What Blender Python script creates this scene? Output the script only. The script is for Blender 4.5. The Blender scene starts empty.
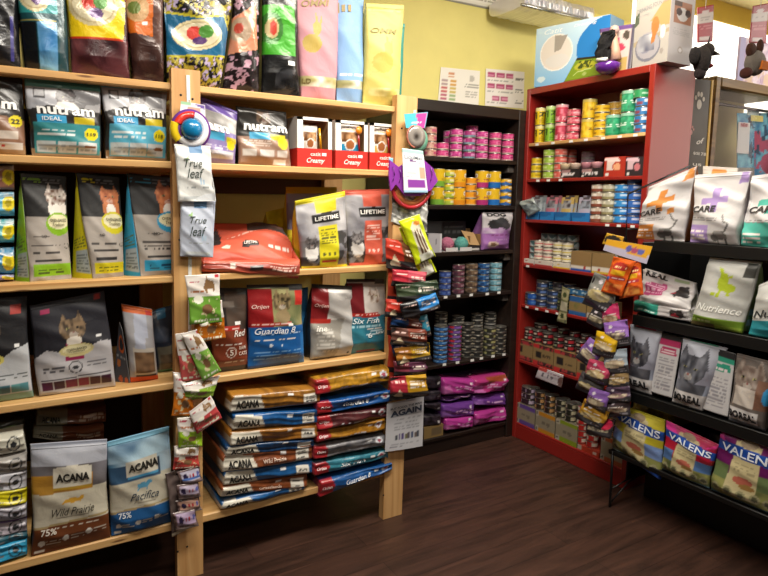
import bpy, math, random
import numpy as np
from mathutils import Vector, Matrix
R = math.radians
scn = bpy.context.scene
# ------------------------------------------------------------------ camera
F = 614.0
EYE = np.array([0.0, 0.0, 1.45])
def _axes():
    v1 = np.array([1410-384, -(213-288), -F]); v2 = np.array([10-384, -(195-288), -F])
    x = v1/np.linalg.norm(v1); y = v2/np.linalg.norm(v2)
    m = x+y; m /= np.linalg.norm(m); n = x-y; n -= m*(n@m); n /= np.linalg.norm(n)
    x = (m+n)/2**.5; y = (m-n)/2**.5
    return np.array([x, y, np.cross(x, y)])
AX = _axes()
cam = bpy.data.cameras.new('camera'); cam_o = bpy.data.objects.new('camera', cam)
scn.collection.objects.link(cam_o)
cam.sensor_fit = 'HORIZONTAL'; cam.sensor_width = 36; cam.lens = 36*F/768
cam.clip_start = .02
cam_o.matrix_world = Matrix.Translation(EYE.tolist()) @ Matrix(AX.tolist()).to_4x4()
scn.camera = cam_o
# ------------------------------------------------------------------ light
w = bpy.data.worlds.new('world'); scn.world = w; w.use_nodes = True
w.node_tree.nodes['Background'].inputs[0].default_value = (1, .93, .85, 1)
w.node_tree.nodes['Background'].inputs[1].default_value = .035
def lamp(name, loc, power, size, size_y, col=(1, .93, .82), rot=(0, 0, 0)):
    l = bpy.data.lights.new(name, 'AREA'); l.shape = 'RECTANGLE'; l.size = size; l.size_y = size_y
    l.energy = power; l.color = col
    o = bpy.data.objects.new(name, l); scn.collection.objects.link(o); o.location = loc; o.rotation_euler = rot
    return o
lamp('ceiling_lamp', (.75, 1.25, 2.66), 33, 1.2, .3)
lamp('ceiling_lamp', (1.75, 1.5, 2.66), 27, .9, .3)
lamp('wall_fill_light', (2.25, 1.75, 2.62), 6.5, .5, .12, rot=(R(78), 0, 0))  # unseen fill light added to brighten the top of the yellow wall
lamp('ceiling_lamp', (.3, -.6, 2.66), 14, 1.2, .3)
lamp('ceiling_lamp', (4.3, 1.2, 2.66), 22, .8, .5, (1, .97, .92))
scn.view_settings.view_transform = 'Standard'
scn.view_settings.look = 'None'
scn.view_settings.gamma = 1
scn.view_settings.exposure = .42
try: scn.view_settings.use_curve_mapping = False
except Exception: pass
# ------------------------------------------------------------------ pixel rays (photograph frame 768x576) to points on real planes
def ray(u, v):
    d = AX @ np.array([u-384., -(v-288.), -F]); return d/np.linalg.norm(d)
def hit(u, v, pl):
    d = ray(u, v); k, a = pl
    i = {'X': 0, 'Y': 1, 'Z': 2}[k]
    return EYE + d*(a-EYE[i])/d[i]
def px(p):
    c = AX.T @ (np.array(p)-EYE); return 384-c[0]/c[2]*F, 288+c[1]/c[2]*F
def at_z(u, pl, z):
    """point on the plane at height z whose image column is u"""
    k, a = pl; v = 288.
    for _ in range(12):
        p = hit(u, v, pl); q = p.copy(); q[2] = z; v = px(q)[1]
    p = hit(u, v, pl); p[2] = z
    return p
# ------------------------------------------------------------------ naming
def props(o, label=None, cat=None, group=None, kind=None):
    if label: o['label'] = label
    if cat: o['category'] = cat
    if group: o['group'] = group
    if kind: o['kind'] = kind
    return o
def empty(name, loc, label, cat, group=None, rz=0):
    o = bpy.data.objects.new(name, None); scn.collection.objects.link(o)
    o.location = [float(a) for a in loc]; o.rotation_euler = (0, 0, rz); o.empty_display_size = .05
    return props(o, label, cat, group)
def lin(c):
    """hex string to linear rgb"""
    if not isinstance(c, str): return np.array(c, float)
    c = c.lstrip('#')
    if len(c) == 3: c = ''.join(a*2 for a in c)
    v = np.array([int(c[i:i+2], 16)/255 for i in (0, 2, 4)])
    return np.where(v <= .04045, v/12.92, ((v+.055)/1.055)**2.4)
# ------------------------------------------------------------------ materials
MATS = {}
def nodes(name):
    m = bpy.data.materials.new(name); m.use_nodes = True
    return m, m.node_tree.nodes, m.node_tree.links, m.node_tree.nodes['Principled BSDF']
def print_mat(name, rough=.4, bump=0., scale=60., metal=0., coat=0., spec=.5, sheen=0):
    """printed surface: its colours are stored on the mesh, foil creases come from noise"""
    if name in MATS: return MATS[name]
    m, N, L, b = nodes(name)
    a = N.new('ShaderNodeAttribute'); a.attribute_name = 'Col'
    L.new(a.outputs['Color'], b.inputs['Base Color'])
    b.inputs['Roughness'].default_value = rough; b.inputs['Metallic'].default_value = metal
    b.inputs['Coat Weight'].default_value = coat; b.inputs['Coat Roughness'].default_value = .15
    b.inputs['Specular IOR Level'].default_value = spec
    if bump:
        t = N.new('ShaderNodeTexCoord'); n = N.new('ShaderNodeTexNoise'); n.inputs['Scale'].default_value = scale
        n.inputs['Detail'].default_value = 3; n.inputs['Distortion'].default_value = 1.2
        u = N.new('ShaderNodeBump'); u.inputs['Strength'].default_value = bump; u.inputs['Distance'].default_value = .01
        L.new(t.outputs['Object'], n.inputs['Vector']); L.new(n.outputs['Fac'], u.inputs['Height'])
        L.new(u.outputs['Normal'], b.inputs['Normal'])
    MATS[name] = m; return m
FOIL = print_mat('printed_foil', .32, .3, 14, coat=.2)
MATTE = print_mat('printed_matte_film', .5, .25, 14)
CARD = print_mat('printed_card', .55)
GLOSS = print_mat('glossy_plastic', .22, coat=.4)
SHINY = print_mat('shiny_foil', .25, .5, 13, metal=.12, coat=.3)
CAN = print_mat('printed_can_label', .35, coat=.2)
TIN = print_mat('can_metal', .3, metal=.85)
INK = print_mat('printing_ink', .5)
FUR = print_mat('plush_fur', .95, 1.0, 120)
def flat_mat(name, col, rough=.5, metal=0, coat=0, emit=0):
    if name in MATS: return MATS[name]
    m, N, L, b = nodes(name); c = lin(col)
    n = N.new('ShaderNodeTexNoise'); n.inputs['Scale'].default_value = 7; n.inputs['Detail'].default_value = 4
    t = N.new('ShaderNodeTexCoord'); L.new(t.outputs['Object'], n.inputs['Vector'])
    r = N.new('ShaderNodeValToRGB'); r.color_ramp.elements[0].position = .3; r.color_ramp.elements[1].position = .7
    r.color_ramp.elements[0].color = (*(c*.96), 1); r.color_ramp.elements[1].color = (*np.minimum(c*1.03, 1), 1)
    L.new(n.outputs['Fac'], r.inputs['Fac']); L.new(r.outputs['Color'], b.inputs['Base Color'])
    b.inputs['Roughness'].default_value = rough; b.inputs['Metallic'].default_value = metal
    b.inputs['Coat Weight'].default_value = coat; b.inputs['Coat Roughness'].default_value = .12
    if emit:
        b.inputs['Emission Color'].default_value = (*c, 1); b.inputs['Emission Strength'].default_value = emit
    MATS[name] = m; return m
def wood_mat(name, c1, c2, knots=True, axis='X', rough=.5, sc=1.):
    m, N, L, b = nodes(name)
    t = N.new('ShaderNodeTexCoord'); mp = N.new('ShaderNodeMapping')
    s = {'X': (1.2, 22, 22), 'Z': (22, 22, 1.2), 'Y': (22, 1.2, 22)}[axis]
    mp.inputs['Scale'].default_value = [a*sc for a in s]
    n = N.new('ShaderNodeTexNoise'); n.inputs['Scale'].default_value = 1.6; n.inputs['Detail'].default_value = 6; n.inputs['Distortion'].default_value = .8
    r = N.new('ShaderNodeValToRGB'); r.color_ramp.elements[0].position = .32; r.color_ramp.elements[1].position = .7
    r.color_ramp.elements[0].color = (*lin(c2), 1); r.color_ramp.elements[1].color = (*lin(c1), 1)
    L.new(t.outputs['Object'], mp.inputs['Vector']); L.new(mp.outputs['Vector'], n.inputs['Vector']); L.new(n.outputs['Fac'], r.inputs['Fac'])
    out = r.outputs['Color']
    if knots:
        v = N.new('ShaderNodeTexVoronoi'); v.inputs['Scale'].default_value = 4.2; v.inputs['Randomness'].default_value = 1
        mp2 = N.new('ShaderNodeMapping'); mp2.inputs['Scale'].default_value = {'X': (.5, 3, 3), 'Z': (1.6, 1.6, .8), 'Y': (3, .5, 3)}[axis]
        L.new(t.outputs['Object'], mp2.inputs['Vector']); L.new(mp2.outputs['Vector'], v.inputs['Vector'])
        k = N.new('ShaderNodeValToRGB'); k.color_ramp.elements[0].position = .03; k.color_ramp.elements[1].position = .07
        k.color_ramp.elements[0].color = (*lin('6b3d17'), 1); k.color_ramp.elements[1].color = (1, 1, 1, 1)
        L.new(v.outputs['Distance'], k.inputs['Fac'])
        x = N.new('ShaderNodeMixRGB'); x.blend_type = 'MULTIPLY'; x.inputs[0].default_value = .8
        L.new(out, x.inputs[1]); L.new(k.outputs['Color'], x.inputs[2]); out = x.outputs['Color']
    L.new(out, b.inputs['Base Color']); b.inputs['Roughness'].default_value = rough
    u = N.new('ShaderNodeBump'); u.inputs['Strength'].default_value = .15; u.inputs['Distance'].default_value = .003
    L.new(n.outputs['Fac'], u.inputs['Height']); L.new(u.outputs['Normal'], b.inputs['Normal'])
    MATS[name] = m; return m
PINE = wood_mat('pine_board', 'e3bb7e', 'c8965a')
PINE_V = wood_mat('pine_post', 'e0b57c', 'c4925a', axis='Z')
PINE_Y = wood_mat('pine_edge', 'd8b27a', 'b98a52', False, 'Y')
DARK = wood_mat('espresso_board', '2a1d17', '1b120e', False, 'X', .45)
RED = flat_mat('red_lacquer', '8e221c', .36, coat=.35)
BLACK = flat_mat('black_metal', '121212', .4, .3)
WHITE = flat_mat('white_plastic', 'e8e8e6', .4)
STEEL = flat_mat('chrome_wire', 'b8b8b8', .25, .9)
# ------------------------------------------------------------------ mesh helpers
def mesh(name, V, Fc, mat, parent=None, cols=None, smooth=True):
    me = bpy.data.meshes.new(name)
    V = np.asarray(V, float)
    if parent is not None:
        o0 = np.array(parent.location)+(np.array(parent.parent.location) if parent.parent else 0)
        rz = parent.rotation_euler.z
        V = V-o0
        if rz:
            c, s = math.cos(-rz), math.sin(-rz); V = V @ np.array([[c, s, 0], [-s, c, 0], [0, 0, 1]])
    me.from_pydata(V.tolist(), [], [tuple(int(i) for i in f) for f in Fc])
    if cols is not None:
        cols = np.asarray(cols, float)
        if cols.ndim == 1: cols = np.tile(cols, (len(V), 1))
        a = me.color_attributes.new('Col', 'FLOAT_COLOR', 'POINT')
        a.data.foreach_set('color', np.concatenate([cols, np.ones((len(cols), 1))], 1).ravel())
    me.materials.append(mat)
    if smooth: me.polygons.foreach_set('use_smooth', [True]*len(me.polygons))
    me.update()
    o = bpy.data.objects.new(name, me); scn.collection.objects.link(o)
    if parent is not None: o.parent = parent
    return o
def join(parts):
    V, Fc, C, k = [], [], [], 0
    for p in parts:
        V.append(np.asarray(p[0], float)); Fc += [tuple(i+k for i in f) for f in p[1]]; k += len(p[0])
        if len(p) > 2: C.append(np.tile(lin(p[2]), (len(p[0]), 1)) if np.ndim(p[2]) < 2 else p[2])
    return np.concatenate(V), Fc, (np.concatenate(C) if C else None)
def g_box(x0, y0, z0, x1, y1, z1, b=.0):
    """box, with chamfered edges when b > 0"""
    if not b:
        V = [(x, y, z) for x in (x0, x1) for y in (y0, y1) for z in (z0, z1)]
        return V, [(0, 1, 3, 2), (4, 6, 7, 5), (0, 4, 5, 1), (2, 3, 7, 6), (0, 2, 6, 4), (1, 5, 7, 3)]
    V = []; lo = (x0, y0, z0); hi = (x1, y1, z1); idx = {}
    for sx in (0, 1):
        for sy in (0, 1):
            for sz in (0, 1):
                for a in range(3):
                    s = (sx, sy, sz)
                    p = [(hi[i] if s[i] else lo[i]) if i == a else (hi[i]-b if s[i] else lo[i]+b) for i in range(3)]
                    idx[s, a] = len(V); V.append(p)
    Fc = []
    for a in range(3):
        o = [i for i in range(3) if i != a]
        for s in (0, 1):
            q = []
            for c in ((0, 0), (1, 0), (1, 1), (0, 1)):
                k = [0, 0, 0]; k[a] = s; k[o[0]] = c[0]; k[o[1]] = c[1]; q.append(idx[tuple(k), a])
            Fc.append(q if (s == 1) != (a == 1) else q[::-1])
    for a in range(3):
        o = [i for i in range(3) if i != a]
        for c in ((0, 0), (1, 0), (1, 1), (0, 1)):
            k0 = [0, 0, 0]; k0[o[0]], k0[o[1]] = c; k1 = list(k0); k1[a] = 1
            Fc.append((idx[tuple(k0), o[0]], idx[tuple(k1), o[0]], idx[tuple(k1), o[1]], idx[tuple(k0), o[1]]))
    for sx in (0, 1):
        for sy in (0, 1):
            for sz in (0, 1):
                s = (sx, sy, sz); Fc.append((idx[s, 0], idx[s, 1], idx[s, 2]))
    return V, Fc
def g_tube(P, r, n=10, caps=True):
    P = [np.array(p, float) for p in P]; V = []; Fc = []
    for i, p in enumerate(P):
        t = P[min(i+1, len(P)-1)]-P[max(i-1, 0)]; t /= np.linalg.norm(t)
        a = np.cross(t, [0, 0, 1.]);
        if np.linalg.norm(a) < .2: a = np.cross(t, [1., 0, 0])
        a /= np.linalg.norm(a); b = np.cross(t, a)
        rr = r[i] if np.ndim(r) else r
        V += [p+rr*(math.cos(q)*a+math.sin(q)*b) for q in np.linspace(0, 2*math.pi, n, endpoint=False)]
    for i in range(len(P)-1):
        Fc += [(i*n+j, i*n+(j+1) % n, (i+1)*n+(j+1) % n, (i+1)*n+j) for j in range(n)]
    if caps: Fc += [tuple(range(n))[::-1], tuple(range((len(P)-1)*n, len(P)*n))]
    return V, Fc
def g_lathe(prof, n=28, c=(0, 0, 0)):
    V = []; Fc = []
    for r, z in prof:
        V += [(c[0]+r*math.cos(a), c[1]+r*math.sin(a), c[2]+z) for a in np.linspace(0, 2*math.pi, n, endpoint=False)]
    for i in range(len(prof)-1):
        Fc += [(i*n+j, i*n+(j+1) % n, (i+1)*n+(j+1) % n, (i+1)*n+j) for j in range(n)]
    if prof[0][0] > 0: Fc.append(tuple(range(n))[::-1])
    if prof[-1][0] > 0: Fc.append(tuple(range((len(prof)-1)*n, len(prof)*n)))
    return V, Fc
def box(name, a, b, mat, parent=None, bev=.003, cols=None, rot=None):
    lo = np.minimum(a, b); hi = np.maximum(a, b)
    bev = min(bev, .3*float(min(hi-lo)))
    V, Fc = g_box(*lo, *hi, bev)
    return mesh(name, V, Fc, mat, parent, None if cols is None else lin(cols), smooth=False)
def struct(o): o['kind'] = 'structure'; return o
# ------------------------------------------------------------------ printed artwork
def vn(x, y, seed):
    xi = np.floor(x).astype(int); yi = np.floor(y).astype(int); fx = x-xi; fy = y-yi
    fx = fx*fx*(3-2*fx); fy = fy*fy*(3-2*fy)
    def h(a, b):
        q = (a*374761393+b*668265263+seed*974711) & 0xffffffff
        q = ((q ^ (q >> 13))*1274126177) & 0xffffffff
        return ((q ^ (q >> 16)) & 0xffff)/65535.
    return (h(xi, yi)*(1-fx)+h(xi+1, yi)*fx)*(1-fy)+(h(xi, yi+1)*(1-fx)+h(xi+1, yi+1)*fx)*fy
def paint(ops, S, T, asp, seed=1):
    """ops painted in order over a panel with s to the right, t up, both 0..1; asp = width/height"""
    S = np.asarray(S, float); T = np.asarray(T, float); C = np.zeros(S.shape+(3,))
    def put(m, c): C[m] = lin(c)
    for k, o in enumerate(ops):
        a = o[0]
        if a == 'B': C[...] = lin(o[1])
        elif a == 'R': put((S >= o[1]) & (S <= o[3]) & (T >= o[2]) & (T <= o[4]), o[5])
        elif a == 'E':
            ry = o[4] if o[4] else o[3]*asp
            put(((S-o[1])/o[3])**2+((T-o[2])/ry)**2 <= 1, o[5])
        elif a == 'P':
            m = np.zeros(S.shape, bool); q = o[1]
            for i in range(len(q)):
                (x0, y0), (x1, y1) = q[i], q[i-1]
                if y0 == y1: continue
                m ^= ((y0 > T) != (y1 > T)) & (S < (x1-x0)*(T-y0)/(y1-y0)+x0)
            put(m, o[2])
        elif a == 'G':   # printed two colour blend between two heights
            m = (T >= o[1]) & (T <= o[2]); f = ((T-o[1])/(o[2]-o[1]))[..., None]
            C[m] = (lin(o[3])*(1-f)+lin(o[4])*f)[m]
        elif a in 'NK':  # photographic blotches / pattern
            x0, y0, x1, y1, c1, c2, sc = o[1:8]
            m = (S >= x0) & (S <= x1) & (T >= y0) & (T <= y1)
            v = .65*vn(S*asp*sc, T*sc, seed+k)+.35*vn(S*asp*sc*2.3+9, T*sc*2.3, seed+k+5)
            if a == 'K': h_ = o[8] if len(o) > 8 else .5; C[m & (v > h_)] = lin(c1) if c1 else C[m & (v > h_)]; C[m & (v <= h_)] = lin(c2) if c2 else C[m & (v <= h_)]
            else:
                f = np.clip((v-.25)*2, 0, 1)[..., None]; C[m] = (lin(c1)*(1-f)+lin(c2)*f)[m]
        elif a == 'L':   # rows of tiny print
            x0, y0, x1, y1, n, c = o[1:7]
            tt = (T-y0)/(y1-y0)*n; row = np.floor(tt).astype(int)
            m = (S >= x0) & (S <= x1) & (T >= y0) & (T <= y1) & ((tt-row) < .5) & (vn(S*asp*45, row*3.7, seed+k) > .33)
            put(m, c)
        elif a == 'C':   # cat's face
            cx, cy, r, c1, c2 = o[1:6]; ra = r*asp
            x = (S-cx)/r; y = (T-cy)/ra
            head = (x*x+(y/.92)**2 < 1)
            ears = (y > .2) & (y-.3 < 1.15-2.6*abs(abs(x)-.6)) & (abs(x) > .15)
            m = head | ears
            f = np.clip(1.5*vn(x*5+7, y*3+7, seed)-.25+.3*(abs(x) < .12)*(y > .3), 0, 1)[..., None]
            C[m] = (lin(c1)*(1-f)+lin(c2)*f)[m]
            put(((abs(x)-.38)/.13)**2+((y-.12)/.08)**2 < 1, '8c8650')
            put(((abs(x)-.38)/.08)**2+((y-.12)/.08)**2 < 1, '111111')
            m = (x/.34)**2+((y+.42)/.24)**2 < 1; C[m] = .65*C[m]+.35*lin('d9d2ca'); put((x/.09)**2+((y+.26)/.06)**2 < 1, '84544e')
    return C
TXT = {}
def text_mesh(s, bold=.02, shear=0):
    k = (s, bold, shear)
    if k not in TXT:
        c = bpy.data.curves.new('lettering', 'FONT'); c.body = s; c.resolution_u = 3; c.offset = bold; c.shear = shear
        c.space_line = .8; c.align_x = 'CENTER'
        o = bpy.data.objects.new('lettering', c); scn.collection.objects.link(o)
        bpy.context.view_layer.update()
        me = o.evaluated_get(bpy.context.evaluated_depsgraph_get()).to_mesh()
        V = np.array([v.co[:2] for v in me.vertices]); Fc = [tuple(p.vertices) for p in me.polygons]
        o.to_mesh_clear(); bpy.data.objects.remove(o); bpy.data.curves.remove(c)
        V -= (V.max(0)+V.min(0))/2
        TXT[k] = (V, Fc, np.ptp(V[:, 0]), np.ptp(V[:, 1]))
    return TXT[k]
def lettering(fn, asp, spec, parent, name='printed_lettering', lift=.0012):
    """spec: (text, s, t, width, colour[, height[, angle[, bold[, shear]]]]) laid onto the surface fn(s, t)"""
    s, cx, cy, w, col = spec[:5]
    h = spec[5] if len(spec) > 5 else None; ang = spec[6] if len(spec) > 6 else 0
    bold = spec[7] if len(spec) > 7 else .02; sh = spec[8] if len(spec) > 8 else 0
    V, Fc, W, Hh = text_mesh(s, bold, sh)
    k = w/W; x = V[:, 0]*k; y = V[:, 1]*(h/Hh if h else k*asp)
    if ang:
        c, q = math.cos(R(ang)), math.sin(R(ang)); x, y = x*c-y/asp*q, (x*q+y/asp*c)*asp
    P = fn(cx+x, cy+y, lift)
    return mesh(name, P, Fc, INK, parent, lin(col), smooth=False)
# ------------------------------------------------------------------ bags
def corner(c, pl, z0):
    if np.ndim(c) == 0: return at_z(c, pl, z0)
    if len(c) == 2: return hit(c[0], c[1], pl)
    return hit(c[0], c[1], (pl[0], pl[1]+c[2]))
BAGN = [0]
SHELF_Z = (1.84, 1.574, 1.17, .777, .232, 1.166, .10, 1.29, .952, .597, .285)
def bag(name, label, cat, quad, pl, ops, texts=(), D=.08, bulge=.03, kind='stand', z0=None, side=None, back=None, mat=None,
        wr=1., group=None, seal=True, cell=1.15, stickers=(), body='pouch', snap=True):
    """quad: bottom-left, bottom-right, top-right, top-left corners of the printed front as seen by a shopper"""
    BAGN[0] += 1; seed = BAGN[0]; rnd = random.Random(seed)
    P00, P10, P11, P01 = [corner(c, pl, z0) for c in quad]
    if kind != 'hang' and snap:   # rest the bag on the board under it
        for zs in SHELF_Z:
            for P in (P00, P10):
                if -.035 < P[2]-zs < (.03 if kind == 'stand' else .006): P[2] = zs+.0025+(.004 if kind == 'lie' else 0)
    n = np.cross(P10-P00, P01-P00); n /= np.linalg.norm(n)
    if kind != 'hang': n = n*np.array([1, 1, .0 if abs(n[2]) < .5 else 1]); n /= np.linalg.norm(n)
    W = (np.linalg.norm(P10-P00)+np.linalg.norm(P11-P01))/2; Hh = (np.linalg.norm(P01-P00)+np.linalg.norm(P11-P10))/2
    asp = W/Hh
    ph = [(rnd.uniform(-1, 1)*22/W*.3, rnd.uniform(-1, 1)*22/Hh*.4, rnd.uniform(0, 6.28), rnd.uniform(.3, 1)) for _ in range(7)]
    amp = .0036*wr*min(1, W/.2)
    def off(s, t):
        s = np.clip(s, 0, 1); t = np.clip(t, 0, 1)
        e = np.sin(np.pi*s)**.55
        if kind == 'stand':
            v = np.minimum(1, (t+.01)/.16)*np.clip((.97-t)/.45, 0, 1)**.7
        elif kind == 'lie':
            v = (1-np.abs(2*t-1)**5)
        else: v = np.sin(np.pi*np.clip(t*1.04, 0, 1))**.6
        q = sum(w_*np.sin(a*s*W+b*t*Hh+c) for a, b, c, w_ in ph)
        q = q+1.2*np.abs(np.sin(ph[0][2]+s*5*ph[0][3]+t*9))**6
        return bulge*e*v+amp*q*np.minimum(1, 4*v)*np.minimum(1, 8*e)
    # slight waist on the two side outlines
    wv = .012*min(wr, 2)
    wa = .0 if kind == 'lie' else rnd.uniform(-.006, .012)
    def fn(s, t, lift=0., base=False):
        s = np.asarray(s, float); t = np.asarray(t, float)
        ss = (s-.5)*(1-wa/max(W, .05)*np.sin(np.pi*np.clip(t, 0, 1))-(.0 if kind == 'lie' else wv*np.sin(ph[1][2]+t*11*ph[1][3])*np.sin(np.pi*np.clip(t, 0, 1))))+.5+(.0 if kind == 'lie' else .6*wv*np.sin(ph[3][2]+t*9)*np.sin(np.pi*np.clip(t, 0, 1)))
        B = ((1-ss)*(1-t))[..., None]*P00+(ss*(1-t))[..., None]*P10+(ss*t)[..., None]*P11+((1-ss)*t)[..., None]*P01
        return B if base else B+n*(off(s, t)+lift)[..., None]
    # pixel footprint gives the mesh density
    q0 = np.array(px(P00)); q1 = np.array(px(P10)); q3 = np.array(px(P01)); q2 = np.array(px(P11))
    wpx = max(np.linalg.norm(q1-q0), np.linalg.norm(q2-q3)); hpx = max(np.linalg.norm(q3-q0), np.linalg.norm(q2-q1))
    nu = int(np.clip(wpx/cell, 8, 130)); nv = int(np.clip(hpx/cell, 8, 150))
    s = np.linspace(0, 1, nu+1); t = np.linspace(0, 1, nv+1)
    nb = 8
    sb = np.linspace(1, 0, nb+1)
    def gd(t):
        if kind == 'stand': return D*(.06+.94*np.clip((.95-t)/.6, 0, 1)**.75)
        if kind == 'lie': return D+0*t
        return 0*t+.0015
    def bd(s_, t_):
        e = np.sin(np.pi*s_)
        if kind == 'stand': return gd(t_)+.2*D*e*np.clip((.9-t_), 0, 1)
        if kind == 'lie': return D+.02*e
        return .0015+D*e**.6*np.sin(np.pi*np.clip(t_, 0, 1))**.6
    rows = []; colr = []
    sidec = lin(side if side else '888888'); backc = lin(back if back else (side if side else '888888'))
    for tj in t:
        tv = np.full(nu+1, tj); fr = fn(s, tv)
        g = float(gd(np.array(tj)))
        fb = fn(sb, np.full(nb+1, tj), base=True)-n*bd(sb, np.full(nb+1, tj))[:, None]
        e1 = fn(np.array([1.]), np.array([tj]), base=True)[0]; e0 = fn(np.array([0.]), np.array([tj]), base=True)[0]
        ax = (e1-e0)/np.linalg.norm(e1-e0)
        fold = -.18 if kind == 'stand' else .12
        k1 = [e1-n*g*f+ax*fold*g*(1-abs(2*f-1))*(1 if kind != 'lie' else 0) for f in (.25, .5, .75)]
        k0 = [e0-n*g*f-ax*fold*g*(1-abs(2*f-1))*(1 if kind != 'lie' else 0) for f in (.75, .5, .25)]
        ring = np.concatenate([fr, k1, fb, k0])
        if kind == 'lie':
            ring = ring+np.array([0, 0, 1.])*(.0035*np.sin(ph[2][2]+np.arange(len(ring))*6.28/len(ring)*3)*math.sin(math.pi*tj))[:, None]
            m = min(tj, 1-tj); sh = 1-.35*max(0, (.14-m)/.14)**2
            c = ring.mean(0); d = ring-c; dn = (d@n)[:, None]*n; ring = c+d-dn+dn*sh
        rows.append(ring)
        colr.append(np.concatenate([np.zeros((nu+1, 3)), np.tile(sidec, (3, 1)), np.tile(backc, (nb+1, 1)), np.tile(sidec, (3, 1))]))
    V = np.array(rows); C = np.array(colr)
    SS, TT = np.meshgrid(s, t)
    C[:, :nu+1] = paint(ops, SS, TT, asp, seed)
    nr = V.shape[1]; V = V.reshape(-1, 3); C = C.reshape(-1, 3)
    Fc = [(j*nr+i, j*nr+(i+1) % nr, (j+1)*nr+(i+1) % nr, (j+1)*nr+i) for j in range(nv) for i in range(nr)]
    Fc += [tuple(range(nr))[::-1], tuple(range(nv*nr, nv*nr+nr))]
    base = (P00+P10)/2-n*D/2
    root = empty(name, base, label, cat, group)
    pouch = mesh(body, V, Fc, mat or FOIL, root, C)
    if seal and kind == 'stand' and hpx > 30:   # crimped heat seal strip along the top
        m = 26; pts = []; fc = []
        a = np.linspace(.01, .99, m)
        for tt in (.955, .965, .975, .985, .995):
            pts.append(fn(a, np.full(m, tt), .0022 if int(tt*200) % 2 else .0008))
        pv = np.array(pts).reshape(-1, 3); cc = paint(ops, np.tile(a, 5), np.repeat([.955, .965, .975, .985, .995], m), asp, seed)
        fc = [(j*m+i, j*m+i+1, (j+1)*m+i+1, (j+1)*m+i) for j in range(4) for i in range(m-1)]
        mesh('top_seal', pv, fc, mat or FOIL, root, cc)
    for x in texts: lettering(fn, asp, x, pouch, lift=.0045 if kind == 'lie' else .0032)
    for (x0, y0, x1, y1, c) in stickers:
        a = np.linspace(x0, x1, 5); b = np.linspace(y0, y1, 4); A, Bb = np.meshgrid(a, b)
        mesh('price_sticker', fn(A.ravel(), Bb.ravel(), .0012), [(j*5+i, j*5+i+1, j*5+i+6, j*5+i+5) for j in range(3) for i in range(4)], INK, pouch, lin(c))
    root['_fn'] = 0; del root['_fn']
    return root
def panel(name, label, cat, quad, pl, ops, texts=(), th=.003, mat=None, z0=None, cell=1.2, parent=None, bend=0., group=None, side='dddddd'):
    """flat printed card or board with real thickness"""
    BAGN[0] += 1; seed = BAGN[0]
    P00, P10, P11, P01 = [corner(c, pl, z0) for c in quad]
    n = np.cross(P10-P00, P01-P00); n /= np.linalg.norm(n)
    W = np.linalg.norm(P10-P00); Hh = np.linalg.norm(P01-P00); asp = W/Hh
    def fn(s, t, lift=0.):
        s = np.asarray(s, float); t = np.asarray(t, float)
        B = ((1-s)*(1-t))[..., None]*P00+(s*(1-t))[..., None]*P10+(s*t)[..., None]*P11+((1-s)*t)[..., None]*P01
        return B+n*(lift+bend*np.sin(np.pi*s)*(1-t*.5))[..., None]
    q = [np.array(px(p)) for p in (P00, P10, P11, P01)]
    nu = int(np.clip(np.linalg.norm(q[1]-q[0])/cell, 4, 110)); nv = int(np.clip(np.linalg.norm(q[3]-q[0])/cell, 4, 110))
    S, T = np.meshgrid(np.linspace(0, 1, nu+1), np.linspace(0, 1, nv+1)); k = (nu+1)*(nv+1)
    V = np.concatenate([fn(S.ravel(), T.ravel()), fn(S.ravel(), T.ravel(), -th)])
    C = np.concatenate([paint(ops, S.ravel(), T.ravel(), asp, seed), np.tile(lin(side), (k, 1))])
    w1 = nu+1; Fc = [(j*w1+i, j*w1+i+1, (j+1)*w1+i+1, (j+1)*w1+i) for j in range(nv) for i in range(nu)]
    Fc += [tuple(a+k for a in f[::-1]) for f in Fc]
    edge = [i for i in range(nu)]+[nu+j*w1 for j in range(nv)]+[nv*w1+nu-i for i in range(nu)]+[(nv-j)*w1 for j in range(nv)]
    Fc += [(edge[(i+1) % len(edge)], edge[i], edge[i]+k, edge[(i+1) % len(edge)]+k) for i in range(len(edge))]
    if parent is not None:
        o = mesh(name, V, Fc, mat or CARD, parent, C)
        for x in texts: lettering(fn, asp, x, parent)
        return o
    root = empty(name, P00, label, cat, group)
    mesh('board' if th > .002 else 'sheet', V, Fc, mat or CARD, root, C, smooth=False)
    for x in texts: lettering(fn, asp, x, root)
    return root
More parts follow.
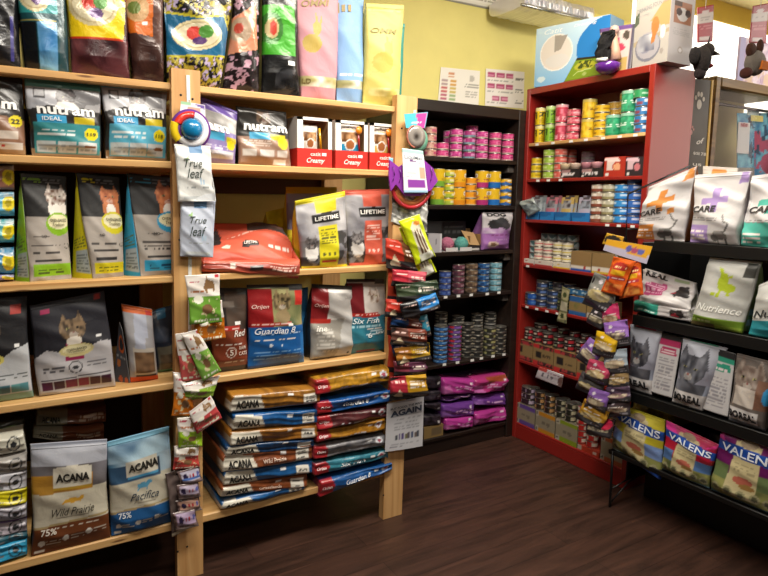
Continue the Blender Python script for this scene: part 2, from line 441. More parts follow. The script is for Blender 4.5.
# ================================================================== the room
def floor_mat():
    m, N, L, b = nodes('dark_laminate')
    t = N.new('ShaderNodeTexCoord'); br = N.new('ShaderNodeTexBrick')
    br.offset = .37; br.inputs['Scale'].default_value = 1; br.inputs['Brick Width'].default_value = 1.2; br.inputs['Row Height'].default_value = .14
    br.inputs['Mortar Size'].default_value = .0015; br.inputs['Color1'].default_value = (.9, .9, .9, 1); br.inputs['Color2'].default_value = (1.25, 1.2, 1.15, 1)
    br.inputs['Mortar'].default_value = (.35, .3, .3, 1)
    L.new(t.outputs['Object'], br.inputs['Vector'])
    mp = N.new('ShaderNodeMapping'); mp.inputs['Scale'].default_value = (1.1, 9, 1); n = N.new('ShaderNodeTexNoise')
    n.inputs['Scale'].default_value = 2.2; n.inputs['Detail'].default_value = 7; n.inputs['Distortion'].default_value = 1.1
    L.new(t.outputs['Object'], mp.inputs['Vector']); L.new(mp.outputs['Vector'], n.inputs['Vector'])
    r = N.new('ShaderNodeValToRGB'); r.color_ramp.elements[0].position = .3; r.color_ramp.elements[1].position = .75
    r.color_ramp.elements[0].color = (*lin('2b1c16'), 1); r.color_ramp.elements[1].color = (*lin('4a3229'), 1)
    L.new(n.outputs['Fac'], r.inputs['Fac'])
    x = N.new('ShaderNodeMixRGB'); x.blend_type = 'MULTIPLY'; x.inputs[0].default_value = 1
    L.new(r.outputs['Color'], x.inputs[1]); L.new(br.outputs['Color'], x.inputs[2]); L.new(x.outputs['Color'], b.inputs['Base Color'])
    b.inputs['Roughness'].default_value = .42
    u = N.new('ShaderNodeBump'); u.inputs['Strength'].default_value = .2; u.inputs['Distance'].default_value = .002
    L.new(n.outputs['Fac'], u.inputs['Height']); L.new(u.outputs['Normal'], b.inputs['Normal'])
    return m
YEL = flat_mat('yellow_wall_paint', 'e2d684', .7)
CREAM = flat_mat('cream_ceiling_paint', 'eee0a0', .8)
struct(box('floor', (-3, -3, -.05), (6, 3.1, 0), floor_mat(), bev=0))
struct(box('wall_back', (-3, 3.03, 0), (6, 3.1, 2.72), YEL, bev=0))
DIM = flat_mat('brown_shop_wall', '5c4a3a', .8)
struct(box('wall_left', (-3.1, -3, 0), (-3, 3.1, 2.72), DIM, bev=0))
struct(box('wall_front', (-3, -3.1, 0), (6, -3, 2.72), DIM, bev=0))
struct(box('ceiling', (-3, -3, 2.72), (6, 3.1, 2.78), CREAM, bev=0))
struct(box('wall_right', (6, -3, 0), (6.1, 3.1, 2.72), DIM, bev=0))
# bright shop front beyond the shelves
SKYW = flat_mat('daylit_window', 'ffe8dc', .5, emit=2.2)
o = struct(box('window_1', (5.94, -1.6, 1.25), (5.99, .7, 2.6), SKYW, bev=0))
o = struct(box('glowing_wall', (3.12, 2.43, 1.95), (5.6, 2.45, 2.6), flat_mat('glowing_white_wall', 'fffaf0', .5, emit=1.3), bev=0))  # emissive sheet stands in for a brightly lit white wall
struct(box('trim_1', (3.08, 2.42, 2.6), (5.7, 2.46, 2.72), flat_mat('gold_yellow_paint', 'd8b848', .7), bev=0))
struct(box('wall_partition', (3.12, 2.43, 0), (5.6, 2.45, 1.95), YEL, bev=0))
# ------------------------------------------------------------------ pine shelving
t = empty('pine_shelving_unit', (.5, 2.3, 0), 'wide pine shelving unit full of pet food bags along the yellow wall', 'shelving')
def leaning_post(x0t, x1t, x0b, x1b, ztop, y0, y1, nm='post'):
    V = [(x0b, y0, 0), (x1b, y0, 0), (x1b, y1, 0), (x0b, y1, 0), (x0t, y0, ztop), (x1t, y0, ztop), (x1t, y1, ztop), (x0t, y1, ztop)]
    return mesh(nm, V, [(0, 3, 2, 1), (4, 5, 6, 7), (0, 1, 5, 4), (1, 2, 6, 5), (2, 3, 7, 6), (3, 0, 4, 7)], PINE_V, t, smooth=False)
leaning_post(.499, .597, .456, .553, 1.888, 2.247, 2.285)
leaning_post(1.412, 1.515, 1.370, 1.472, 1.886, 2.247, 2.285)
leaning_post(.499, .597, .456, .553, 1.888, 2.93, 2.97)
leaning_post(1.412, 1.515, 1.370, 1.472, 1.886, 2.93, 2.97)
leaning_post(-.52, -.42, -.56, -.46, 1.888, 2.247, 2.285)
leaning_post(-.52, -.42, -.56, -.46, 1.888, 2.93, 2.97)
SZ = {1: (1.815, 1.84), 2: (1.548, 1.574), 3: (1.144, 1.17), 4: (.75, .777), 5: (.2, .232)}
def lean(z): return -.0225*(1.888-z)
for k, (a, b_) in SZ.items():
    d = lean(a)
    for s, (x0, x1) in enumerate(((-.54, .5), (.595, 1.415))):
        if k == 1: x0 += .0; 
        if s == 0: box('shelf', (x0, 2.262, a), (.50+d+.047, 2.96, b_), PINE, t, .004)
        else: box('shelf', (.55+d+.045, 2.262, a), (1.415+d, 2.96, b_), PINE, t, .004)
BROWN = flat_mat('brown_hardboard', '5a3a24', .7)
box('back_board_or_shade', (.5, 2.975, 1.47), (1.5, 2.985, 1.60), BROWN, t)
box('back_board_or_shade', (-.5, 2.975, .3), (.5, 2.985, 1.80), flat_mat('dark_bay_shade', '2a1c14', .7), t)  # dark sheet added to give the deep shade inside this bay
for x, z in ((.53, 1.80), (.57, 1.79), (.52, 1.30), (.50, .12), (.535, .13), (1.44, 1.75), (1.41, .12), (1.44, .35)):
    V, Fc = g_lathe([(.0, 0), (.004, .001), (.004, .004), (0, .004)], 10)
    V = np.array(V); V = np.stack([V[:, 0]+x+lean(z), 2.2468-V[:, 2]*.3, V[:, 1]+z], 1)
    mesh('screw', V, Fc, BLACK, t)
# ------------------------------------------------------------------ dark bookcase
t = empty('dark_bookcase', (2.15, 2.87, 0), 'espresso brown bookcase of cans standing against the yellow wall', 'bookcase')
YD = 2.72
for nm, a, b_ in (('side_panel', (1.70, YD, 0), (1.735, 3.02, 1.973)), ('side_panel', (2.545, YD, 0), (2.64, 3.02, 1.973)),
                  ('top_panel', (1.735, YD, 1.915), (2.545, 3.02, 1.973)), ('back_panel', (1.735, 3.0, .05), (2.545, 3.02, 1.915)),
                  ('plinth', (1.735, YD+.015, 0), (2.545, YD+.04, .082))):
    box(nm, a, b_, DARK, t)
DZ = dict(A=1.682, B=1.424, C=1.166, D=.92, E=.53, F=.10)
for k, z in DZ.items(): box('shelf', (1.735, YD+.005, z-.022), (2.545, 3.0, z), DARK, t)
for z in (1.645, 1.385, 1.13, .885): box('shelf_bracket', (2.50, YD+.03, z-.03), (2.545, YD+.2, z+.012), flat_mat('grey_bracket', '4a4440'), t)
for u, v in ((445.6, 297.3), (458.5, 296), (471.3, 295), (487.3, 294), (499, 292.6), (444.4, 364.6), (457.5, 362.5), (472.3, 360.4), (481.5, 358.4), (493, 356.3), (504, 354.6)):
    p = hit(u, v, ('Y', YD)); box('price_tag', p-[.012, .001, .007], p+[.012, .002, .007], WHITE, t, 0)
# ------------------------------------------------------------------ red bookcase
t = empty('red_bookcase', (2.75, 2.3, 0), 'glossy red bookcase of cans and trays beside the black wire rack', 'bookcase')
XR = 2.59; Y0, Y1 = 1.885, 2.7185
for nm, a, b_ in (('side_panel', (XR, Y0, 0), (2.905, Y0+.03, 2.09)), ('side_panel', (XR, Y1-.028, 0), (2.905, Y1, 2.09)),
                  ('top_panel', (XR, Y0+.03, 2.055), (2.905, Y1-.028, 2.09)), ('back_panel', (2.89, Y0+.03, .05), (2.905, Y1-.028, 2.055)),
                  ('plinth', (XR+.004, Y0+.03, 0), (XR+.025, Y1-.028, .085))):
    box(nm, a, b_, RED, t)
RZ = dict(s1=1.783, s2=1.58, s3=1.347, s4=1.083, s5=.84, s6=.50, s7=.10)
for k, z in RZ.items():
    box('shelf', (XR+.004, Y0+.03, z-.018), (2.89, Y1-.028, z), PINE_Y if k == 's1' else RED, t)
for k, ys in (('s1', (2.62, 2.5, 2.37, 2.27, 2.16, 2.06, 1.97)), ('s2', (2.6, 2.52, 2.43)), ('s3', (2.1, 2.03, 1.95)), ('s4', (2.65,)), ('s5', (2.64, 2.56, 2.48, 2.40))):
    for y in ys: box('price_tag', (XR+.002, y-.012, RZ[k]-.016), (XR+.0035, y+.012, RZ[k]-.004), WHITE, t, 0)
# ------------------------------------------------------------------ black wire rack
t = empty('black_display_rack', (2.6, 1.3, 0), 'black metal display rack of cat food bags beside the red bookcase', 'display rack')
XK = 2.37; YE = 1.80
KZ = dict(r1=(1.29, 1.80), r2=(.952, 1.82), r3=(.597, 1.83), r4=(.285, 1.83))
for k, (z, y) in KZ.items():
    V, Fc = g_box(XK, .5, z-.045 if k != 'r4' else z-.02, XK+.008, y-.13 if k == 'r1' else y-.07 if k != 'r4' else y, z+.002, .002)
    mesh('shelf_lip', V, Fc, BLACK, t, smooth=False)
    box('shelf', (XK+.008, .5, z-.012), (2.9, y-.13 if k == 'r1' else y-.07 if k != 'r4' else y, z), BLACK, t)
for y in (1.62, .62): box('upright', (2.86, y-.015, 0), (2.9, y+.015, 1.30), BLACK, t)
box('back_panel', (2.875, .5, 0), (2.885, 1.83, 1.28), BLACK, t)
box('end_panel', (2.50, 1.815, .1), (2.875, 1.822, 1.27), BLACK, t)
box('base_panel', (2.62, .5, 0), (2.63, 1.80, .265), BLACK, t)
V, Fc = g_tube([(XK+.01, 1.808, 0), (XK+.005, 1.808, .285)], .006); mesh('leg', V, Fc, BLACK, t)
V, Fc = g_tube([(2.84, 1.80, 0), (2.84, 1.80, .285)], .006); mesh('leg', V, Fc, BLACK, t)
V, Fc = g_tube([(XK+.01, 1.808, .02), (XK+.14, 1.805, .10), (XK+.3, 1.80, .14)], .004); mesh('brace', V, Fc, BLACK, t)
V, Fc = g_tube([(XK+.01, 1.808, .09), (XK+.2, 1.805, .13)], .004); mesh('brace', V, Fc, BLACK, t)
a = hit(626, 238, ('X', XK)); b_ = hit(628, 194, ('X', XK)); c = hit(690, 166, ('X', 2.72)); d = hit(646, 238, ('X', 2.5))
V, Fc = g_tube([a-[0, 0, .02], a, b_, c], .0045); mesh('wire_end', V, Fc, BLACK, t)
for f in (.2, .55):
    p = a*(1-f)+b_*f; V, Fc = g_tube([p, p+[.2, -.02, 0]], .003); mesh('wire_end', V, Fc, BLACK, t)
# ------------------------------------------------------------------ framed mirror, chalkboard and what shows beyond
GILT = wood_mat('bronze_frame_wood', '8e7038', '5f4722', False, 'X', .4)
YM = 1.97
def q4(us, pl): return [hit(u, v, pl) for u, v in us]
TL = hit(713, 76, ('Y', YM)); BL = np.array([TL[0], YM, 1.05]); XE = TL[0]+.85; ZT = TL[2]
t = empty('framed_display_case', (TL[0]+.4, YM+.2, 0), 'bronze wooden framed glass case behind the white cat food bags', 'display case')
fw = .05
box('frame', (TL[0], YM-.02, 1.0), (TL[0]+fw, YM+.03, ZT), GILT, t, .008)
box('frame', (XE-fw, YM-.02, 1.0), (XE, YM+.03, ZT), GILT, t, .008)
box('frame', (TL[0]+fw, YM-.02, ZT-.055), (XE-fw, YM+.03, ZT), GILT, t, .008)
box('frame_bead', (TL[0]+fw, YM-.005, 1.0), (TL[0]+fw+.012, YM+.02, ZT-.055), flat_mat('pale_gilt', '8c7440'), t)
box('inner_back', (TL[0], YM+.30, .0), (XE, YM+.32, ZT), flat_mat('olive_cream_panel', 'b8ad7a'), t)
box('inner_top', (TL[0]+.001, YM+.03, ZT-.03), (XE, YM+.30, ZT), flat_mat('case_grey', '7d776a'), t)
box('inner_side', (TL[0], YM+.03, 0), (TL[0]+.015, YM+.30, ZT-.03), flat_mat('case_grey', '7d776a'), t)
box('plinth', (TL[0], YM-.015, 0), (XE, YM+.03, 1.0), DARK, t)
for z in (1.15, 1.42, 1.69):
    box('door_moulding', (TL[0]+.09, YM+.292, z), (TL[0]+.2, YM+.30, z+.2), flat_mat('olive_cream_moulding', '9c9160'), t, .004)
    box('door_panel', (TL[0]+.105, YM+.286, z+.015), (TL[0]+.185, YM+.292, z+.185), flat_mat('olive_cream_panel', 'b8ad7a'), t, .004)
box('shelf_rail', (TL[0]+.015, YM+.04, ZT-.13), (XE, YM+.05, ZT-.115), BLACK, t)
m, N, L, b = nodes('case_glass'); b.inputs['Transmission Weight'].default_value = 1; b.inputs['Roughness'].default_value = .02; b.inputs['IOR'].default_value = 1.1
L_ = (TL[0]+fw+.012, YM+.008, 1.0)
box('glass_pane', L_, (XE-fw, YM+.012, ZT-.055), m, t, 0)
P = ('Y', YM+.06)
panel('cat_toy_poster', 'blue and pink poster with a white card inside the bronze framed case', 'poster', [(737, 185), (790, 185), (790, 113), (737, 113)], P,
      [('B', '3f9fc4'), ('N', 0, 0, 1, 1, '2d86b8', '7fd0e2', 9), ('K', .3, .0, 1, .75, 'c04f6e', None, 7), ('K', .2, .1, 1, 1, '28506c', None, 11, .62), ('E', .62, .3, .2, .16, 'b8506c'), ('E', .8, .45, .14, .1, '4d4a63'), ('R', 0, 0, .3, .25, '9a948e')])
panel('new_product_card', 'tall white card headed NEW stuck to the blue poster', 'card', [(736.5, 153), (748.5, 154), (750, 123), (738.5, 122)], ('Y', YM+.05),
      [('B', 'f4f4f0'), ('R', .2, .85, .8, .97, 'f0c8c8')], [('NEW', .5, .91, .55, 'b02030')])
panel('pale_yellow_card', 'small pale yellow card above the blue poster in the case', 'card', [(751, 121), (763, 122), (763, 116), (751, 115)], ('Y', YM+.05), [('B', 'e8dc7a')])
panel('pale_blue_note', 'small pale blue printed note at the top of the blue poster', 'note', [(747.5, 115), (759, 116), (759, 110.5), (747.5, 109.5)], ('Y', YM+.055), [('B', 'b9d4d6'), ('L', .1, .1, .9, .9, 3, '7e9aa0')])
# chalkboard
P = ('Y', 1.93)
t = panel('chalkboard_sign', 'grey chalkboard with paw prints leaning between red bookcase and bronze frame', 'chalkboard', [(686, 185), (705, 187), (711.5, 80.5), (692, 78.5)], P,
      [('B', '55534c'), ('N', 0, 0, 1, 1, '4c4a44', '605d55', 5)],
      [('of', .6, .43, .42, 'e8e4da', .05, 10, .02, .3), ('$5', .4, .31, .28, 'e8e4da', .03, 0), ('178', .75, .31, .4, 'e8e4da', .03, 0, .01), ('us', .5, .205, .45, 'e8e4da', .025, 0, .01)], th=.012)
for dx in (.015, .11): box('easel_leg', (hit(686, 185, P)[0]+dx, 1.935, 0), (hit(686, 185, P)[0]+dx+.02, 1.95, 1.6), DARK, t)
def paw(par, c, r, y, col):
    ps = []
    for dx, dz, rr in ((0, -.35, .62), (-.95, .55, .3), (-.35, 1.1, .33), (.4, 1.1, .33), (1.0, .5, .3)):
        n_ = 16; V = [(c[0]+r*dx, y, c[2]+r*dz)]+[(c[0]+r*(dx+rr*math.cos(a)), y, c[2]+r*(dz+rr*1.15*math.sin(a))) for a in np.linspace(0, 2*math.pi, n_, endpoint=False)]
        ps.append((V, [(0, 1+i, 1+(i+1) % n_) for i in range(n_)]))
    V, Fc, _ = join(ps); return mesh('paw_print', V, Fc, INK, par, lin(col), smooth=False)
paw(t, hit(699.5, 102, ('Y', 1.928)), .034, 1.9285, 'd8d4c8'); paw(t, hit(691.5, 131, ('Y', 1.928)), .018, 1.9285, 'd59a94')
a = hit(711.5, 80, P); b_ = hit(704, 187, P)
V = [(a[0], 1.925, a[2]), (a[0]+.012, 1.925, a[2]), (b_[0]+.012, 1.925, b_[2]), (b_[0], 1.925, b_[2])]; V += [(x, y+.02, z) for x, y, z in V]
mesh('edge_strip', V, [(0, 3, 2, 1), (4, 5, 6, 7), (0, 1, 5, 4), (1, 2, 6, 5), (2, 3, 7, 6), (3, 0, 4, 7)], flat_mat('yellow_pine_strip', 'd9b25c'), t, smooth=False)
# ------------------------------------------------------------------ ceiling things
t = empty('foil_ceiling_duct', (2.9, 2.8, 2.5), 'crinkled silver foil duct running below the ceiling at the yellow wall', 'duct')
g = np.random.RandomState(3); n_ = 40; mm = 14; V = []; 
for i in range(n_+1):
    x = 2.52+.56*i/n_
    for j in range(mm):
        a = 2*math.pi*j/mm; r = 1+.09*g.rand()
        V.append((x, 2.84+.15*r*math.copysign(abs(math.cos(a))**.6, math.cos(a)), 2.575+.045*r*math.copysign(abs(math.sin(a))**.6, math.sin(a))))
Fc = [(i*mm+j, (i+1)*mm+j, (i+1)*mm+(j+1) % mm, i*mm+(j+1) % mm) for i in range(n_) for j in range(mm)]+[tuple(range(mm)), tuple(range(n_*mm, n_*mm+mm))[::-1]]
mesh('foil_skin', V, Fc, flat_mat('aluminium_foil', 'eceaf0', .3, .6), t, smooth=False)
V, Fc = g_tube([(2.5, 2.70, 2.535), (3.09, 2.70, 2.535)], .006); mesh('edge_rod', V, Fc, STEEL, t)
P = ('Y', 3.025)
panel('certificate_frame', 'white framed notice high on the yellow wall, cut by the picture top', 'notice', [(440, -1), (505, 12.5), (508, -60), (440, -70)], P,
      [('B', 'e9e6dc'), ('R', .0, 0, 1, .035, '8e8b84'), ('R', .96, 0, 1, 1, '8e8b84'), ('R', .06, .07, .9, .95, 'f3f1ea'), ('L', .12, .1, .85, .9, 22, '9a958c')], th=.012)
panel('can_range_poster', 'white paper poster of five stacked coloured cans taped above the dark bookcase', 'poster', [(438, 101), (478.5, 105), (480, 71), (441, 67)], P,
      [('B', 'e9e4dc')]+[('R', x, y, x+.15, y+.17, c) for x, y, c in ((.2, .72, 'c98d6a'), (.06, .5, 'b09a9a'), (.26, .5, 'd0a050'), (.06, .28, 'c06a6a'), (.26, .28, 'c8b060'), (.06, .07, 'b86a7c'), (.26, .07, '9ab080'))]
      + [('R', x, y, x+.15, y+.04, 'efe6da') for x, y in ((.2, .78), (.06, .56), (.26, .56), (.06, .34), (.26, .34), (.06, .13), (.26, .13))]
      + [('E', .8, .75, .07, .09, 'b9b4ac'), ('L', .62, .5, .97, .62, 2, '8e8a84'), ('L', .66, .2, .95, .42, 3, 'a9a49c')], th=.001)
panel('can_price_poster', 'white paper poster of eight pink cans taped above the dark bookcase', 'poster', [(485, 105.5), (523.5, 108.5), (524.5, 72), (486, 68.5)], P,
      [('B', 'e6dfdb')]+[('R', x, y, x+.19, y+.13, 'a83a68') for x, y in ((.04, .78), (.28, .78), (.52, .78), (.04, .47), (.28, .47), (.52, .47), (.16, .16), (.4, .16))]
      + [('R', x+.02, y+.04, x+.17, y+.08, 'd489a8') for x, y in ((.04, .78), (.28, .78), (.52, .78), (.04, .47), (.28, .47), (.52, .47), (.16, .16), (.4, .16))]
      + [('L', .78, y, .98, y+.12, 2, '6e6a68') for y in (.74, .43, .12)]+[('L', .05, y, .7, y+.05, 1, '9c9894') for y in (.7, .39, .08)], th=.001)
# ================================================================== big bags on the pine shelves
PB = ('Y', 2.31)
G1 = 'foil bags on the top of the pine shelving'
Z1 = 1.84
def leafoval(cx, cy, r, ry):
    return [('E', cx, cy, r, ry, 'd8cba0'), ('E', cx, cy, r*.9, ry*.85, 'b9a880'), ('E', cx, cy, r*.84, ry*.78, 'd9cfae'), ('E', cx-.06, cy+.1*ry, r*.3, ry*.45, 'c8382c'), ('E', cx+.12, cy+.2*ry, r*.3, ry*.42, '4f8a3a'), ('E', cx+.03, cy-.4*ry, r*.3, ry*.25, '54306a')]
bag('pet_food_bag', 'black foil bag with teal top at the far end of the top shelf', 'pet food bag', [-28, 21, (16, -60), (-26, -60)], PB,
    [('B', '17181c'), ('R', 0, .62, 1, 1, '1f9c92'), ('N', 0, .1, .9, .4, '0f1013', '4a4a4e', 9), ('R', .8, .05, .86, .4, '3c3a80')], D=.1, z0=Z1, side='15161a', mat=SHINY, group=G1)
bag('pet_food_bag', 'teal and blue shiny foil bag with produce oval on top shelf', 'pet food bag', [25, 69, (62, -55), (13, -55)], PB,
    [('B', '1c4a52'), ('R', 0, .45, 1, 1, '2c8f90'), ('N', .35, 0, .75, .38, '1f6fb0', '8cc6e6', 6), ('R', 0, 0, .32, .38, '14181c'), ('R', .8, 0, 1, 1, '2d4a50'), ('R', 0, .385, .75, .4, 'a89c4a')]+leafoval(.35, .62, .34, .16),
    D=.1, z0=Z1, side='2a3a40', mat=SHINY, group=G1)
bag('pet_food_bag', 'maroon foil bag with wide bright yellow label and produce oval', 'pet food bag', [72, 130, (124, -50), (62, -50)], PB,
    [('B', '3a1c22'), ('N', 0, 0, 1, .3, '2c1218', '6a3a3e', 7), ('P', [(-.1, .3), (.9, .3), (1.0, .8), (-.1, .8)], 'e8c81c'), ('R', -.1, .29, .9, .305, 'c23a1c'), ('P', [(.7, .52), (.98, .56), (.98, .6), (.7, .6)], 'd8cba0')]+leafoval(.42, .56, .4, .17),
    D=.1, z0=Z1, side='3c1a20', mat=SHINY, group=G1)
bag('pet_food_bag', 'dark brown foil bag with tilted orange label beside the yellow labelled one', 'pet food bag', [133, 164, (166, -50), (116, -50)], PB,
    [('B', '3b2420'), ('N', 0, 0, 1, 1, '2e1a18', '5a3c34', 7), ('P', [(-.15, .38), (.66, .34), (.7, .74), (.05, .66)], 'c8641c'), ('E', .28, .55, .3, .1, 'c8a070'), ('E', .2, .56, .16, .05, '6a7a3a'), ('R', .38, .43, .52, .45, 'f0ece0')],
    D=.1, z0=Z1, side='3a2620', mat=SHINY, group=G1)
bag('pet_food_bag', 'yellow and black flower patterned bag with blue oval label', 'pet food bag', [167, 220, (240, -50), (162, -50)], ('Y', 2.30),
    [('B', '1c1c1e'), ('K', 0, 0, 1, 1, '9c8f2c', '17161a', 46), ('K', 0, 0, 1, 1, 'b8a8c8', None, 38, .68), ('P', [(-.1, .2), (1.2, .22), (.9, .53), (.5, .5), (-.1, .56)], 'b8b02c'), ('P', [(-.1, .215), (1.2, .235), (.88, .515), (.5, .485), (-.1, .545)], '1f6288')]+leafoval(.48, .37, .4, .11),
    D=.1, z0=Z1, side='2a2818', mat=SHINY, group=G1)
bag('pet_food_bag', 'black bag with pink scroll pattern and salmon label', 'pet food bag', [222, 259, (262, -50), (238, -50)], ('Y', 2.32),
    [('B', '1c1518'), ('K', 0, 0, 1, 1, 'b890a0', None, 34, .6), ('P', [(-.1, .25), (.9, .3), (.8, .62), (-.1, .5)], 'd08868'), ('E', .3, .43, .35, .09, 'a89078'), ('E', .22, .44, .15, .04, 'b04030')],
    D=.1, z0=Z1, side='20161a', mat=SHINY, group=G1)
bag('pet_food_bag', 'black foil bag with bright green label on the top shelf', 'pet food bag', [261, 300, (296, -50), (262, -50)], ('Y', 2.32),
    [('B', '141516'), ('R', -.1, .28, .86, .62, '3f9c28'), ('E', .2, .46, .32, .11, '2c6a20'), ('E', .22, .46, .18, .07, 'b8a878'), ('E', .25, .46, .1, .05, 'b83c2c'), ('N', .3, .05, .8, .18, '121316', '55575c', 9)],
    D=.12, z0=Z1, side='121315', mat=SHINY, group=G1, stickers=((.62, .21, .82, .24, 'f0f0ee'),))
bag('pet_food_bag', 'pale pink bag with gold rabbit on the top shelf', 'pet food bag', [301, 335, (340, -34), (292, -34)], ('Y', 2.33),
    [('B', 'c48a94'), ('R', 0, .1, 1, .17, 'c4bc8c'), ('N', 0, .1, 1, .17, 'a8a06a', 'f2eee0', 12), ('E', .3, .42, .22, .07, 'b39a48'), ('E', .42, .53, .1, .05, 'b39a48'), ('P', [(.38, .55), (.42, .66), (.47, .57)], 'b39a48'), ('P', [(.46, .55), (.56, .64), (.52, .53)], 'b39a48')],
    [('OMMI', .42, .72, .6, '9a8650', .05, 0, .01, .2), ('LD', .12, .135, .2, '7a6c40', .035)], D=.1, z0=Z1, side='d0a0a6', mat=MATTE, group=G1)
bag('pet_food_bag', 'light blue bag with a silver bottom band beside the pink one', 'pet food bag', [337, 362, (365, -34), (330, -34)], ('Y', 2.34),
    [('B', '7fa6d4'), ('N', 0, .11, 1, .17, '9a986a', 'f2f0e2', 12), ('L', .1, .2, .9, .24, 1, 'dfe9f4'), ('R', .1, .66, .16, .73, '9a8650')],
    [('II', .35, .69, .3, '9a8650', .05)], D=.1, z0=Z1, side='92b0d4', mat=MATTE, group=G1)
bag('pet_food_bag', 'pale yellow bag with gold rabbit at the middle post end of top shelf', 'pet food bag', [363, 397, (404, 5), (366, 3)], ('Y', 2.32),
    [('B', 'c9bc66'), ('E', .42, .42, .27, .1, 'b2a64c'), ('E', .56, .56, .13, .07, 'b2a64c'), ('P', [(.48, .6), (.52, .7), (.6, .6)], 'b2a64c'), ('P', [(.6, .58), (.7, .66), (.66, .55)], 'b2a64c'), ('N', .1, .1, .95, .17, 'b8ac58', 'e8e0a0', 10), ('L', .1, .3, .5, .33, 2, 'b2a860'), ('L', .05, .93, .95, .95, 1, 'd8cc80')],
    [('OMM', .45, .73, .72, '8c8444', .05, 0, .01, .2)], D=.1, z0=Z1, side='d6ca7c', back='2f7f74', mat=MATTE, group=G1, seal=True)
bag('pet_food_bag', 'teal bag mostly hidden behind the pale yellow rabbit bag', 'pet food bag', [385, 400, (405, 24), (388, 20)], ('Y', 2.40), [('B', '2f8478')], D=.02, z0=Z1, side='2a7a70', mat=MATTE, group=G1)
# --- second shelf
Z2 = 1.574; G2 = 'nutrition bags with a cat photo on the second shelf'
def nutram(top, pan, num, extra=()):
    return [('B', '2b2b2e'), ('R', 0, .5, 1, .9, 'a8a6a8'), ('N', 0, .55, .45, .9, '9c9ea6', 'c8c8cc', 3), ('K', .55, .66, 1, .88, '78777a', 'a4a3a6', 5), ('R', .1, .75, .25, .87, '45464a'), ('R', .12, .765, .23, .855, 'a8a8ac'),
            ('P', [(-.1, .56), (.3, .66), (.7, .66), (1.1, .58), (1.1, .38), (-.1, .38)], '2c2a2a'), ('C', .52, .77, .13, '5b5254', '2c282a'), ('P', [(.36, .62), (.42, .71), (.62, .71), (.72, .62)], 'd9d4d0'),
            ('R', 0, .89, 1, 1, top), ('R', 0, 0, 1, .1, '95795a'), ('R', .12, .44, .5, .53, '3fa3d4'), ('R', .62, .44, .9, .52, 'c8b428'), ('R', .06, .04, .97, .43, pan), ('R', .08, .05, .34, .2, 'bcc4c4'), ('R', .37, .05, .63, .2, 'c0c4c2'), ('R', .66, .05, .93, .2, 'c0c2c0'),
            ('L', .1, .27, .62, .38, 2, 'dce6e6'), ('L', .1, .08, .92, .18, 2, '98a0a4'), ('E', .85, .31, .1, 0, 'e8d820'), ('E', .84, .14, .09, .02, '7a4a28')]+list(extra)
def NT(x=.52, w=.78, n='119'): return [('nutram', x, .6, w, 'f4f4f2', .12, 0, .03), ('IDEAL', .31, .485, .26, 'eef6fa', .05), (n, .85, .31, .13, '4a4420', .045)]
bag('pet_food_bag', 'dark bag with brown panel and 22 in a yellow circle, cut by the picture edge', 'pet food bag', [-34, 26, (22, 78), (-34, 74)], ('Y', 2.32),
    [('B', '2a2725'), ('N', 0, .1, 1, .95, '201e1e', '3a3634', 3), ('P', [(.3, .12), (1.0, .12), (1.0, .44), (.6, .5), (.3, .4)], '8a6650'), ('E', .84, .43, .12, 0, 'e6d423'), ('R', 0, .0, 1, .12, '9c7c58'), ('R', .35, .2, .88, .3, 'c8bcb0'), ('R', .35, .06, .95, .16, 'd8d4ce'), ('E', .62, .11, .03, 0, 'c02828')],
    [('m', .74, .63, .26, 'f4f4f2', .1, 0, .04), ('22', .84, .43, .15, '4a4420', .06)], D=.08, z0=Z2, side='9c7c58', group=G2)
bag('pet_food_bag', 'grey cat photo bag with a dull green top and teal panel', 'pet food bag', [32, 101, (100, 84), (24, 77)], PB, nutram('4f8f86', '3c8c92', 0), NT(), D=.08, z0=Z2, side='8a7a60', group=G2)
bag('pet_food_bag', 'grey cat photo bag with sky blue top and pale blue panel', 'pet food bag', [106, 167, (168, 84), (100, 78)], PB, nutram('6cc0dc', '5cb0cc', 0), NT(.55, .78, '118'), D=.08, z0=Z2, side='8a7a60', group=G2)
bag('pet_food_bag', 'bag with violet panel and crumpled violet top behind the round toy', 'pet food bag', [203, 235, (238, 112), (196, 94)], PB,
    [('B', '8e80b4'), ('R', 0, .55, 1, .85, '94918f'), ('N', 0, .55, 1, .8, '7c7a78', 'c8c6c4', 5), ('R', 0, .82, 1, 1, '5a448c'), ('R', .1, .38, .6, .5, '4aa6d0'), ('R', .65, .36, .95, .46, 'c8b82c'), ('R', .1, .08, .9, .2, 'c9c6cc'), ('L', .1, .23, .7, .32, 2, 'd8d4e4'), ('E', .8, .32, .13, 0, 'e2d424')],
    [('am', .42, .57, .62, 'f2f2f0', .12, 0, .04)], D=.08, z0=Z2, side='5a448c', group=G2)
bag('pet_food_bag', 'cat photo bag with a brown panel next to the red display boxes', 'pet food bag', [238, 291, (286, 112), (236, 106)], PB,
    [('B', '2b2927'), ('C', .5, .82, .14, '6a5648', '3c302a'), ('R', 0, 0, 1, .5, '9c7a66'), ('R', .04, .03, 1, .4, 'a88876'), ('P', [(.0, .5), (.3, .6), (.7, .6), (1, .5)], '2b2927'), ('R', .2, .46, .58, .56, '4aa6d0'), ('R', .6, .46, .9, .54, 'c8b82c'), ('R', .06, .16, .3, .27, 'd8d0c8'), ('R', .35, .16, .65, .27, 'd8d0c8'), ('R', .7, .16, .93, .27, 'd8d0c8'), ('R', .65, .02, .9, .1, 'e4e0dc'), ('L', .1, .33, .6, .42, 2, 'd8c8bc'), ('E', .84, .4, .11, 0, 'e6d820')],
    [('nutram', .54, .67, .86, 'f6f6f4', .15, 0, .035)], D=.08, z0=Z2, side='33302c', group=G2)
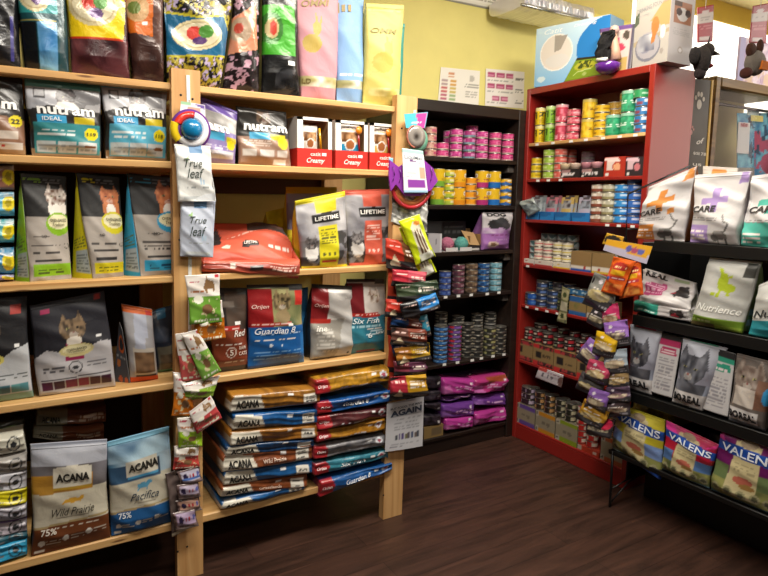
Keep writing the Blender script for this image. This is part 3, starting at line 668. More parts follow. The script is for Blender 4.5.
# red and white treat display boxes
def treat_box(lab, u0, u1, vt, y, side_u=None, pouch='3c9cc8', empty_=False, wide=1.):
    a = at_z(u0, ('Y', y), Z2); b_ = at_z(u1, ('Y', y), Z2); h = hit(u0, vt, ('Y', y))[2]-Z2; x0, x1 = a[0], b_[0]; d = .15; z = Z2
    t = empty('treat_display_box', ((x0+x1)/2, y+d/2, z), lab, 'display box', 'red and white treat boxes on the second shelf')
    wv = (x1-x0)*.16; red = 'c8281e'; wh = 'f0ece6'
    V, Fc, C = join([(*g_box(x0, y, z, x1, y+.003, z+h*.38), red), (*g_box(x0, y, z+h*.38, x0+wv, y+.003, z+h), wh), (*g_box(x1-wv*.7, y, z+h*.38, x1, y+.003, z+h), wh),
                     (*g_box(x0, y, z+h*.94, x1, y+.003, z+h), wh), (*g_box(x0+wv, y, z+h*.38, x0+wv*1.15, y+.003, z+h*.6), 'f4f0ea')])
    mesh('front', V, Fc, CARD, t, C, smooth=False)
    V, Fc, C = join([(*g_box(x0, y+.003, z, x0+.003, y+d, z+h*.38), red), (*g_box(x0, y+.003, z+h*.38, x0+.003, y+d, z+h), 'dcd4ce'), (*g_box(x1-.003, y+.003, z, x1, y+d, z+h), 'b08a5c'),
                     (*g_box(x0, y+d-.003, z, x1, y+d, z+h), 'a07c50'), (*g_box(x0, y+.003, z, x1, y+d, z+.003), red), (*g_box(x0+.003, y+.03, z+h-.003, x1, y+d, z+h), 'c9b090')])
    mesh('carton', V, Fc, CARD, t, C, smooth=False)
    asp = (x1-x0)/h
    fn = lambda s, t_, l=0: np.stack([x0+(x1-x0)*s, 0*s+y-l, z+h*t_], -1)
    lettering(fn, asp, ('catit', .52, .27, .3, 'f8e8e0', .07, 0, .02), t); lettering(fn, asp, ('Creamy', .52, .13, .52, 'f8f4f0', .13, 0, .015, .35), t)
    # pouch standing in the window, with a heart shaped bowl printed on it
    g = x0+wv*1.2; e = x1-wv*(2.3 if empty_ else 1.2)
    n = 30; S, T = np.meshgrid(np.linspace(0, 1, n), np.linspace(0, 1, n))
    ops = [('B', 'e9e0d8'), ('R', 0, .0, 1, .34, pouch), ('N', .1, .38, .9, .75, '6a4428', 'd8a878', 5), ('E', .5, .3, .27, .2, 'f0ebe4'), ('E', .5, .3, .22, .16, 'a8683c'), ('R', .3, .8, .8, .86, 'd8b070'), ('R', .42, .94, .58, .97, '3a3a3a')]
    C = paint(ops, S, T, .8, 3).reshape(-1, 3); bl = .012*np.sin(np.pi*S)*np.sin(np.pi*T)
    V = np.stack([g+(e-g)*S, y+.022-bl, z+h*.33+h*(.52 if empty_ else .6)*T+0*S], -1).reshape(-1, 3); k = n*n
    V = np.concatenate([V, V+[0, .004, 0]]); Fc = [(j*n+i, j*n+i+1, (j+1)*n+i+1, (j+1)*n+i) for j in range(n-1) for i in range(n-1)]; Fc += [tuple(i+k for i in f[::-1]) for f in Fc]
    mesh('treat_pouch', V, Fc, GLOSS, t, np.concatenate([C, C]))
    sx = e+.004 if empty_ else e-.012
    V, Fc = g_tube([(sx+.008, y+.012, z+h*.36), (sx, y+.01, z+h*.8)], .0045, 8); mesh('treat_tube', V, Fc, GLOSS, t, lin('e0a01c' if empty_ else 'a02828'))
    if not empty_:
        V, Fc = g_lathe([(0, -.002), (.014, 0), (.014, .003), (0, .004)], 20); V = np.array(V)
        V = np.stack([V[:, 0]+sx, y+.004-V[:, 2], V[:, 1]*1.15+z+h*.82], 1); mesh('round_tag', V, Fc, GLOSS, t, lin('e88a24'))
    V, Fc = g_box(x0+(x1-x0)*.7, y-.0015, z+h*.24, x0+(x1-x0)*.83, y, z+h*.3); mesh('price_sticker', V, Fc, INK, t, lin('f4f4f2'), smooth=False)
treat_box('half empty red and white display box showing one treat pouch and its bare inside', 297.5, 332, 116, 2.285, pouch='d8cfc4', empty_=True)
treat_box('red and white display box with a blue based pouch in its window', 335.5, 367.5, 119.5, 2.285, pouch='2f94c0')
treat_box('red and white display box with a yellow based pouch beside the middle post', 369.5, 396, 122.5, 2.285, pouch='d8b060')
# --- third shelf
Z3 = 1.17
for i, (v0, v1, c, lab) in enumerate(((292.5, 273.5, '8478ac', 'violet end of a flat bag at the bottom of the pile beside the green bag'), (274.5, 247, '2a86b4', 'strong blue end of a flat bag, second in the pile beside the green bag'),
        (247, 218, '4fa8ae', 'teal end of a flat bag in the middle of the pile beside the green bag'), (216, 190.5, '5aaed0', 'sky blue end of a flat bag, second from top of the pile'), (190, 163.5, '9c6c5c', 'brown end of a flat bag on top of the pile beside the green bag'))):
    bag('pet_food_bag', lab, 'pet food bag', [(-45, v0+1), (14.5, v0), (14, v1+1), (-45, v1)], ('Y', 2.33), [('B', c), ('R', 0, 0, 1, .12, 'b9b4cc' if i == 0 else c), ('E', .9, .5, .11, .33, 'e4d024'), ('E', .9, .5, .06, .16, 'a89a20'), ('N', 0, .75, 1, 1, c, 'd0d4d8', 8)],
        D=.3, bulge=.018, kind='lie', side=c, group='flat bags piled at the picture edge on the third shelf')
G3 = 'tall dark topped cat food bags on the third shelf'
def oven(c, catc, cat2, x=.72):
    return [('B', '262627'), ('R', 0, 0, 1, .6, 'a8a098'), ('N', 0, 0, 1, .6, '9c948c', 'b4aca4', 4), ('R', 0, .9, 1, 1, '1b1b1d'), ('L', .04, .92, .4, .97, 2, c), ('L', .42, .92, .85, .97, 2, '6a6a6c'),
            ('E', x+.02, .68, .22, .13, catc), ('C', x, .79, .24, catc, cat2), ('E', x, .65, .13, .08, 'ece6de'), ('E', x+.03, .54, .31, .11, c), ('E', x+.03, .56, .26, .07, 'e8e2b8'), ('L', .1, .33, .75, .36, 1, '4a4644'), ('L', .15, .42, .5, .44, 1, '6a645e'),
            ('L', .12, .26, .8, .3, 1, '3c3836'), ('R', .15, .18, .75, .205, '2c2a2a'), ('R', .1, .05, .98, .16, c), ('E', x+.2, .33, .07, 0, '3a3836'), ('E', x+.2, .33, .055, 0, 'a8a098'), ('L', .2, .07, .8, .13, 2, '4a5a1c' if c != '2f9cc8' else '1c4a6a')]
def OT(x=.74): return [('OVEN-BAKED', x, .575, .42, '3a3420', .03, 0, .01), ('NO', .38, .425, .12, '3a3634', .025), ('Tradition', x, .535, .3, '5a5030', .035, 0, .005, .3)]
for lab, q, gus, c, cc, c2 in (('bag with lime green side, lime band and a calico cat', [(30, 286), (72, 283.5), (66, 176), (20, 173)], [(14, 283), (30, 286.5), (21, 196), (18, 194)], '86b81e', 'e8e0d8', '6a4a38'),
                               ('bag with bright yellow side and a ginger cat', [(93, 282.5), (124, 279), (119, 177), (76, 173)], [(72, 278), (93, 283), (80, 195), (77, 194)], 'd2c81a', 'c87a48', '9a4a20'),
                               ('bag with sky blue side and ginger cat beside the tall post', [(141, 279.5), (186, 276), (182, 178), (127, 173)], [(122, 275), (141, 280), (131, 195), (128, 194)], '2f9cc8', 'c87a48', '9a4a20')):
    t = bag('pet_food_bag', lab, 'pet food bag', [q[0], (q[1][0], q[1][1], .03), (q[2][0], q[2][1], .05), (q[3][0], q[3][1], .03)], ('Y', 2.30), oven(c, cc, c2, .72 if q[0][0] < 90 else .7), OT(), D=.07, side=c, group=G3, mat=MATTE, bulge=.018)
    g0, g1, g2, g3 = gus
    panel('side_gusset', None, None, [(g0[0], g0[1], .06), (g1[0], g1[1], .0), (g2[0]+3, 176, .03), (g3[0]+3, 178, .04)] if 0 else [(g0[0], g0[1]-.5, .06), (g1[0]+.3, g1[1]-.5, .001), (q[3][0]+.8, 182, .03), (q[3][0]-1, 200, .05)], ('Y', 2.30),
          [('B', c), ('R', .25, .08, .95, .33, 'a8b4b8'), ('L', .3, .1, .9, .3, 7, '6a7478'), ('L', .1, .36, .9, .5, 4, '5a6a2a'), ('N', 0, .5, 1, 1, c, '6a7a30' if c == '86b81e' else c, 3)], th=.004, mat=MATTE, parent=t, bend=.006)
sal = [('B', 'd8624a'), ('R', 0, 0, 1, .1, 'c8503c'), ('P', [(.0, .35), (.14, .35), (.16, .7), (.06, .85), (0, .8)], '332c2c'), ('P', [(.55, .8), (.9, .6), (1.0, .5), (1, 1), (.45, 1)], '4a4240'), ('N', .5, .7, 1, .98, '3c3634', '7a5c50', 6), ('E', .2, .22, .05, 0, 'e8d8c8'), ('L', .25, .6, .6, .68, 1, 'f0c8b8'), ('L', .68, .25, .95, .35, 1, 'f4e8e0'), ('P', [(.38, .2), (.56, .24), (.56, .36), (.38, .32)], '2a2424')]
bag('pet_food_bag', 'salmon orange bag lying flat on top of its twin on the third shelf', 'pet food bag', [(203, 260), (300, 260), (276, 224, .26), (214, 223, .26)], ('Y', 2.28), sal, [('LIFETIME', .47, .28, .15, 'f0e8e0', .05)], D=.05, bulge=.01, kind='stand', side='cf5a44', mat=MATTE, wr=2.2, seal=False, snap=False, group='salmon bags lying on the third shelf')
bag('pet_food_bag', 'salmon orange bag lying flat under its twin on the third shelf', 'pet food bag', [(203, 283), (299, 279), (300, 259), (203, 260)], ('Y', 2.275), [('B', 'd4604a'), ('R', 0, .35, 1, .75, '9c4438'), ('E', .28, .55, .03, .2, 'e8d8cc'), ('R', .45, .4, .58, .7, '2c2626'), ('L', .65, .4, .95, .7, 2, 'e8c8bc')], D=.3, bulge=.02, kind='lie', side='cf5a44', group='salmon bags lying on the third shelf')
bag('pet_food_bag', 'yellow and grey bag standing behind the yellow striped one on the third shelf', 'pet food bag', [288, 332, (337, 187), (286, 187)], ('Y', 2.47), [('B', '8c8890'), ('R', 0, .92, 1, 1, 'd8c828'), ('K', 0, 0, .5, .45, 'd8c428', '8a7a20', 6), ('R', 0, .45, .4, .8, '7c7a8c')], D=.05, z0=Z3, side='cabc2c', mat=MATTE)
bag('pet_food_bag', 'crumpled bright yellow bag end behind the salmon bags', 'pet food bag', [262, 296, (292, 206), (266, 212)], ('Y', 2.56), [('B', 'd4c020'), ('N', 0, 0, 1, 1, 'b8a018', 'e4d430', 5)], D=.08, z0=Z3, side='c4b01c', wr=3)
def lifetime(c, c2): return [('B', '9c989a'), ('N', 0, 0, 1, 1, '85838a', 'bcbabc', 5), ('K', 0, 0, .35, .4, '3c3a3c', '7c7a7c', 7), ('K', .75, 0, 1, .5, '3a3838', '77757a', 7), ('R', 0, 0, 1, .04, c), ('R', .0, .93, 1, 1, c), ('R', .36, .04, .76, .6, c), ('R', .36, .78, .78, .95, c),
                           ('E', .2, .24, .13, .13, 'e8e4e0'), ('C', .2, .36, .12, '4a4646', '8a8484'), ('P', [(.26, .64), (.86, .64), (.86, .76), (.56, .775), (.26, .76)], '1e1e1e'), ('L', .4, .34, .72, .56, 6, c2), ('E', .45, .2, .03, 0, c2), ('E', .56, .2, .03, 0, c2), ('E', .67, .2, .03, 0, c2), ('R', .4, .08, .72, .12, 'c83c2c' if c[0] == 'd' and c[1] == '8' and c[2] == 'c' else c)]
bag('pet_food_bag', 'grey bag with bright yellow centre stripe and black name plate', 'pet food bag', [301.5, 347, (345, 191), (295, 201)], ('Y', 2.29), lifetime('d8cc20', '5a5a20'), [('LIFETIME', .56, .7, .5, 'f2f0ea', .055, 0, .02)], D=.08, z0=Z3, side='c8bc24', mat=MATTE)
bag('pet_food_bag', 'grey bag with salmon red centre stripe and black name plate', 'pet food bag', [349.5, 389, (390, 189), (342, 190)], ('Y', 2.31), lifetime('cf5c48', 'f0c8bc'), [('LIFETIME', .55, .71, .55, 'f2f0ea', .055, 0, .02)], D=.08, z0=Z3, side='a89c9c', mat=MATTE)
# --- fourth shelf
Z4 = .777
def squares(y0, y1, n, cs, x0=.06, x1=.96): return [('R', x0+(x1-x0)*i/n, y0, x0+(x1-x0)*(i+.9)/n, y1, cs[i % len(cs)]) for i in range(n)]
bag('pet_food_bag', 'black topped bag with red tab and teal squares, cut by the picture edge', 'pet food bag', [-42, 34, (27, 296), (-40, 300)], PB,
    [('B', '1e1e22'), ('P', [(0, 0), (1, 0), (1, .55), (.75, .5), (.4, .35), (0, .35)], 'b9bcc0'), ('R', .74, .84, .9, .93, 'a83028'), ('E', .38, .7, .2, .2, '6a5a4c'), ('E', .48, .42, .14, .05, 'd8cc6a'), ('R', .78, .53, .86, .56, 'e8e8e8'), ('R', 0, 0, 1, .07, '7c9a88'), ('L', .5, .22, .95, .28, 2, '3c4444')]+squares(.08, .17, 7, ['4a8088', '3c6a78', '5a9090']),
    [('ovenbaked', .46, .42, .2, '3a3420', .03)], D=.09, z0=Z4, side='6a6c70', mat=MATTE)
bag('pet_food_bag', 'large navy topped bag with tabby cat and maroon squares', 'pet food bag', [(39.5, 401.5), (116, 392), (104, 291), (29.5, 306)], ('Y', 2.31),
    [('B', '26262e'), ('P', [(0, 0), (1, 0), (1, .5), (.85, .52), (.5, .42), (.15, .5), (0, .42)], 'b4b2b6'), ('N', 0, 0, 1, .36, 'aaa8ac', 'c2c0c4', 3), ('P', [(.38, .36), (.62, .36), (.6, .55), (.4, .55)], '8c1c4c'), ('C', .51, .68, .17, '8c7458', '3c3024'), ('E', .51, .56, .1, .05, 'e0d8cc'), ('E', .53, .46, .22, .07, 'cfc48c'), ('E', .53, .47, .18, .045, 'e6deb0'),
     ('R', .8, .56, .88, .585, 'e8e8e8'), ('R', .12, .89, .24, .93, 'a02858'), ('R', .84, .93, .93, .99, 'a83028'), ('E', .5, .28, .09, 0, '2c2c30'), ('E', .5, .28, .075, 0, 'b4b2b6'), ('E', .5, .28, .04, .02, '2c2c30'), ('L', .1, .25, .36, .32, 2, '5a5a60'), ('L', .65, .27, .9, .34, 2, '5a5a60'), ('R', .05, .165, .5, .18, '2c2c30'), ('R', .52, .17, .95, .19, '2c2c30')]+squares(.05, .15, 6, ['4c1c38', '3c1430', '7c1c4c', '8c2450'], .05, .97),
    [('OVEN-BAKED', .53, .475, .26, '3a3018', .024), ('Tradition', .53, .45, .2, '5a4c28', .024, 0, .005, .3)], D=.09, side='5a5c64', mat=MATTE)
t = bag('pet_food_bag', 'slim bag with orange top, orange base and a window of kibble', 'pet food bag', [(131, 390), (158.5, 383), (152, 309), (121, 303.5)], ('Y', 2.33),
    [('B', 'a9a8ac'), ('P', [(0, .9), (1, .9), (1, 1), (0, 1)], 'd8641c'), ('R', 0, 0, 1, .06, 'd2501c'), ('R', .15, .1, .95, .46, 'c8c0b4'), ('N', .22, .12, .9, .4, '4a3424', '8a6a4c', 9), ('R', .22, .07, .95, .1, '2a2a2a'), ('P', [(.25, .45), (.6, .45), (.75, .9), (.35, .9)], 'b8bed0'), ('K', .4, .6, .75, .88, '3c4a6c', 'b8bed0', 5), ('R', .75, .9, .95, .97, 'c02c20')], D=.07, side='46454a', mat=MATTE)
panel('side_gusset', None, None, [(113, 387, .05), (131, 391, .0), (122, 330, .02), (119, 322, .04)], ('Y', 2.328), [('B', '4a494e'), ('E', .55, .72, .35, .14, 'c85a1c'), ('E', .55, .72, .26, .1, '2a2a2c'), ('E', .3, .4, .16, .06, 'b86a34'), ('E', .45, .16, .13, .05, 'b85a34'), ('E', .8, .16, .13, .05, 'b85a34'), ('L', .1, .5, .9, .56, 1, '9a9a9a')], th=.004, parent=t, mat=MATTE)
bag('pet_food_bag', 'dark blue and grey bag with pale label behind the orange topped slim bag', 'pet food bag', [157, 176, (172, 305), (148, 312)], ('Y', 2.42), [('B', '2c3240'), ('N', 0, .5, 1, 1, '20242c', '5a6478', 5), ('R', .1, 0, 1, .42, '6a6658'), ('N', .2, .05, .9, .3, '3c3026', '6a5a46', 8), ('R', 0, 0, 1, .05, '4a7a58'), ('R', .3, .85, .7, 1, '3c86b0')], D=.06, z0=Z4, side='2c3038')
def orijen(low, top1, top2, tile='8c1c20'):
    return [('B', '2a2624'), ('N', 0, .48, 1, .96, top1, top2, 4), ('R', 0, .5, .42, .95, tile), ('R', 0, 0, 1, .5, low), ('R', .05, .51, .75, .56, 'a82c24'), ('L', .06, .525, .74, .55, 1, 'e8c8c0'), ('L', .1, .33, .8, .36, 1, 'e8e0d8'), ('R', .75, .93, 1, 1, '444')]
bag('pet_food_bag', 'bag with rust brown lower panel beside the tall post', 'pet food bag', [212, 249, (247, 288), (206, 288)], PB, orijen('7c3a26', '1c1a18', '5a4a40', '241e1c')+[('R', .2, .78, .65, .84, '5a5048'), ('E', .48, .24, .14, 0, 'd8c8bc'), ('E', .48, .24, .115, 0, '7c3a26'), ('L', .3, .12, .9, .15, 1, 'd0b8ac'), ('R', 0, 0, 1, .06, '241a18')],
    [('Red', .74, .47, .36, 'f0e8e0', .08, 0, .01, .3), ('5', .48, .24, .1, 'e8dcd0', .07), ('RAW', .8, .29, .22, 'e0d0c4', .045), ('CATS', .8, .22, .24, 'e0d0c4', .045)], D=.09, z0=Z4, side='2c2422', stickers=((.62, .57, .78, .61, 'f0f0ee'),))
bag('pet_food_bag', 'bag with vivid blue lower half, tabby cat picture and red tile', 'pet food bag', [247.5, 304, (302, 284), (247, 285)], ('Y', 2.295), orijen('1c5a9c', '4c5a38', 'a8a070')+[('C', .6, .78, .17, '8c7a58', '3c3424'), ('E', .6, .62, .14, .08, '8a7858'), ('P', [(.85, .75), (1, .75), (1, .92), (.85, .92)], 'c0342c'), ('L', .2, .4, .9, .43, 1, 'bcd4ec'), ('E', .36, .27, .03, 0, 'dfe8f0'), ('E', .55, .27, .02, 0, 'dfe8f0'), ('L', .1, .1, .9, .22, 3, '7ca8d4'), ('R', 0, 0, 1, .04, '16345c'), ('R', .9, 0, 1, .4, '2a74b8')],
    [('Guardian 8', .45, .455, .72, 'f4f6fa', .075, 0, .01, .3), ('Orijen', .2, .74, .3, 'd8b8b0', .06, 0, .005, .3)], D=.1, z0=Z4, side='1a4a84', stickers=((.68, .5, .77, .53, 'f0f0ee'),))
bag('pet_food_bag', 'narrow blue bag edge behind the vivid blue cat bag', 'pet food bag', [290, 308, (308, 287), (288, 290)], ('Y', 2.42), [('B', '1f6fa8'), ('N', 0, 0, 1, 1, '1a5a90', '3c8cc4', 4)], D=.04, z0=Z4, side='1c5c90')
bag('pet_food_bag', 'folded bag with pale grey lower half and a black and white cat', 'pet food bag', [(310, 356), (351, 362), (352, 286), (312, 284)], ('Y', 2.31), [('B', '2a2826'), ('R', 0, .5, .4, .95, '7c1c20'), ('N', .35, .5, 1, .95, '181818', 'd8d4d0', 3), ('P', [(0, 0), (1, 0), (.95, .3), (.75, .55), (0, .5)], '9c9890'), ('P', [(.55, 0), (1, 0), (1, .55), (.8, .6)], 'b9b8b6'), ('R', .0, .49, .45, .54, 'a82c24'), ('L', .1, .1, .5, .4, 6, 'c8c4bc'), ('R', .85, .04, .9, .07, '222')],
    [('Orijen', .2, .72, .28, 'd8b8b0', .06, 0, .005, .3), ('ine', .22, .42, .25, 'ece8e0', .07, 0, .01, .3)], D=.08, side='242220', wr=2)
bag('pet_food_bag', 'bag with teal blue lower half and small cat beside the middle post', 'pet food bag', [342, 388, (384, 279), (347, 279)], ('Y', 2.32), orijen('2f7890', '8c8480', 'cfc8c2', '6a1c22')+[('C', .68, .76, .15, '7a5c48', 'd8d0c8'), ('R', .35, .5, .8, .53, 'a82c24'), ('L', .1, .36, .8, .4, 1, 'a8d0dc'), ('N', .1, .05, .4, .35, '2a6a80', '3c8ca0', 6), ('L', .45, .25, .85, .34, 2, 'd0e4ea'), ('R', .3, .01, .7, .04, '7c3040'), ('R', .92, 0, 1, .45, '1c5468')],
    [('Six Fish', .45, .45, .62, 'e8f2f4', .075, 0, .01, .3), ('6', .52, .25, .1, 'e8f2f4', .07), ('RAW', .76, .27, .2, 'e8f2f4', .04)], D=.09, z0=Z4, side='20303a')
# --- bottom shelf
Z5 = .232
PA = ('Y', 2.29)
G5 = 'bag ends stacked flat at the picture edge on the bottom shelf'
rows5 = [(566, 541, '2f9cc8', 'bright blue bag end at the bottom of the edge stack'), (544, 531, '1f5a6c', 'dark teal bag end, second lowest of the edge stack'), (534, 517.5, 'b8b0bc', 'mauve white bag end over the dark teal one'), (519.5, 503.5, 'aaa8b4', 'greyish white bag end under the yellow one'),
         (505, 488, 'd8cc1c', 'bright yellow bag end in the edge stack'), (491, 470, 'bcbcc4', 'pale grey bag end over the yellow one'), (472.5, 455, '9c9894', 'dim grey bag end, second from top of the edge stack'), (458, 433, 'c8c6b8', 'cream white bag end with a chicken badge on top of the edge stack')]
for i, (v0, v1, c, lab) in enumerate(rows5):
    bag('pet_food_bag', lab, 'pet food bag', [(-60, v0+14), (27+(i < 2)*1, v0-2), (27-(i > 6)*4, v1-2), (-60, v1+11)], ('Y', 2.28+.006*(i % 3)), [('B', c), ('R', 0, .85, 1, 1, '5a3c78' if i == 2 else c), ('E', .86, .5, .085, .36, '26282c'), ('E', .86, .5, .07, .3, c), ('E', .86, .5, .04, .14, '26282c'), ('L', 0, .3, .72, .5, 1, '6a6c70')], D=.28, bulge=.012, kind='lie', side=c, group=G5)
bag('pet_food_bag', 'black and lime bag lying over the edge stack under the fourth shelf', 'pet food bag', [(-50, 440), (22, 433), (24, 418), (-50, 424)], ('Y', 2.36), [('B', '2c2e2c'), ('R', 0, 0, 1, .5, 'b4b8a8'), ('R', .3, .2, .9, .6, '7c9a4c')], D=.25, bulge=.02, kind='lie', side='2c2e2c')
bag('pet_food_bag', 'white and brown bag lying at the back, right under the fourth shelf', 'pet food bag', [(36, 427), (106, 423), (106, 405), (37, 408)], ('Y', 2.42), [('B', '6c3c26'), ('R', 0, 0, .43, 1, '8c8674'), ('L', .6, .3, .95, .7, 2, 'b8a08c')], [('ACANA', .2, .4, .26, '1e1e1e', .35)], D=.25, bulge=.02, kind='lie', side='6c3c26', group='white and brown bags lying behind the prairie bag')
bag('pet_food_bag', 'white and brown bag lying at the back behind the prairie bag top', 'pet food bag', [(33, 446), (104, 442), (104, 425), (34, 429)], ('Y', 2.40), [('B', '6c3c26'), ('R', 0, 0, .4, 1, '8c8674'), ('L', .55, .3, .95, .7, 2, 'b8a08c')], [('ACANA', .2, .5, .26, '1e1e1e', .35)], D=.25, bulge=.02, kind='lie', side='6c3c26', group='white and brown bags lying behind the prairie bag')
def acana(low, a, b_, c_): return [('B', 'c9c3b0'), ('R', 0, .58, 1, 1, a), ('N', 0, .58, 1, .98, a, b_, 3), ('N', 0, .56, .8, .72, c_[0], c_[1], 4), ('R', 0, .0, 1, .26, low), ('P', [(0, .24), (1, .28), (1, .3), (0, .26)], 'a8946a'), ('P', [(.27, .6), (.78, .6), (.78, .78), (.52, .8), (.27, .78)], 'cfcabb'),
        ('L', .3, .22, .95, .24, 1, 'd8cfc0'), ('E', .12, .1, .045, 0, 'e8e4dc'), ('E', .42, .12, .045, 0, 'e8e4dc'), ('E', .72, .14, .045, 0, 'e8e4dc'), ('L', .18, .08, .36, .13, 2, 'c8beb0'), ('L', .48, .1, .65, .15, 2, 'c8beb0'), ('L', .78, .12, .95, .17, 2, 'c8beb0'), ('L', .28, .315, .72, .345, 2, '8a8272'), ('R', .04, .02, .16, .04, 'd8d0c4')]
bag('pet_food_bag', 'brown and cream bag with orange cat silhouette and prairie picture', 'pet food bag', [(31.5, 562), (111, 545), (107, 439), (30, 444)], ('Y', 2.27),
    acana('6c3a1c', '4c4440', '9c9ca8', ('6a4a1c', 'b8862c'))+[('R', 0, .88, 1, 1, '9aa0b0'), ('N', 0, .8, 1, .97, '6a6c78', 'b4b8c4', 3), ('P', [(.0, .62), (.27, .62), (.27, .55), (0, .56)], 'a87c2c'), ('R', .28, .58, .78, .605, 'b08c2c'), ('E', .52, .475, .12, .022, 'cf9c34'), ('E', .645, .49, .03, 0, 'cf9c34'), ('P', [(.4, .48), (.36, .43), (.42, .47)], 'cf9c34'), ('P', [(.6, .47), (.63, .44), (.63, .48)], 'cf9c34')],
    [('ACANA', .53, .69, .44, '26241f', .075, 0, .045), ('Wild Prairie', .52, .375, .56, '3a362e', .075, 0, 0, .4), ('75%', .2, .21, .2, 'e8e0d4', .06)], D=.09, side='5c3418', mat=MATTE)
bag('pet_food_bag', 'blue and cream bag with blue cat silhouette and ocean picture', 'pet food bag', [(112, 545.5), (172.5, 530), (169, 426), (107, 442)], ('Y', 2.27),
    acana('1f5a94', '4a7a9c', 'c4dcea', ('1c2c44', '3c6488'))+[('R', 0, .91, 1, 1, '7cb4d0'), ('N', 0, .76, 1, .94, '2c5c84', 'b8d8ea', 4), ('R', .28, .58, .78, .605, '4c98c4'), ('E', .52, .485, .1, .03, '5aa0c4'), ('E', .62, .51, .04, 0, '5aa0c4'), ('P', [(.44, .48), (.43, .43), (.48, .47)], '5aa0c4'), ('P', [(.56, .47), (.58, .43), (.6, .48)], '5aa0c4')],
    [('ACANA', .54, .69, .48, '26241f', .08, 0, .045), ('Pacifica', .54, .385, .46, '2a3a4c', .075, 0, 0, .4), ('75%', .22, .215, .2, 'e8eef4', .06)], D=.09, side='1c4a7c', mat=MATTE)
# stacked bags lying flat, right bay
def stacked(q, c, brand, lab, grp, y, name=None, side=None, white=True, D=.40):
    u0, v0, u1, v1, h0, h1 = q   # left-bottom, right-bottom, heights
    if white:
        ops = [('B', c), ('N', .34, 0, 1, 1, c, side or c, 4), ('P', [(0, 0), (.37, 0), (.31, .85), (.03, .9), (0, .6)], 'd8d3c4'), ('R', .37, .0, .98, .07, 'c9c4b4'), ('R', .8, .15, .95, .75, 'dcd8ce'), ('L', .82, .25, .93, .65, 4, '3c3c3c'), ('R', .62, .65, .68, .82, 'f0f0f0')]
        tx = [('ACANA', .175, .42, .25, '24221e', .44, 0, .05)]+([(name, .55, .4, .26, 'e0c8b8', .22)] if name else [])
    else:
        ops = [('B', c), ('N', 0, 0, 1, 1, c, side or c, 4), ('P', [(0, 0), (.17, 0), (.19, .5), (.15, .95), (0, 1)], 'a82830'), ('E', .9, .62, .055, .24, 'd8dce4'), ('E', .9, .62, .03, .13, 'a85060'), ('R', .74, .62, .8, .78, 'f0f0f0'), ('L', .3, .2, .7, .3, 1, 'c8ccd4')]
        tx = [('Orijen', .085, .5, .12, 'f0dcdc', .25, 0, .01, .3)]+([(name, .5, .5, .34, 'eef2f6', .32, 0, .01, .25)] if name else [])
    bag('pet_food_bag', lab, 'pet food bag', [(u0, v0), (u1, v1), (u1, v1-h1), (u0, v0-h0)], ('Y', y), ops, tx, D=D, bulge=.005, kind='lie', side=side or c, back=c, wr=.9, group=grp)
gA = 'flat bags stacked beside the tall post on the bottom shelf'; gB = 'flat bags stacked beside the middle post on the bottom shelf'
A = [((221, 519.5, 305, 497.5, 18, 16), '1f5a94', 'bright blue bag at the very bottom of the stack beside tall post', '2a6cb0', None), ((221, 500, 307, 487, 14, 14), '8a4a26', 'rust brown bag lying second from the bottom beside the tall post', '6c3a20', 'Grasslands'),
     ((224, 487, 312, 474, 16, 14), '1f5a94', 'bright blue bag third from the bottom beside the tall post', '174a7c', None), ((223, 473.5, 312, 460, 18, 17), '8a4c2c', 'rust brown bag fourth from the bottom beside the tall post', '6c3a22', 'Wild Prairie'),
     ((226, 457.5, 314, 447, 12, 9), '17406c', 'dark blue thin bag under the second gold bag beside tall post', '102c4c', None), ((230, 447, 318, 438, 16, 15), 'a8702c', 'gold brown bag third from the top beside the tall post', '8a5a22', None),
     ((233, 431.5, 318, 424, 18, 15), '1f5a98', 'bright blue bag second from top beside the tall post', '174878', None), ((231, 414, 320, 404, 20, 16), 'a4702a', 'gold brown bag on top of the stack beside tall post', '7c5220', None)]
for i, (q, c, lab, sd, nm) in enumerate(A): stacked(q, c, 1, lab, gA, 2.256-.003*i, nm, sd)
B = [((320, 499, 392, 475.5, 19, 13), '1f5a9c', 'vivid blue bag at the bottom of the stack beside middle post', '174880', 'Guardian 8'), ((315, 478.5, 388, 461.5, 15, 12), '3f8ca0', 'teal bag second from bottom beside the middle post', '2c6c80', 'Six Fish'),
     ((315, 460.5, 385, 446, 14, 12), '8c8c90', 'grey white bag third from bottom beside the middle post', '6a6a70', None), ((317, 443.5, 385, 430, 12, 12), 'b07c24', 'mustard gold bag fourth from bottom beside the middle post', '8a5c1c', None),
     ((318, 431, 388, 418, 15, 12), '5a2a2e', 'maroon bag third from top beside the middle post', '441e22', None), ((318, 416, 392, 402, 14, 12), '1f5aa0', 'vivid blue bag second from top beside the middle post', '174884', 'Guardian 8'),
     ((316, 396, 389, 382, 16, 15), 'c08c28', 'golden yellow and charcoal bag on top beside the middle post', '7c5a1c', None)]
for i, (q, c, lab, sd, nm) in enumerate(B): stacked(q, c, 0, lab, gB, 2.242-.003*i, nm, sd, False)
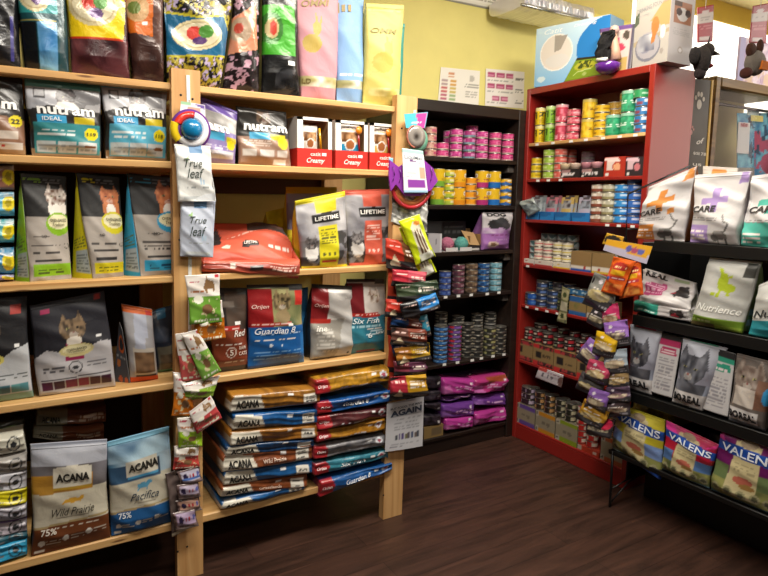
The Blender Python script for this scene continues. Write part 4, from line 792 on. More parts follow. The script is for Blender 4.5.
# ================================================================== packets hanging on the posts
def packet(name, lab, cat, quad, y, ops, texts=(), D=.012, mat=FOIL, pl=None, side=None, group=None, wr=1.2, **k):
    return bag(name, lab, cat, quad, pl or ('Y', y), ops, texts, D=D*.5, bulge=D, kind='hang', side=side or 'b0b0b0', mat=mat, wr=wr, seal=False, cell=1., group=group, **k)
def rq(cx, cy, w, h, a):
    """rotated rectangle on the picture grid -> corner pixels on the hanging plane"""
    c, s = math.cos(R(a)), math.sin(R(a))
    return [(cx+x*c+y*s, cy-x*s+y*c) for x, y in ((-w/2, h/2), (w/2, h/2), (w/2, -h/2), (-w/2, -h/2))]
def strip(lab, pts, y, pl=None, w=.006, grp=None):
    P = [hit(u, v, pl or ('Y', y)) for u, v in pts]
    t = empty('merchandising_strip', P[0], lab, 'hanging strip', grp)
    V = []; a = np.array([w, 0, 0]) if not pl else np.array([0, -w, 0])
    n = np.array([0, .0015, 0]) if not pl else np.array([.0015, 0, 0])
    for p in P: V += [p-a, p+a, p+a+n, p-a+n]
    Fc = [(i*4+j, i*4+(j+1) % 4, i*4+4+(j+1) % 4, i*4+4+j) for i in range(len(P)-1) for j in range(4)]+[(0, 1, 2, 3), tuple(range(len(V)-4, len(V)))]
    mesh('strip', V, Fc, WHITE, t, smooth=False)
    k = 0
    for i in range(len(P)-1):
        for f in (.3, .8):
            p = P[i]*(1-f)+P[i+1]*f; o = np.array([0, -.012, 0]) if not pl else np.array([-.012, 0, 0])
            V, Fc = g_tube([p, p+o, p+o+[0, 0, -.006]], .0012, 6); mesh('hook', V, Fc, STEEL, t)
    return t
strip('white hanging strip of treats screwed down the tall pine post', [(188, 75), (190, 160), (190, 290), (190, 400), (190, 505)], 2.2445)
strip('white hanging strip of packets screwed down the middle post', [(415, 110), (410, 200), (406, 300), (404, 390)], 2.2445)
# round treat toy on a card
t = panel('round_treat_toy', 'round purple, white, red and yellow treat toy with blue dome on tall post', 'cat toy', [(178, 132), (206, 134), (205, 105), (181, 101)], ('Y', 2.222),
          [('B', 'ece8ee'), ('P', [(.45, 1), (1, .82), (1, 1)], '6a50a0'), ('R', .1, .5, .95, .6, 'c8a8d0'), ('R', .3, .65, .8, .85, 'c8a090'), ('R', 0, .9, .4, 1, '9cc8a0')], th=.001)
c = hit(190.5, 129.5, ('Y', 2.215)); k = 1/260.
def disc(name, c, r0, r1, th, col, par, y0, mat=GLOSS, segs=48, sector=None, n=None):
    a0, a1 = sector or (0, 360); A = [R(q) for q in np.linspace(a0, a1, segs+1)]
    V = []
    for a in A:
        for r, dy in ((r0, 0), (r0, -th), ((r0+r1)/2, -th*1.25), (r1, -th*.8), (r1, 0)): V.append((c[0]+r*math.cos(a), y0+dy, c[2]+r*math.sin(a)))
    Fc = [(i*5+j, i*5+5+j, i*5+5+(j+1) % 5, i*5+(j+1) % 5) for i in range(segs) for j in range(5)]
    if sector: Fc += [tuple(range(5)), tuple(range(segs*5, segs*5+5))[::-1]]
    return mesh(name, V, Fc, mat, par, lin(col))
disc('base_ring', c, .0, .068, .008, '6a3a8c', t, 2.215)
disc('white_arc', c, .036, .060, .012, 'ecebee', t, 2.214, sector=(-140, 75))
disc('red_arc', c, .036, .060, .012, 'd83428', t, 2.214, sector=(78, 158))
disc('yellow_arc', c, .045, .070, .012, 'e8c824', t, 2.214, sector=(160, 222))
V, Fc = g_lathe([(.036, 0), (.036, .010), (.031, .022), (.020, .031), (.008, .035), (0, .036)], 32); V = np.array(V)
mesh('blue_dome', np.stack([V[:, 0]+c[0], 2.205-V[:, 2], V[:, 1]+c[2]], 1), Fc, GLOSS, t, lin('1478ac'))
# hemp treat pouches
TLo = [('B', 'dcdedc'), ('R', .38, .86, .75, 1, '5c86b0'), ('L', .25, .24, .85, .28, 1, '9aa0a0'), ('R', .15, .05, .9, .09, 'c0c6c8'), ('R', .62, .3, .68, .42, 'a8c0d4'), ('R', .7, .3, .76, .38, 'a8c0d4'), ('P', [(.2, .74), (.35, .8), (.3, .7)], '8ab070')]
TLt = [('True', .45, .68, .5, '34403c', .15, 0, .0, .3), ('leaf', .5, .5, .48, '34403c', .17, 0, .0, .3)]
packet('treat_pouch', 'silver white leaf script pouch hanging higher on the tall post', 'treat pouch', [(178, 202), (216, 201), (210, 146), (174, 144)], 2.205, TLo, TLt, mat=MATTE, side='c8ccd0', group='leaf script pouches')
TLo2 = [o if o[1] != 'dcdedc' else ('B', 'b8c0d0') for o in TLo]
packet('treat_pouch', 'bluish white leaf script pouch hanging lower on the tall post', 'treat pouch', [(180, 256.5), (213, 257.5), (215.5, 201), (180, 200)], 2.222, TLo2, [('True', .5, .66, .5, '34403c', .12, 0, 0, .3), ('leaf', .5, .46, .48, '34403c', .17, 0, 0, .3)], mat=MATTE, side='b8c0d0', group='leaf script pouches')
# cat treats
GT = 'clear fronted treat packets hanging down the tall post'
def treat(c, top='e4ded8'): return [('B', c), ('R', 0, .62, 1, 1, top), ('L', .1, .84, .4, .9, 1, 'b8485c'), ('E', .68, .74, .17, .14, '8a6a48'), ('P', [(.55, .84), (.6, .96), (.66, .84)], '8a6a48'), ('E', .7, .66, .1, .05, 'e8e0d8'), ('L', .1, .6, .5, .7, 2, 'b8744c'), ('K', .1, .1, .9, .5, 'd4cca0', None, 14, .7), ('R', 0, .56, 1, .62, 'e8e2dc'), ('E', .55, .3, .17, .1, '7c5c40'), ('E', .3, .5, .14, .08, 'f0f0e0'), ('L', .1, .05, .9, .12, 1, 'e8ecd8'), ('R', .85, .92, .95, .98, 'c03040')]
T_ = [('green bottomed cat treat packet, highest of the treats on the tall post', [(189.5, 325), (222.5, 322), (220, 273.5), (184.5, 275.5)], '6ea03c', 2.190),
      ('orange bottomed treat packet peeping under the highest green one', [(196, 343), (226, 338), (222, 300), (190, 304)], 'b8681c', 2.206),
      ('pink bottomed narrow treat packet left of its green twin on post', [(182, 382), (202, 379), (189, 332), (175, 334)], 'c85a58', 2.214),
      ('green bottomed treat packet hanging aslant over the pink one', [(203, 381.5), (221.5, 371), (197.5, 329), (181, 334)], '7aa848', 2.196),
      ('lime green treat packet lying sideways across the tall post', [(185, 401), (213, 396.5), (220.5, 375), (181, 384)], '86ac3c', 2.212),
      ('amber orange treat packet beside the sideways lime one', [(171.5, 416), (194.5, 416), (196, 374), (173, 372)], 'cc7420', 2.224),
      ('rose red treat packet swinging out over the stacked bags', [(197, 434), (222, 418), (210.5, 395.5), (189, 412)], 'c04a4c', 2.200),
      ('bright lime treat packet with square corners on tall post', [(178.5, 448), (202.5, 446.5), (201, 416), (177, 418)], '94bc2c', 2.216),
      ('coral red treat packet at the bottom of the treats', [(172.5, 470), (200, 468), (199, 444), (174, 446)], 'c84a44', 2.226)]
for lab, q, c, y in T_: packet('treat_packet', lab, 'treat packet', q, y, treat(c), mat=GLOSS, side=c, group=GT, D=.010)
for i, (q, c, lab) in enumerate(((rq(190, 476.5, 24, 15, 14), 'b8b4c8', 'strip pack with a blue stripe, topmost of the four on tall post'), (rq(188.5, 491, 22, 15, 9), 'b4a8c0', 'lilac label strip pack directly under the blue striped one'),
                            (rq(188.5, 505.5, 25, 14, 12), 'bc9484', 'tan label strip pack second from the bottom on tall post'), (rq(185.5, 519.5, 24, 18, 12), 'b09cbc', 'lilac label strip pack, lowest thing hanging on the tall post'))):
    packet('snack_strip_pack', lab, 'treat packet', q, 2.214-.006*(i % 2), [('B', '5c4a48'), ('N', 0, 0, 1, 1, '463634', '8a7472', 8), ('R', .12, .3, .95, .9, c), ('E', .28, .58, .1, .2, '2c2444'), ('R', .48, .5, .54, .7, 'a02c34'), ('R', .62, .5, .68, .7, 'a02c34'), ('E', .86, .62, .06, .15, '5a60a0'), ('R', 0, 0, 1, .12, 'a89c98')]+([('R', .1, .38, .95, .48, '4a6cb0')] if i == 0 else []),
           mat=GLOSS, side='5c4a48', group='clear strip packs at the foot of the tall post', D=.01)
packet('snack_strip_pack', 'dark see-through pack hanging behind the strip packs on tall post', 'treat packet', [(172, 537), (192, 527), (200, 462), (165, 474)], 2.236, [('B', '4c3a38'), ('N', 0, 0, 1, 1, '382a2a', '8c7c78', 7), ('R', 0, 0, 1, .06, 'c8c0a8')], mat=GLOSS, side='4c3a38', D=.006)
# ---- middle post
t = panel('grey_disc_toy', 'grey round disc on a torn teal and pink card on middle post', 'cat toy', [(406, 128), (425, 128), (428, 112), (404, 114)], ('Y', 2.215),
          [('B', '4cb4c4'), ('P', [(.5, 1), (1, 1), (1, 0), (.62, 0), (.55, .5)], 'c83c94'), ('L', .3, .3, .75, .5, 1, 'e8f0f0')], th=.001)
c = hit(416.5, 136.5, ('Y', 2.21)); disc('grey_disc', c, 0, .047, .0022, '8a847e', t, 2.212); disc('orange_rim', c, .044, .050, .006, 'b06a58', t, 2.214, sector=(110, 260)); disc('green_backing', np.array([c[0]+.012, 0, c[2]-.012]), 0, .052, .002, '6fa890', t, 2.218)
t = empty('lick_mat', hit(413, 175, ('Y', 2.2)), 'purple fish shaped lick mat with white hanging card on middle post', 'pet feeding mat')
pts = [(390, 160), (399, 167), (412, 158), (424, 160), (433, 168), (438, 181), (431, 190), (420, 196), (405, 196), (396, 184), (391, 191), (389, 176)]
fr = [hit(u, v, ('Y', 2.202)) for u, v in pts]; bk = [p+[0, .008, 0] for p in fr]; n_ = len(pts)
mesh('mat', fr+bk, [tuple(range(n_))[::-1], tuple(range(n_, 2*n_))]+[(i, (i+1) % n_, (i+1) % n_+n_, i+n_) for i in range(n_)], GLOSS, t, lin('8a3aa0'), smooth=False)
for i in range(7):
    p = hit(393+i*6.3, 174+(i % 2)*1.5, ('Y', 2.199)); V, Fc = g_tube([p+[0, 0, -.03], p+[.008, 0, 0], p+[0, 0, .03]], .0018, 6); mesh('ridge', V, Fc, GLOSS, t, lin('702c88'))
V, Fc = [], []
c0 = hit(412, 184, ('Y', 2.222))
disc('red_ring', np.array([c0[0], 0, c0[2]]), .092, .108, .006, 'b83038', t, 2.226, sector=(170, 400)); disc('orange_ring', np.array([c0[0], 0, c0[2]]), .07, .092, .004, 'd8824c', t, 2.226, sector=(200, 330))
panel('hang_card', None, None, [(404, 193), (428, 193), (423, 151), (402, 148)], ('Y', 2.190), [('B', 'eceaec'), ('R', 0, .9, 1, 1, 'a8ccc8'), ('R', .2, .12, .9, .32, '8a3aa0'), ('R', 0, 0, 1, .08, '9cc0dc'), ('R', .75, .35, .97, .6, 'c8a890'), ('P', [(.3, .72), (.8, .7), (.35, .78)], '6a3a80'), ('L', .1, .6, .85, .66, 2, 'a89cb4'), ('L', .1, .36, .6, .5, 3, 'b8b4bc')],
      [('LickiMat', .5, .82, .82, '8c98a4', .085, 0, .01)], th=.0012, parent=t)
panel('blue_card_edge', None, None, [(389, 186), (393, 186), (393, 158), (389, 158)], ('Y', 2.212), [('B', '7cb8dc')], th=.001, parent=t)
t = empty('yellow_scoop', hit(409, 205, ('Y', 2.226)), 'yellow crescent scoop hanging under the lick mat', 'pet toy')
c1 = hit(409, 193, ('Y', 2.23)); disc('crescent', c1, .04, .068, .01, 'e0b818', t, 2.236, sector=(190, 350))
packet('silver_packet', 'crinkled clear silver packet behind the yellow scoop on middle post', 'treat packet', [(391, 222), (427, 234), (428, 196), (392, 196)], 2.242, [('B', '9a9a96'), ('N', 0, 0, 1, 1, '6c6c6c', 'd8d8d4', 8)], mat=SHINY, D=.006, side='9a9a96')
YT = [('B', 'c4d420'), ('P', [(.2, 0), (.95, 0), (.95, .2), (.2, .12)], '5a5c34'), ('P', [(.3, .15), (.8, .15), (.8, .8), (.55, .9), (.3, .8)], 'd0ccb4'), ('P', [(.4, .2), (.46, .2), (.46, .75), (.4, .7)], '5a4030'), ('P', [(.54, .2), (.6, .2), (.6, .75), (.54, .72)], '6a4c38'), ('P', [(.68, .25), (.73, .25), (.73, .7), (.68, .66)], '5a4030'), ('E', .7, .85, .16, .05, 'd88c3c'), ('N', .25, .05, .9, .2, 'a8a890', 'e8e8e0', 9)]
packet('stick_treat_packet', 'yellow green stick treat packet hanging aslant in front of its twin', 'treat packet', [(416, 266), (436, 256.5), (419.5, 214), (398.5, 221)], 2.196, YT, mat=GLOSS, side='a8b41c', group='yellow green stick treats')
packet('stick_treat_packet', 'yellow green stick treat packet half hidden behind its twin', 'treat packet', [(418, 282), (437, 272), (414, 224), (399, 228)], 2.216, YT, mat=GLOSS, side='a8b41c', group='yellow green stick treats')
def pk(c1, c2, band='2c2a2c', c3='d8c8a8'): return [('B', c1), ('R', .42, .0, 1, 1, c2), ('R', 0, 0, 1, .3, band), ('P', [(.08, .12), (.34, .12), (.2, .5)], c3), ('L', .5, .5, .9, .75, 2, 'e8dcd0'), ('L', .5, .1, .9, .22, 1, '8c8480'), ('L', .08, .75, .38, .85, 1, 'f0d0c8')]
GM = 'dark freeze dried treat packets hanging down the middle post'
M_ = [('red and brown packet with cream triangle, highest under the yellow packets', [(386.5, 268), (427, 273), (417, 243), (385.5, 238)], ('c03c2c', '6c4428'), 2.222, True),
      ('pink red packet second below the brown one on middle post', rq(409, 279, 35, 17, -5), ('b02c3c', 'c05060'), 2.205, False), ('dark green edged packet bulging out beside the middle post', rq(417, 291, 42, 18, 6), ('34402c', '2c3c2c'), 2.19, False),
      ('black and blue packet tilted up towards the dark bookcase', rq(420, 306, 38, 16, 18), ('1c1c20', '2c7cc0'), 2.176, False), ('brown red packet with cream triangle at mid height of post', rq(403, 309, 36, 18, -4), ('b8382c', '5c2c24'), 2.20, True),
      ('navy and red packet below the triangle one on middle post', rq(408, 324, 36, 14, -10), ('1c3c6c', '6c2c24'), 2.212, False), ('slim teal packet edge sticking out of the packet bunch', rq(425, 326, 9, 22, 12), ('3c98b8', '3c98b8'), 2.20, False),
      ('brown packet with white price spot on the middle post', rq(409, 337, 37, 17, -3), ('5c3c34', '7c3c2c'), 2.186, True), ('small navy packet behind the gold one on middle post', rq(406, 348, 28, 12, 12), ('16346c', '1c3058'), 2.205, False),
      ('gold yellow packet tilted below the navy one', rq(413, 354, 36, 17, 10), ('a8702c', 'c49c2c'), 2.19, True), ('plum and black packet under the tilted gold one', rq(410, 368, 33, 15, 2), ('7c3444', '5c3048'), 2.203, False),
      ('gold packet with red square, lowest on the middle post', [(389, 401), (428.5, 396), (426, 374), (390, 377)], ('a02838', 'b88c20'), 2.186, True)]
for lab, q, (a, b_), y, tri in M_:
    o = pk(a, b_); o = o if tri else [x for x in o if x[0] != 'P']
    packet('treat_pouch', lab, 'treat pouch', q, y, o, mat=FOIL, side='2a2828', group=GM, D=.016)
for i, (v0, v1) in enumerate(((268, 300), (300, 335), (335, 372), (372, 396))):
    packet('treat_pouch', ('orange red pouch edge hanging behind the pink red packet', 'orange red pouch edge hanging behind the navy packet', 'orange red pouch edge hanging behind the tilted gold packet', 'orange red pouch edge hanging behind the lowest gold packet')[i], 'treat pouch', [(387, v1), (405, v1+1), (405, v0), (388, v0)], 2.236, [('B', 'b03c28'), ('R', 0, 0, 1, .15, '2c2428')], side='a03424', D=.004)
panel('again_notice', 'white paper notice reading AGAIN hanging at the middle post foot', 'notice', [(385, 452), (422.5, 446), (424, 396), (387, 403.5)], ('Y', 2.225),
      [('B', 'c9cad0'), ('L', .22, .38, .92, .66, 7, '9a9ca4'), ('R', .12, .7, .95, .706, '8a8c94')]+[('R', .24+.085*i, .22, .3+.085*i, .32+.01*(i % 3), c) for i, c in enumerate(('4a5058', '5a4c78', '584c80', '6c6c50', '5c5460', '4c5878', '6c605c', '484c58'))]+[('L', .12, .12, .9, .14, 1, 'a0a2aa'), ('E', .12, .08, .02, 0, '6c7078'), ('L', .16, .07, .45, .09, 1, '8a8c94')],
      [('PUT FOOD, THE MAN', .52, .87, .84, '3c4250', .05, 2), ('AGAIN', .52, .77, .84, '3a4458', .12, 2, .05)], th=.0012, bend=.004)
# ================================================================== cans
CANMESH = {}
def can_meshes(kind):
    if kind in CANMESH: return CANMESH[kind]
    r, h, ops = CANK[kind]; n = 40 if h > .05 else 30
    pr = [(0, .001), (r*.86, .001), (r*.9, 0), (r, .001), (r, .0035), (r*.975, .005), (r*.975, h-.005), (r, h-.0035), (r, h-.001), (r*.96, h), (r*.93, h-.0035), (r*.55, h-.0028), (r*.5, h-.0034), (0, h-.0032)]
    V, Fc = g_lathe(pr, 26); b = mesh('pet_food_can', V, Fc, TIN, None, lin('a9a49c'))
    S, T = np.meshgrid(np.linspace(0, 1, n+1), np.linspace(0, 1, max(8, int(h/.0032))+1))
    C = paint(ops, (S*3) % 1.0, T, 2*math.pi*r/3/h, hash(kind) % 97 if 0 else len(kind)*7+ord(kind[0])).reshape(-1, 3)
    a = S*2*math.pi; rr = r*1.002+0*T
    V = np.stack([rr*np.cos(a), rr*np.sin(a), .0032+(h-.0064)*T], -1).reshape(-1, 3); w1 = n+1
    Fc = [(j*w1+i, j*w1+i+1, (j+1)*w1+i+1, (j+1)*w1+i) for j in range(S.shape[0]-1) for i in range(n)]
    l = mesh('can_label', V, Fc, CAN, None, C); CANMESH[kind] = (b.data, l.data, r, h)
    bpy.data.objects.remove(b); bpy.data.objects.remove(l)
    return CANMESH[kind]
def lab3(c, c2, c3='e8e4d8', dark=None):
    return [('B', c), ('N', .1, .2, .9, .85, c, c2, 6), ('R', .15, .35, .6, .7, c3), ('R', .2, .45, .55, .6, c2), ('R', 0, 0, 1, .1, dark or c2), ('R', .7, .3, .9, .7, c2)]
CANK = dict(
    pink=(.036, .0385, [('B', 'b02a78'), ('N', 0, 0, 1, 1, '9c2068', 'cc4a94', 4), ('R', .2, .3, .62, .75, 'd884b4'), ('R', .25, .42, .57, .6, '8c1c60'), ('R', 0, 0, 1, .12, 'c8b8a8')]),
    magenta=(.036, .0385, [('B', 'b8286c'), ('N', 0, 0, 1, 1, 'a82060', 'd04c88', 4), ('R', .2, .3, .7, .7, 'd87ca4'), ('R', .25, .4, .65, .6, 'a0185c'), ('R', 0, 0, 1, .12, 'd0b8b0')]),
    pinkteal=(.037, .0385, [('B', '9c2c70'), ('R', 0, 0, 1, .3, '6c8c98'), ('R', .2, .4, .65, .8, 'c888b4')]),
    palepink=(.034, .0385, [('B', 'c4887c'), ('N', 0, 0, 1, 1, 'a87468', 'd8b0a0', 4), ('R', .2, .3, .7, .7, 'b04c6c')]),
    ytallgreen=(.0385, .098, [('B', 'd0ac1c'), ('R', 0, 0, 1, .3, '6c9c34'), ('E', .5, .68, .17, .14, 'ece8dc'), ('E', .5, .68, .09, .07, '9c7c5c'), ('L', .15, .35, .85, .48, 2, '7c6418')]),
    ytall=(.0385, .098, [('B', 'd8a41c'), ('R', 0, 0, 1, .28, 'd08418'), ('E', .5, .68, .17, .14, 'ece8dc'), ('E', .5, .66, .09, .07, '8c6c5c'), ('L', .15, .35, .85, .48, 2, '8c5c18')]),
    ytallpink=(.0385, .098, [('B', 'd8ac1c'), ('R', 0, 0, 1, .32, 'a42c6c'), ('E', .5, .72, .2, .12, 'ece8dc'), ('E', .5, .7, .1, .07, '9c6c5c'), ('L', .15, .38, .85, .5, 2, 'a84858')]),
    ytallblue=(.0385, .098, [('B', 'd8b020'), ('R', 0, 0, 1, .35, '1c64ac'), ('E', .5, .74, .2, .12, 'ece8dc'), ('E', .5, .72, .1, .07, '8c8c7c')]),
    yg=(.034, .0385, [('B', '9cac3c'), ('R', 0, .6, 1, 1, 'd4b82c'), ('R', .2, .3, .7, .7, 'd8d4a4')]),
    orange=(.036, .0385, [('B', 'd8901c'), ('E', .5, .5, .2, .35, 'a8601c'), ('R', 0, 0, 1, .12, 'c8b08c')]),
    yb=(.037, .0385, [('B', 'd4a41c'), ('P', [(0, 0), (1, 0), (1, .5), (.4, .3), (0, .6)], '2c5c9c'), ('R', .2, .6, .6, .85, 'ece4cc')]),
    navy=(.034, .034, lab3('2c3c78', '4a64a8', '8ca0d0')), wine=(.036, .034, lab3('6c3c4c', '48303c', 'c09ca8')), tan=(.036, .034, lab3('74604c', '4c3c34', 'c8a890')),
    blue=(.035, .034, lab3('34649c', '1c3c6c', '9cbcdc')), ice=(.037, .034, lab3('84b4c4', '5c8c9c', 'd0e4e8')),
    tinblue=(.0405, .0262, [('B', '24549c'), ('N', 0, 0, 1, 1, '1c4484', '3c78b8', 3), ('R', .2, .35, .8, .65, '6c9cd0'), ('R', 0, .86, 1, 1, '1c2c4c')]),
    tinviolet=(.0405, .0262, [('B', '6c4c94'), ('R', .5, .2, .85, .85, 'b02c34'), ('R', .1, .3, .45, .6, '8c6cb0'), ('R', 0, .86, 1, 1, '3a2c4c')]),
    charcoal=(.037, .0335, [('B', '262626'), ('R', .3, .35, .75, .7, '9c9484'), ('R', 0, 0, 1, .1, '5c5c58')]), charolive=(.037, .0335, [('B', '2c2c24'), ('R', .2, .3, .75, .75, 'a09c6c'), ('R', 0, 0, 1, .1, '5c5c58')]),
    ry=(.0285, .098, [('B', 'd4b414'), ('R', 0, .82, 1, 1, 'd8cc8c'), ('K', .1, .35, .9, .75, '3c3c20', None, 8), ('L', .1, .1, .9, .3, 2, 'a88410')]),
    rg=(.0285, .098, [('B', '7cac2c'), ('R', 0, .82, 1, 1, 'b0c884'), ('K', .1, .35, .9, .75, '2c4420', None, 8), ('L', .1, .1, .9, .3, 2, '4c7c1c')]),
    rp=(.035, .098, [('B', 'c0344c'), ('R', 0, .85, 1, 1, 'd8a0a8'), ('N', .0, .1, 1, .75, 'a82440', 'dc7084', 5), ('L', .1, .1, .9, .3, 2, 'e8b8c0')]),
    rps=(.035, .040, [('B', 'c43c54'), ('N', 0, .1, 1, .9, 'b02c48', 'e08894', 4), ('R', .2, .4, .7, .6, 'e8b0b8')]),
    gold=(.0375, .1, [('B', 'd8b018'), ('R', 0, .86, 1, 1, 'c4b05c'), ('N', 0, .1, 1, .8, 'c89c10', 'e8c83c', 4), ('K', .2, .4, .8, .6, '7c5c14', None, 10)]),
    golds=(.0385, .040, [('B', 'd0a41c'), ('R', .2, .35, .8, .65, '9c7414'), ('R', 0, 0, 1, .15, 'c8b878')]),
    brass=(.038, .036, [('B', 'a8822c'), ('R', .2, .4, .8, .6, 'c8ac5c')]),
    rgr=(.0385, .105, [('B', '1c8458'), ('R', 0, .86, 1, 1, '8cb8a0'), ('N', 0, .1, 1, .8, '147048', '3ca878', 4), ('L', .1, .4, .9, .6, 2, 'c8e0d0')]),
    green=(.038, .041, [('B', '2c8c54'), ('R', .1, .35, .6, .65, 'a8d0b4')]), wblue=(.038, .041, [('B', '2c70a8'), ('R', .05, .5, .55, .9, 'd8e0e8'), ('R', .55, .1, .9, .5, '7c3c50')]),
    lime=(.034, .040, [('B', '8cac3c'), ('R', .2, .4, .8, .7, 'b8cc7c'), ('R', 0, 0, 1, .15, 'c0c090')]), lemon=(.031, .040, [('B', 'd0b420'), ('R', .2, .4, .7, .7, 'a88c1c'), ('R', 0, 0, 1, .15, 'c0b890')]),
    coral=(.036, .040, [('B', 'c4584c'), ('R', .2, .4, .8, .7, 'd8988c'), ('R', 0, 0, 1, .15, 'b8a098')]), greyc=(.036, .036, [('B', '8a7480'), ('R', .2, .3, .7, .7, 'b8a0b0')]),
    brownw=(.0375, .0385, [('B', 'b8a898'), ('R', 0, 0, 1, .45, '7c4434'), ('R', .2, .5, .8, .85, 'd8cec4')]), olivew=(.0375, .0385, [('B', 'b0ac98'), ('R', 0, 0, 1, .4, '8c8460'), ('R', .2, .5, .8, .85, 'd4d0bc')]),
    skyb=(.0375, .0385, [('B', '3484c4'), ('R', .1, .45, .7, .8, 'b8d4ec'), ('R', 0, 0, 1, .15, '1c5494')]), deepb=(.0375, .0385, [('B', '3464b0'), ('R', .1, .45, .7, .8, 'c0ccec')]),
    whr=(.031, .037, [('B', 'd0c4b4'), ('R', 0, .4, 1, .62, 'b8404c'), ('R', 0, .88, 1, 1, 'b8aca0')]), why=(.031, .037, [('B', 'd0c8b0'), ('R', 0, .4, 1, .62, 'c0a83c'), ('R', 0, .88, 1, 1, 'b8aca0')]), teald=(.034, .036, [('B', '3a5454'), ('P', [(0, 0), (1, 0), (.5, 1)], 'a8b4b4')]),
    nb=(.034, .036, [('B', '24304c'), ('R', .1, .3, .6, .7, '5c74a8'), ('R', 0, 0, 1, .15, '7c7c7c')]), nb2=(.034, .036, [('B', '2c2c34'), ('R', .1, .3, .7, .7, '6c6478'), ('R', 0, 0, 1, .15, '7c7c7c')]), bb=(.034, .036, [('B', '24509c'), ('R', .1, .3, .7, .7, '4c78b8')]), olv=(.034, .036, [('B', '2c3424'), ('R', .1, .3, .7, .7, '7c8454')]), cyc=(.034, .036, [('B', '2c5c84'), ('R', .2, .3, .8, .7, '9cb4c4')]),
    redb=(.032, .036, [('B', '241c1c'), ('R', .1, .25, .6, .8, 'a82c34'), ('R', .65, .3, .9, .7, 'b8a898')]), redb2=(.032, .036, [('B', '2c2420'), ('R', .1, .25, .5, .8, '9c3038'), ('R', .55, .3, .9, .7, '7c8468')]),
    vio=(.031, .035, [('B', '2c2024'), ('R', .15, .2, .7, .8, 'b0a0b4')]), org=(.031, .035, [('B', '2c2018'), ('R', .15, .2, .7, .8, 'b88c5c')]), oli=(.031, .035, [('B', '24241c'), ('R', .15, .2, .7, .8, 'b0a88c')]), red=(.031, .035, [('B', 'a82420'), ('R', .15, .2, .7, .8, 'c8c0b0')]))
ORD = ['bottom', 'second from bottom', 'third from bottom', 'fourth from bottom', 'fifth from bottom', 'sixth from bottom', 'seventh from bottom', 'eighth from bottom', 'ninth from bottom']
REAR = []
def stack(kind, u, pl, z, n, desc, where, grp, rnd=random.Random(5), start=0, gap=.0004):
    bd, ld, r, h = can_meshes(kind)
    nrm = 0 if pl[0] == 'X' else 1
    p = at_z(u, (pl[0], pl[1]+r), z); z0 = z+.001
    if pl[0] == 'X': p[1] = min(max(p[1], 1.917+r), 2.689-r)
    else: p[0] = min(p[0], 2.543-r)
    if 'rear stack' in where or 'behind' in where:   # dim cans at the back, past the count that can be told apart
        for i in range(n): REAR.append((bd, ld, p[0], p[1], z0+i*(h+gap), pl[0]))
        return p, z0+n*(h+gap)
    for i in range(n):
        b = bpy.data.objects.new('pet_food_can', bd); l = bpy.data.objects.new('can_label', ld)
        scn.collection.objects.link(b); scn.collection.objects.link(l); l.parent = b
        b.location = (p[0]+rnd.uniform(-.0012, .0012), p[1]+rnd.uniform(-.0012, .0012), z0+i*(h+gap)); b.rotation_euler = (0, 0, R(-120+rnd.uniform(-14, 14)) if pl[0] == 'Y' else R(-150+rnd.uniform(-14, 14)))
        k = start+i
        o_ = 'top' if i == n-1 and n > 1 else ORD[k] if n > 1 else 'single'
        props(b, f'{desc} can, {o_}, {where}', 'can', grp)
    return p, z0+n*(h+gap)
ys = YD+.012
W_ = lambda nth, shelf: f'{nth} stack on dark bookcase {shelf} shelf'
g = 'cans on the dark bookcase top shelf'
stack('palepink', 430, ('Y', ys), 1.682, 4, 'pale pink', 'stack beside the grey disc toy', g); stack('magenta', 441.7, ('Y', ys), 1.682, 2, 'magenta', W_('low two high', 'top'), g)
stack('pink', 455.3, ('Y', ys), 1.682, 4, 'purple pink', 'third stack on dark bookcase top shelf', g); stack('pinkteal', 468.3, ('Y', ys+.01), 1.682, 4, 'pink and teal', 'fourth stack on dark bookcase top shelf', g)
stack('pink', 481, ('Y', ys), 1.682, 4, 'pink', 'third stack from right on dark bookcase top shelf', g); stack('magenta', 494.2, ('Y', ys), 1.682, 4, 'bright magenta', 'next to last stack, dark bookcase top shelf', g); stack('magenta', 506.8, ('Y', ys), 1.682, 4, 'bright magenta', 'last stack before corner, dark bookcase top shelf', g)
stack('pink', 471, ('Y', ys+.09), 1.682, 5, 'purple', 'rear stack on the dark bookcase top shelf', g); stack('pink', 449, ('Y', ys+.09), 1.682, 4, 'dim purple', 'rear stack behind low pair, top shelf', g)
g = 'cans on the dark bookcase second shelf'
stack('ytallgreen', 437, ('Y', ys), 1.424, 2, 'tall yellow green', 'stack beside the lick mat', g); stack('yg', 447.5, ('Y', ys+.012), 1.424, 5, 'small green yellow', 'second stack, dark bookcase second shelf', g)
stack('ytall', 458.3, ('Y', ys), 1.424, 2, 'tall yellow orange', 'third stack, dark bookcase second shelf', g); stack('orange', 469.8, ('Y', ys), 1.424, 4, 'small orange', 'fourth stack, dark bookcase second shelf', g)
stack('ytallpink', 481, ('Y', ys), 1.424, 2, 'tall yellow and pink', 'stack on dark bookcase second shelf', g); stack('ytallblue', 493, ('Y', ys), 1.424, 2, 'tall yellow and blue', 'stack on dark bookcase second shelf', g)
stack('yb', 504.5, ('Y', ys), 1.424, 4, 'small yellow blue', 'last stack on dark bookcase second shelf', g)
g = 'small cans on the dark bookcase fourth shelf'
stack('navy', 444.5, ('Y', ys), .92, 4, 'navy blue', 'first stack, dark bookcase fourth shelf', g); stack('wine', 457.8, ('Y', ys), .92, 5, 'wine red', 'second stack, dark bookcase fourth shelf', g); stack('tan', 470.8, ('Y', ys), .92, 5, 'tan brown', 'third stack, dark bookcase fourth shelf', g)
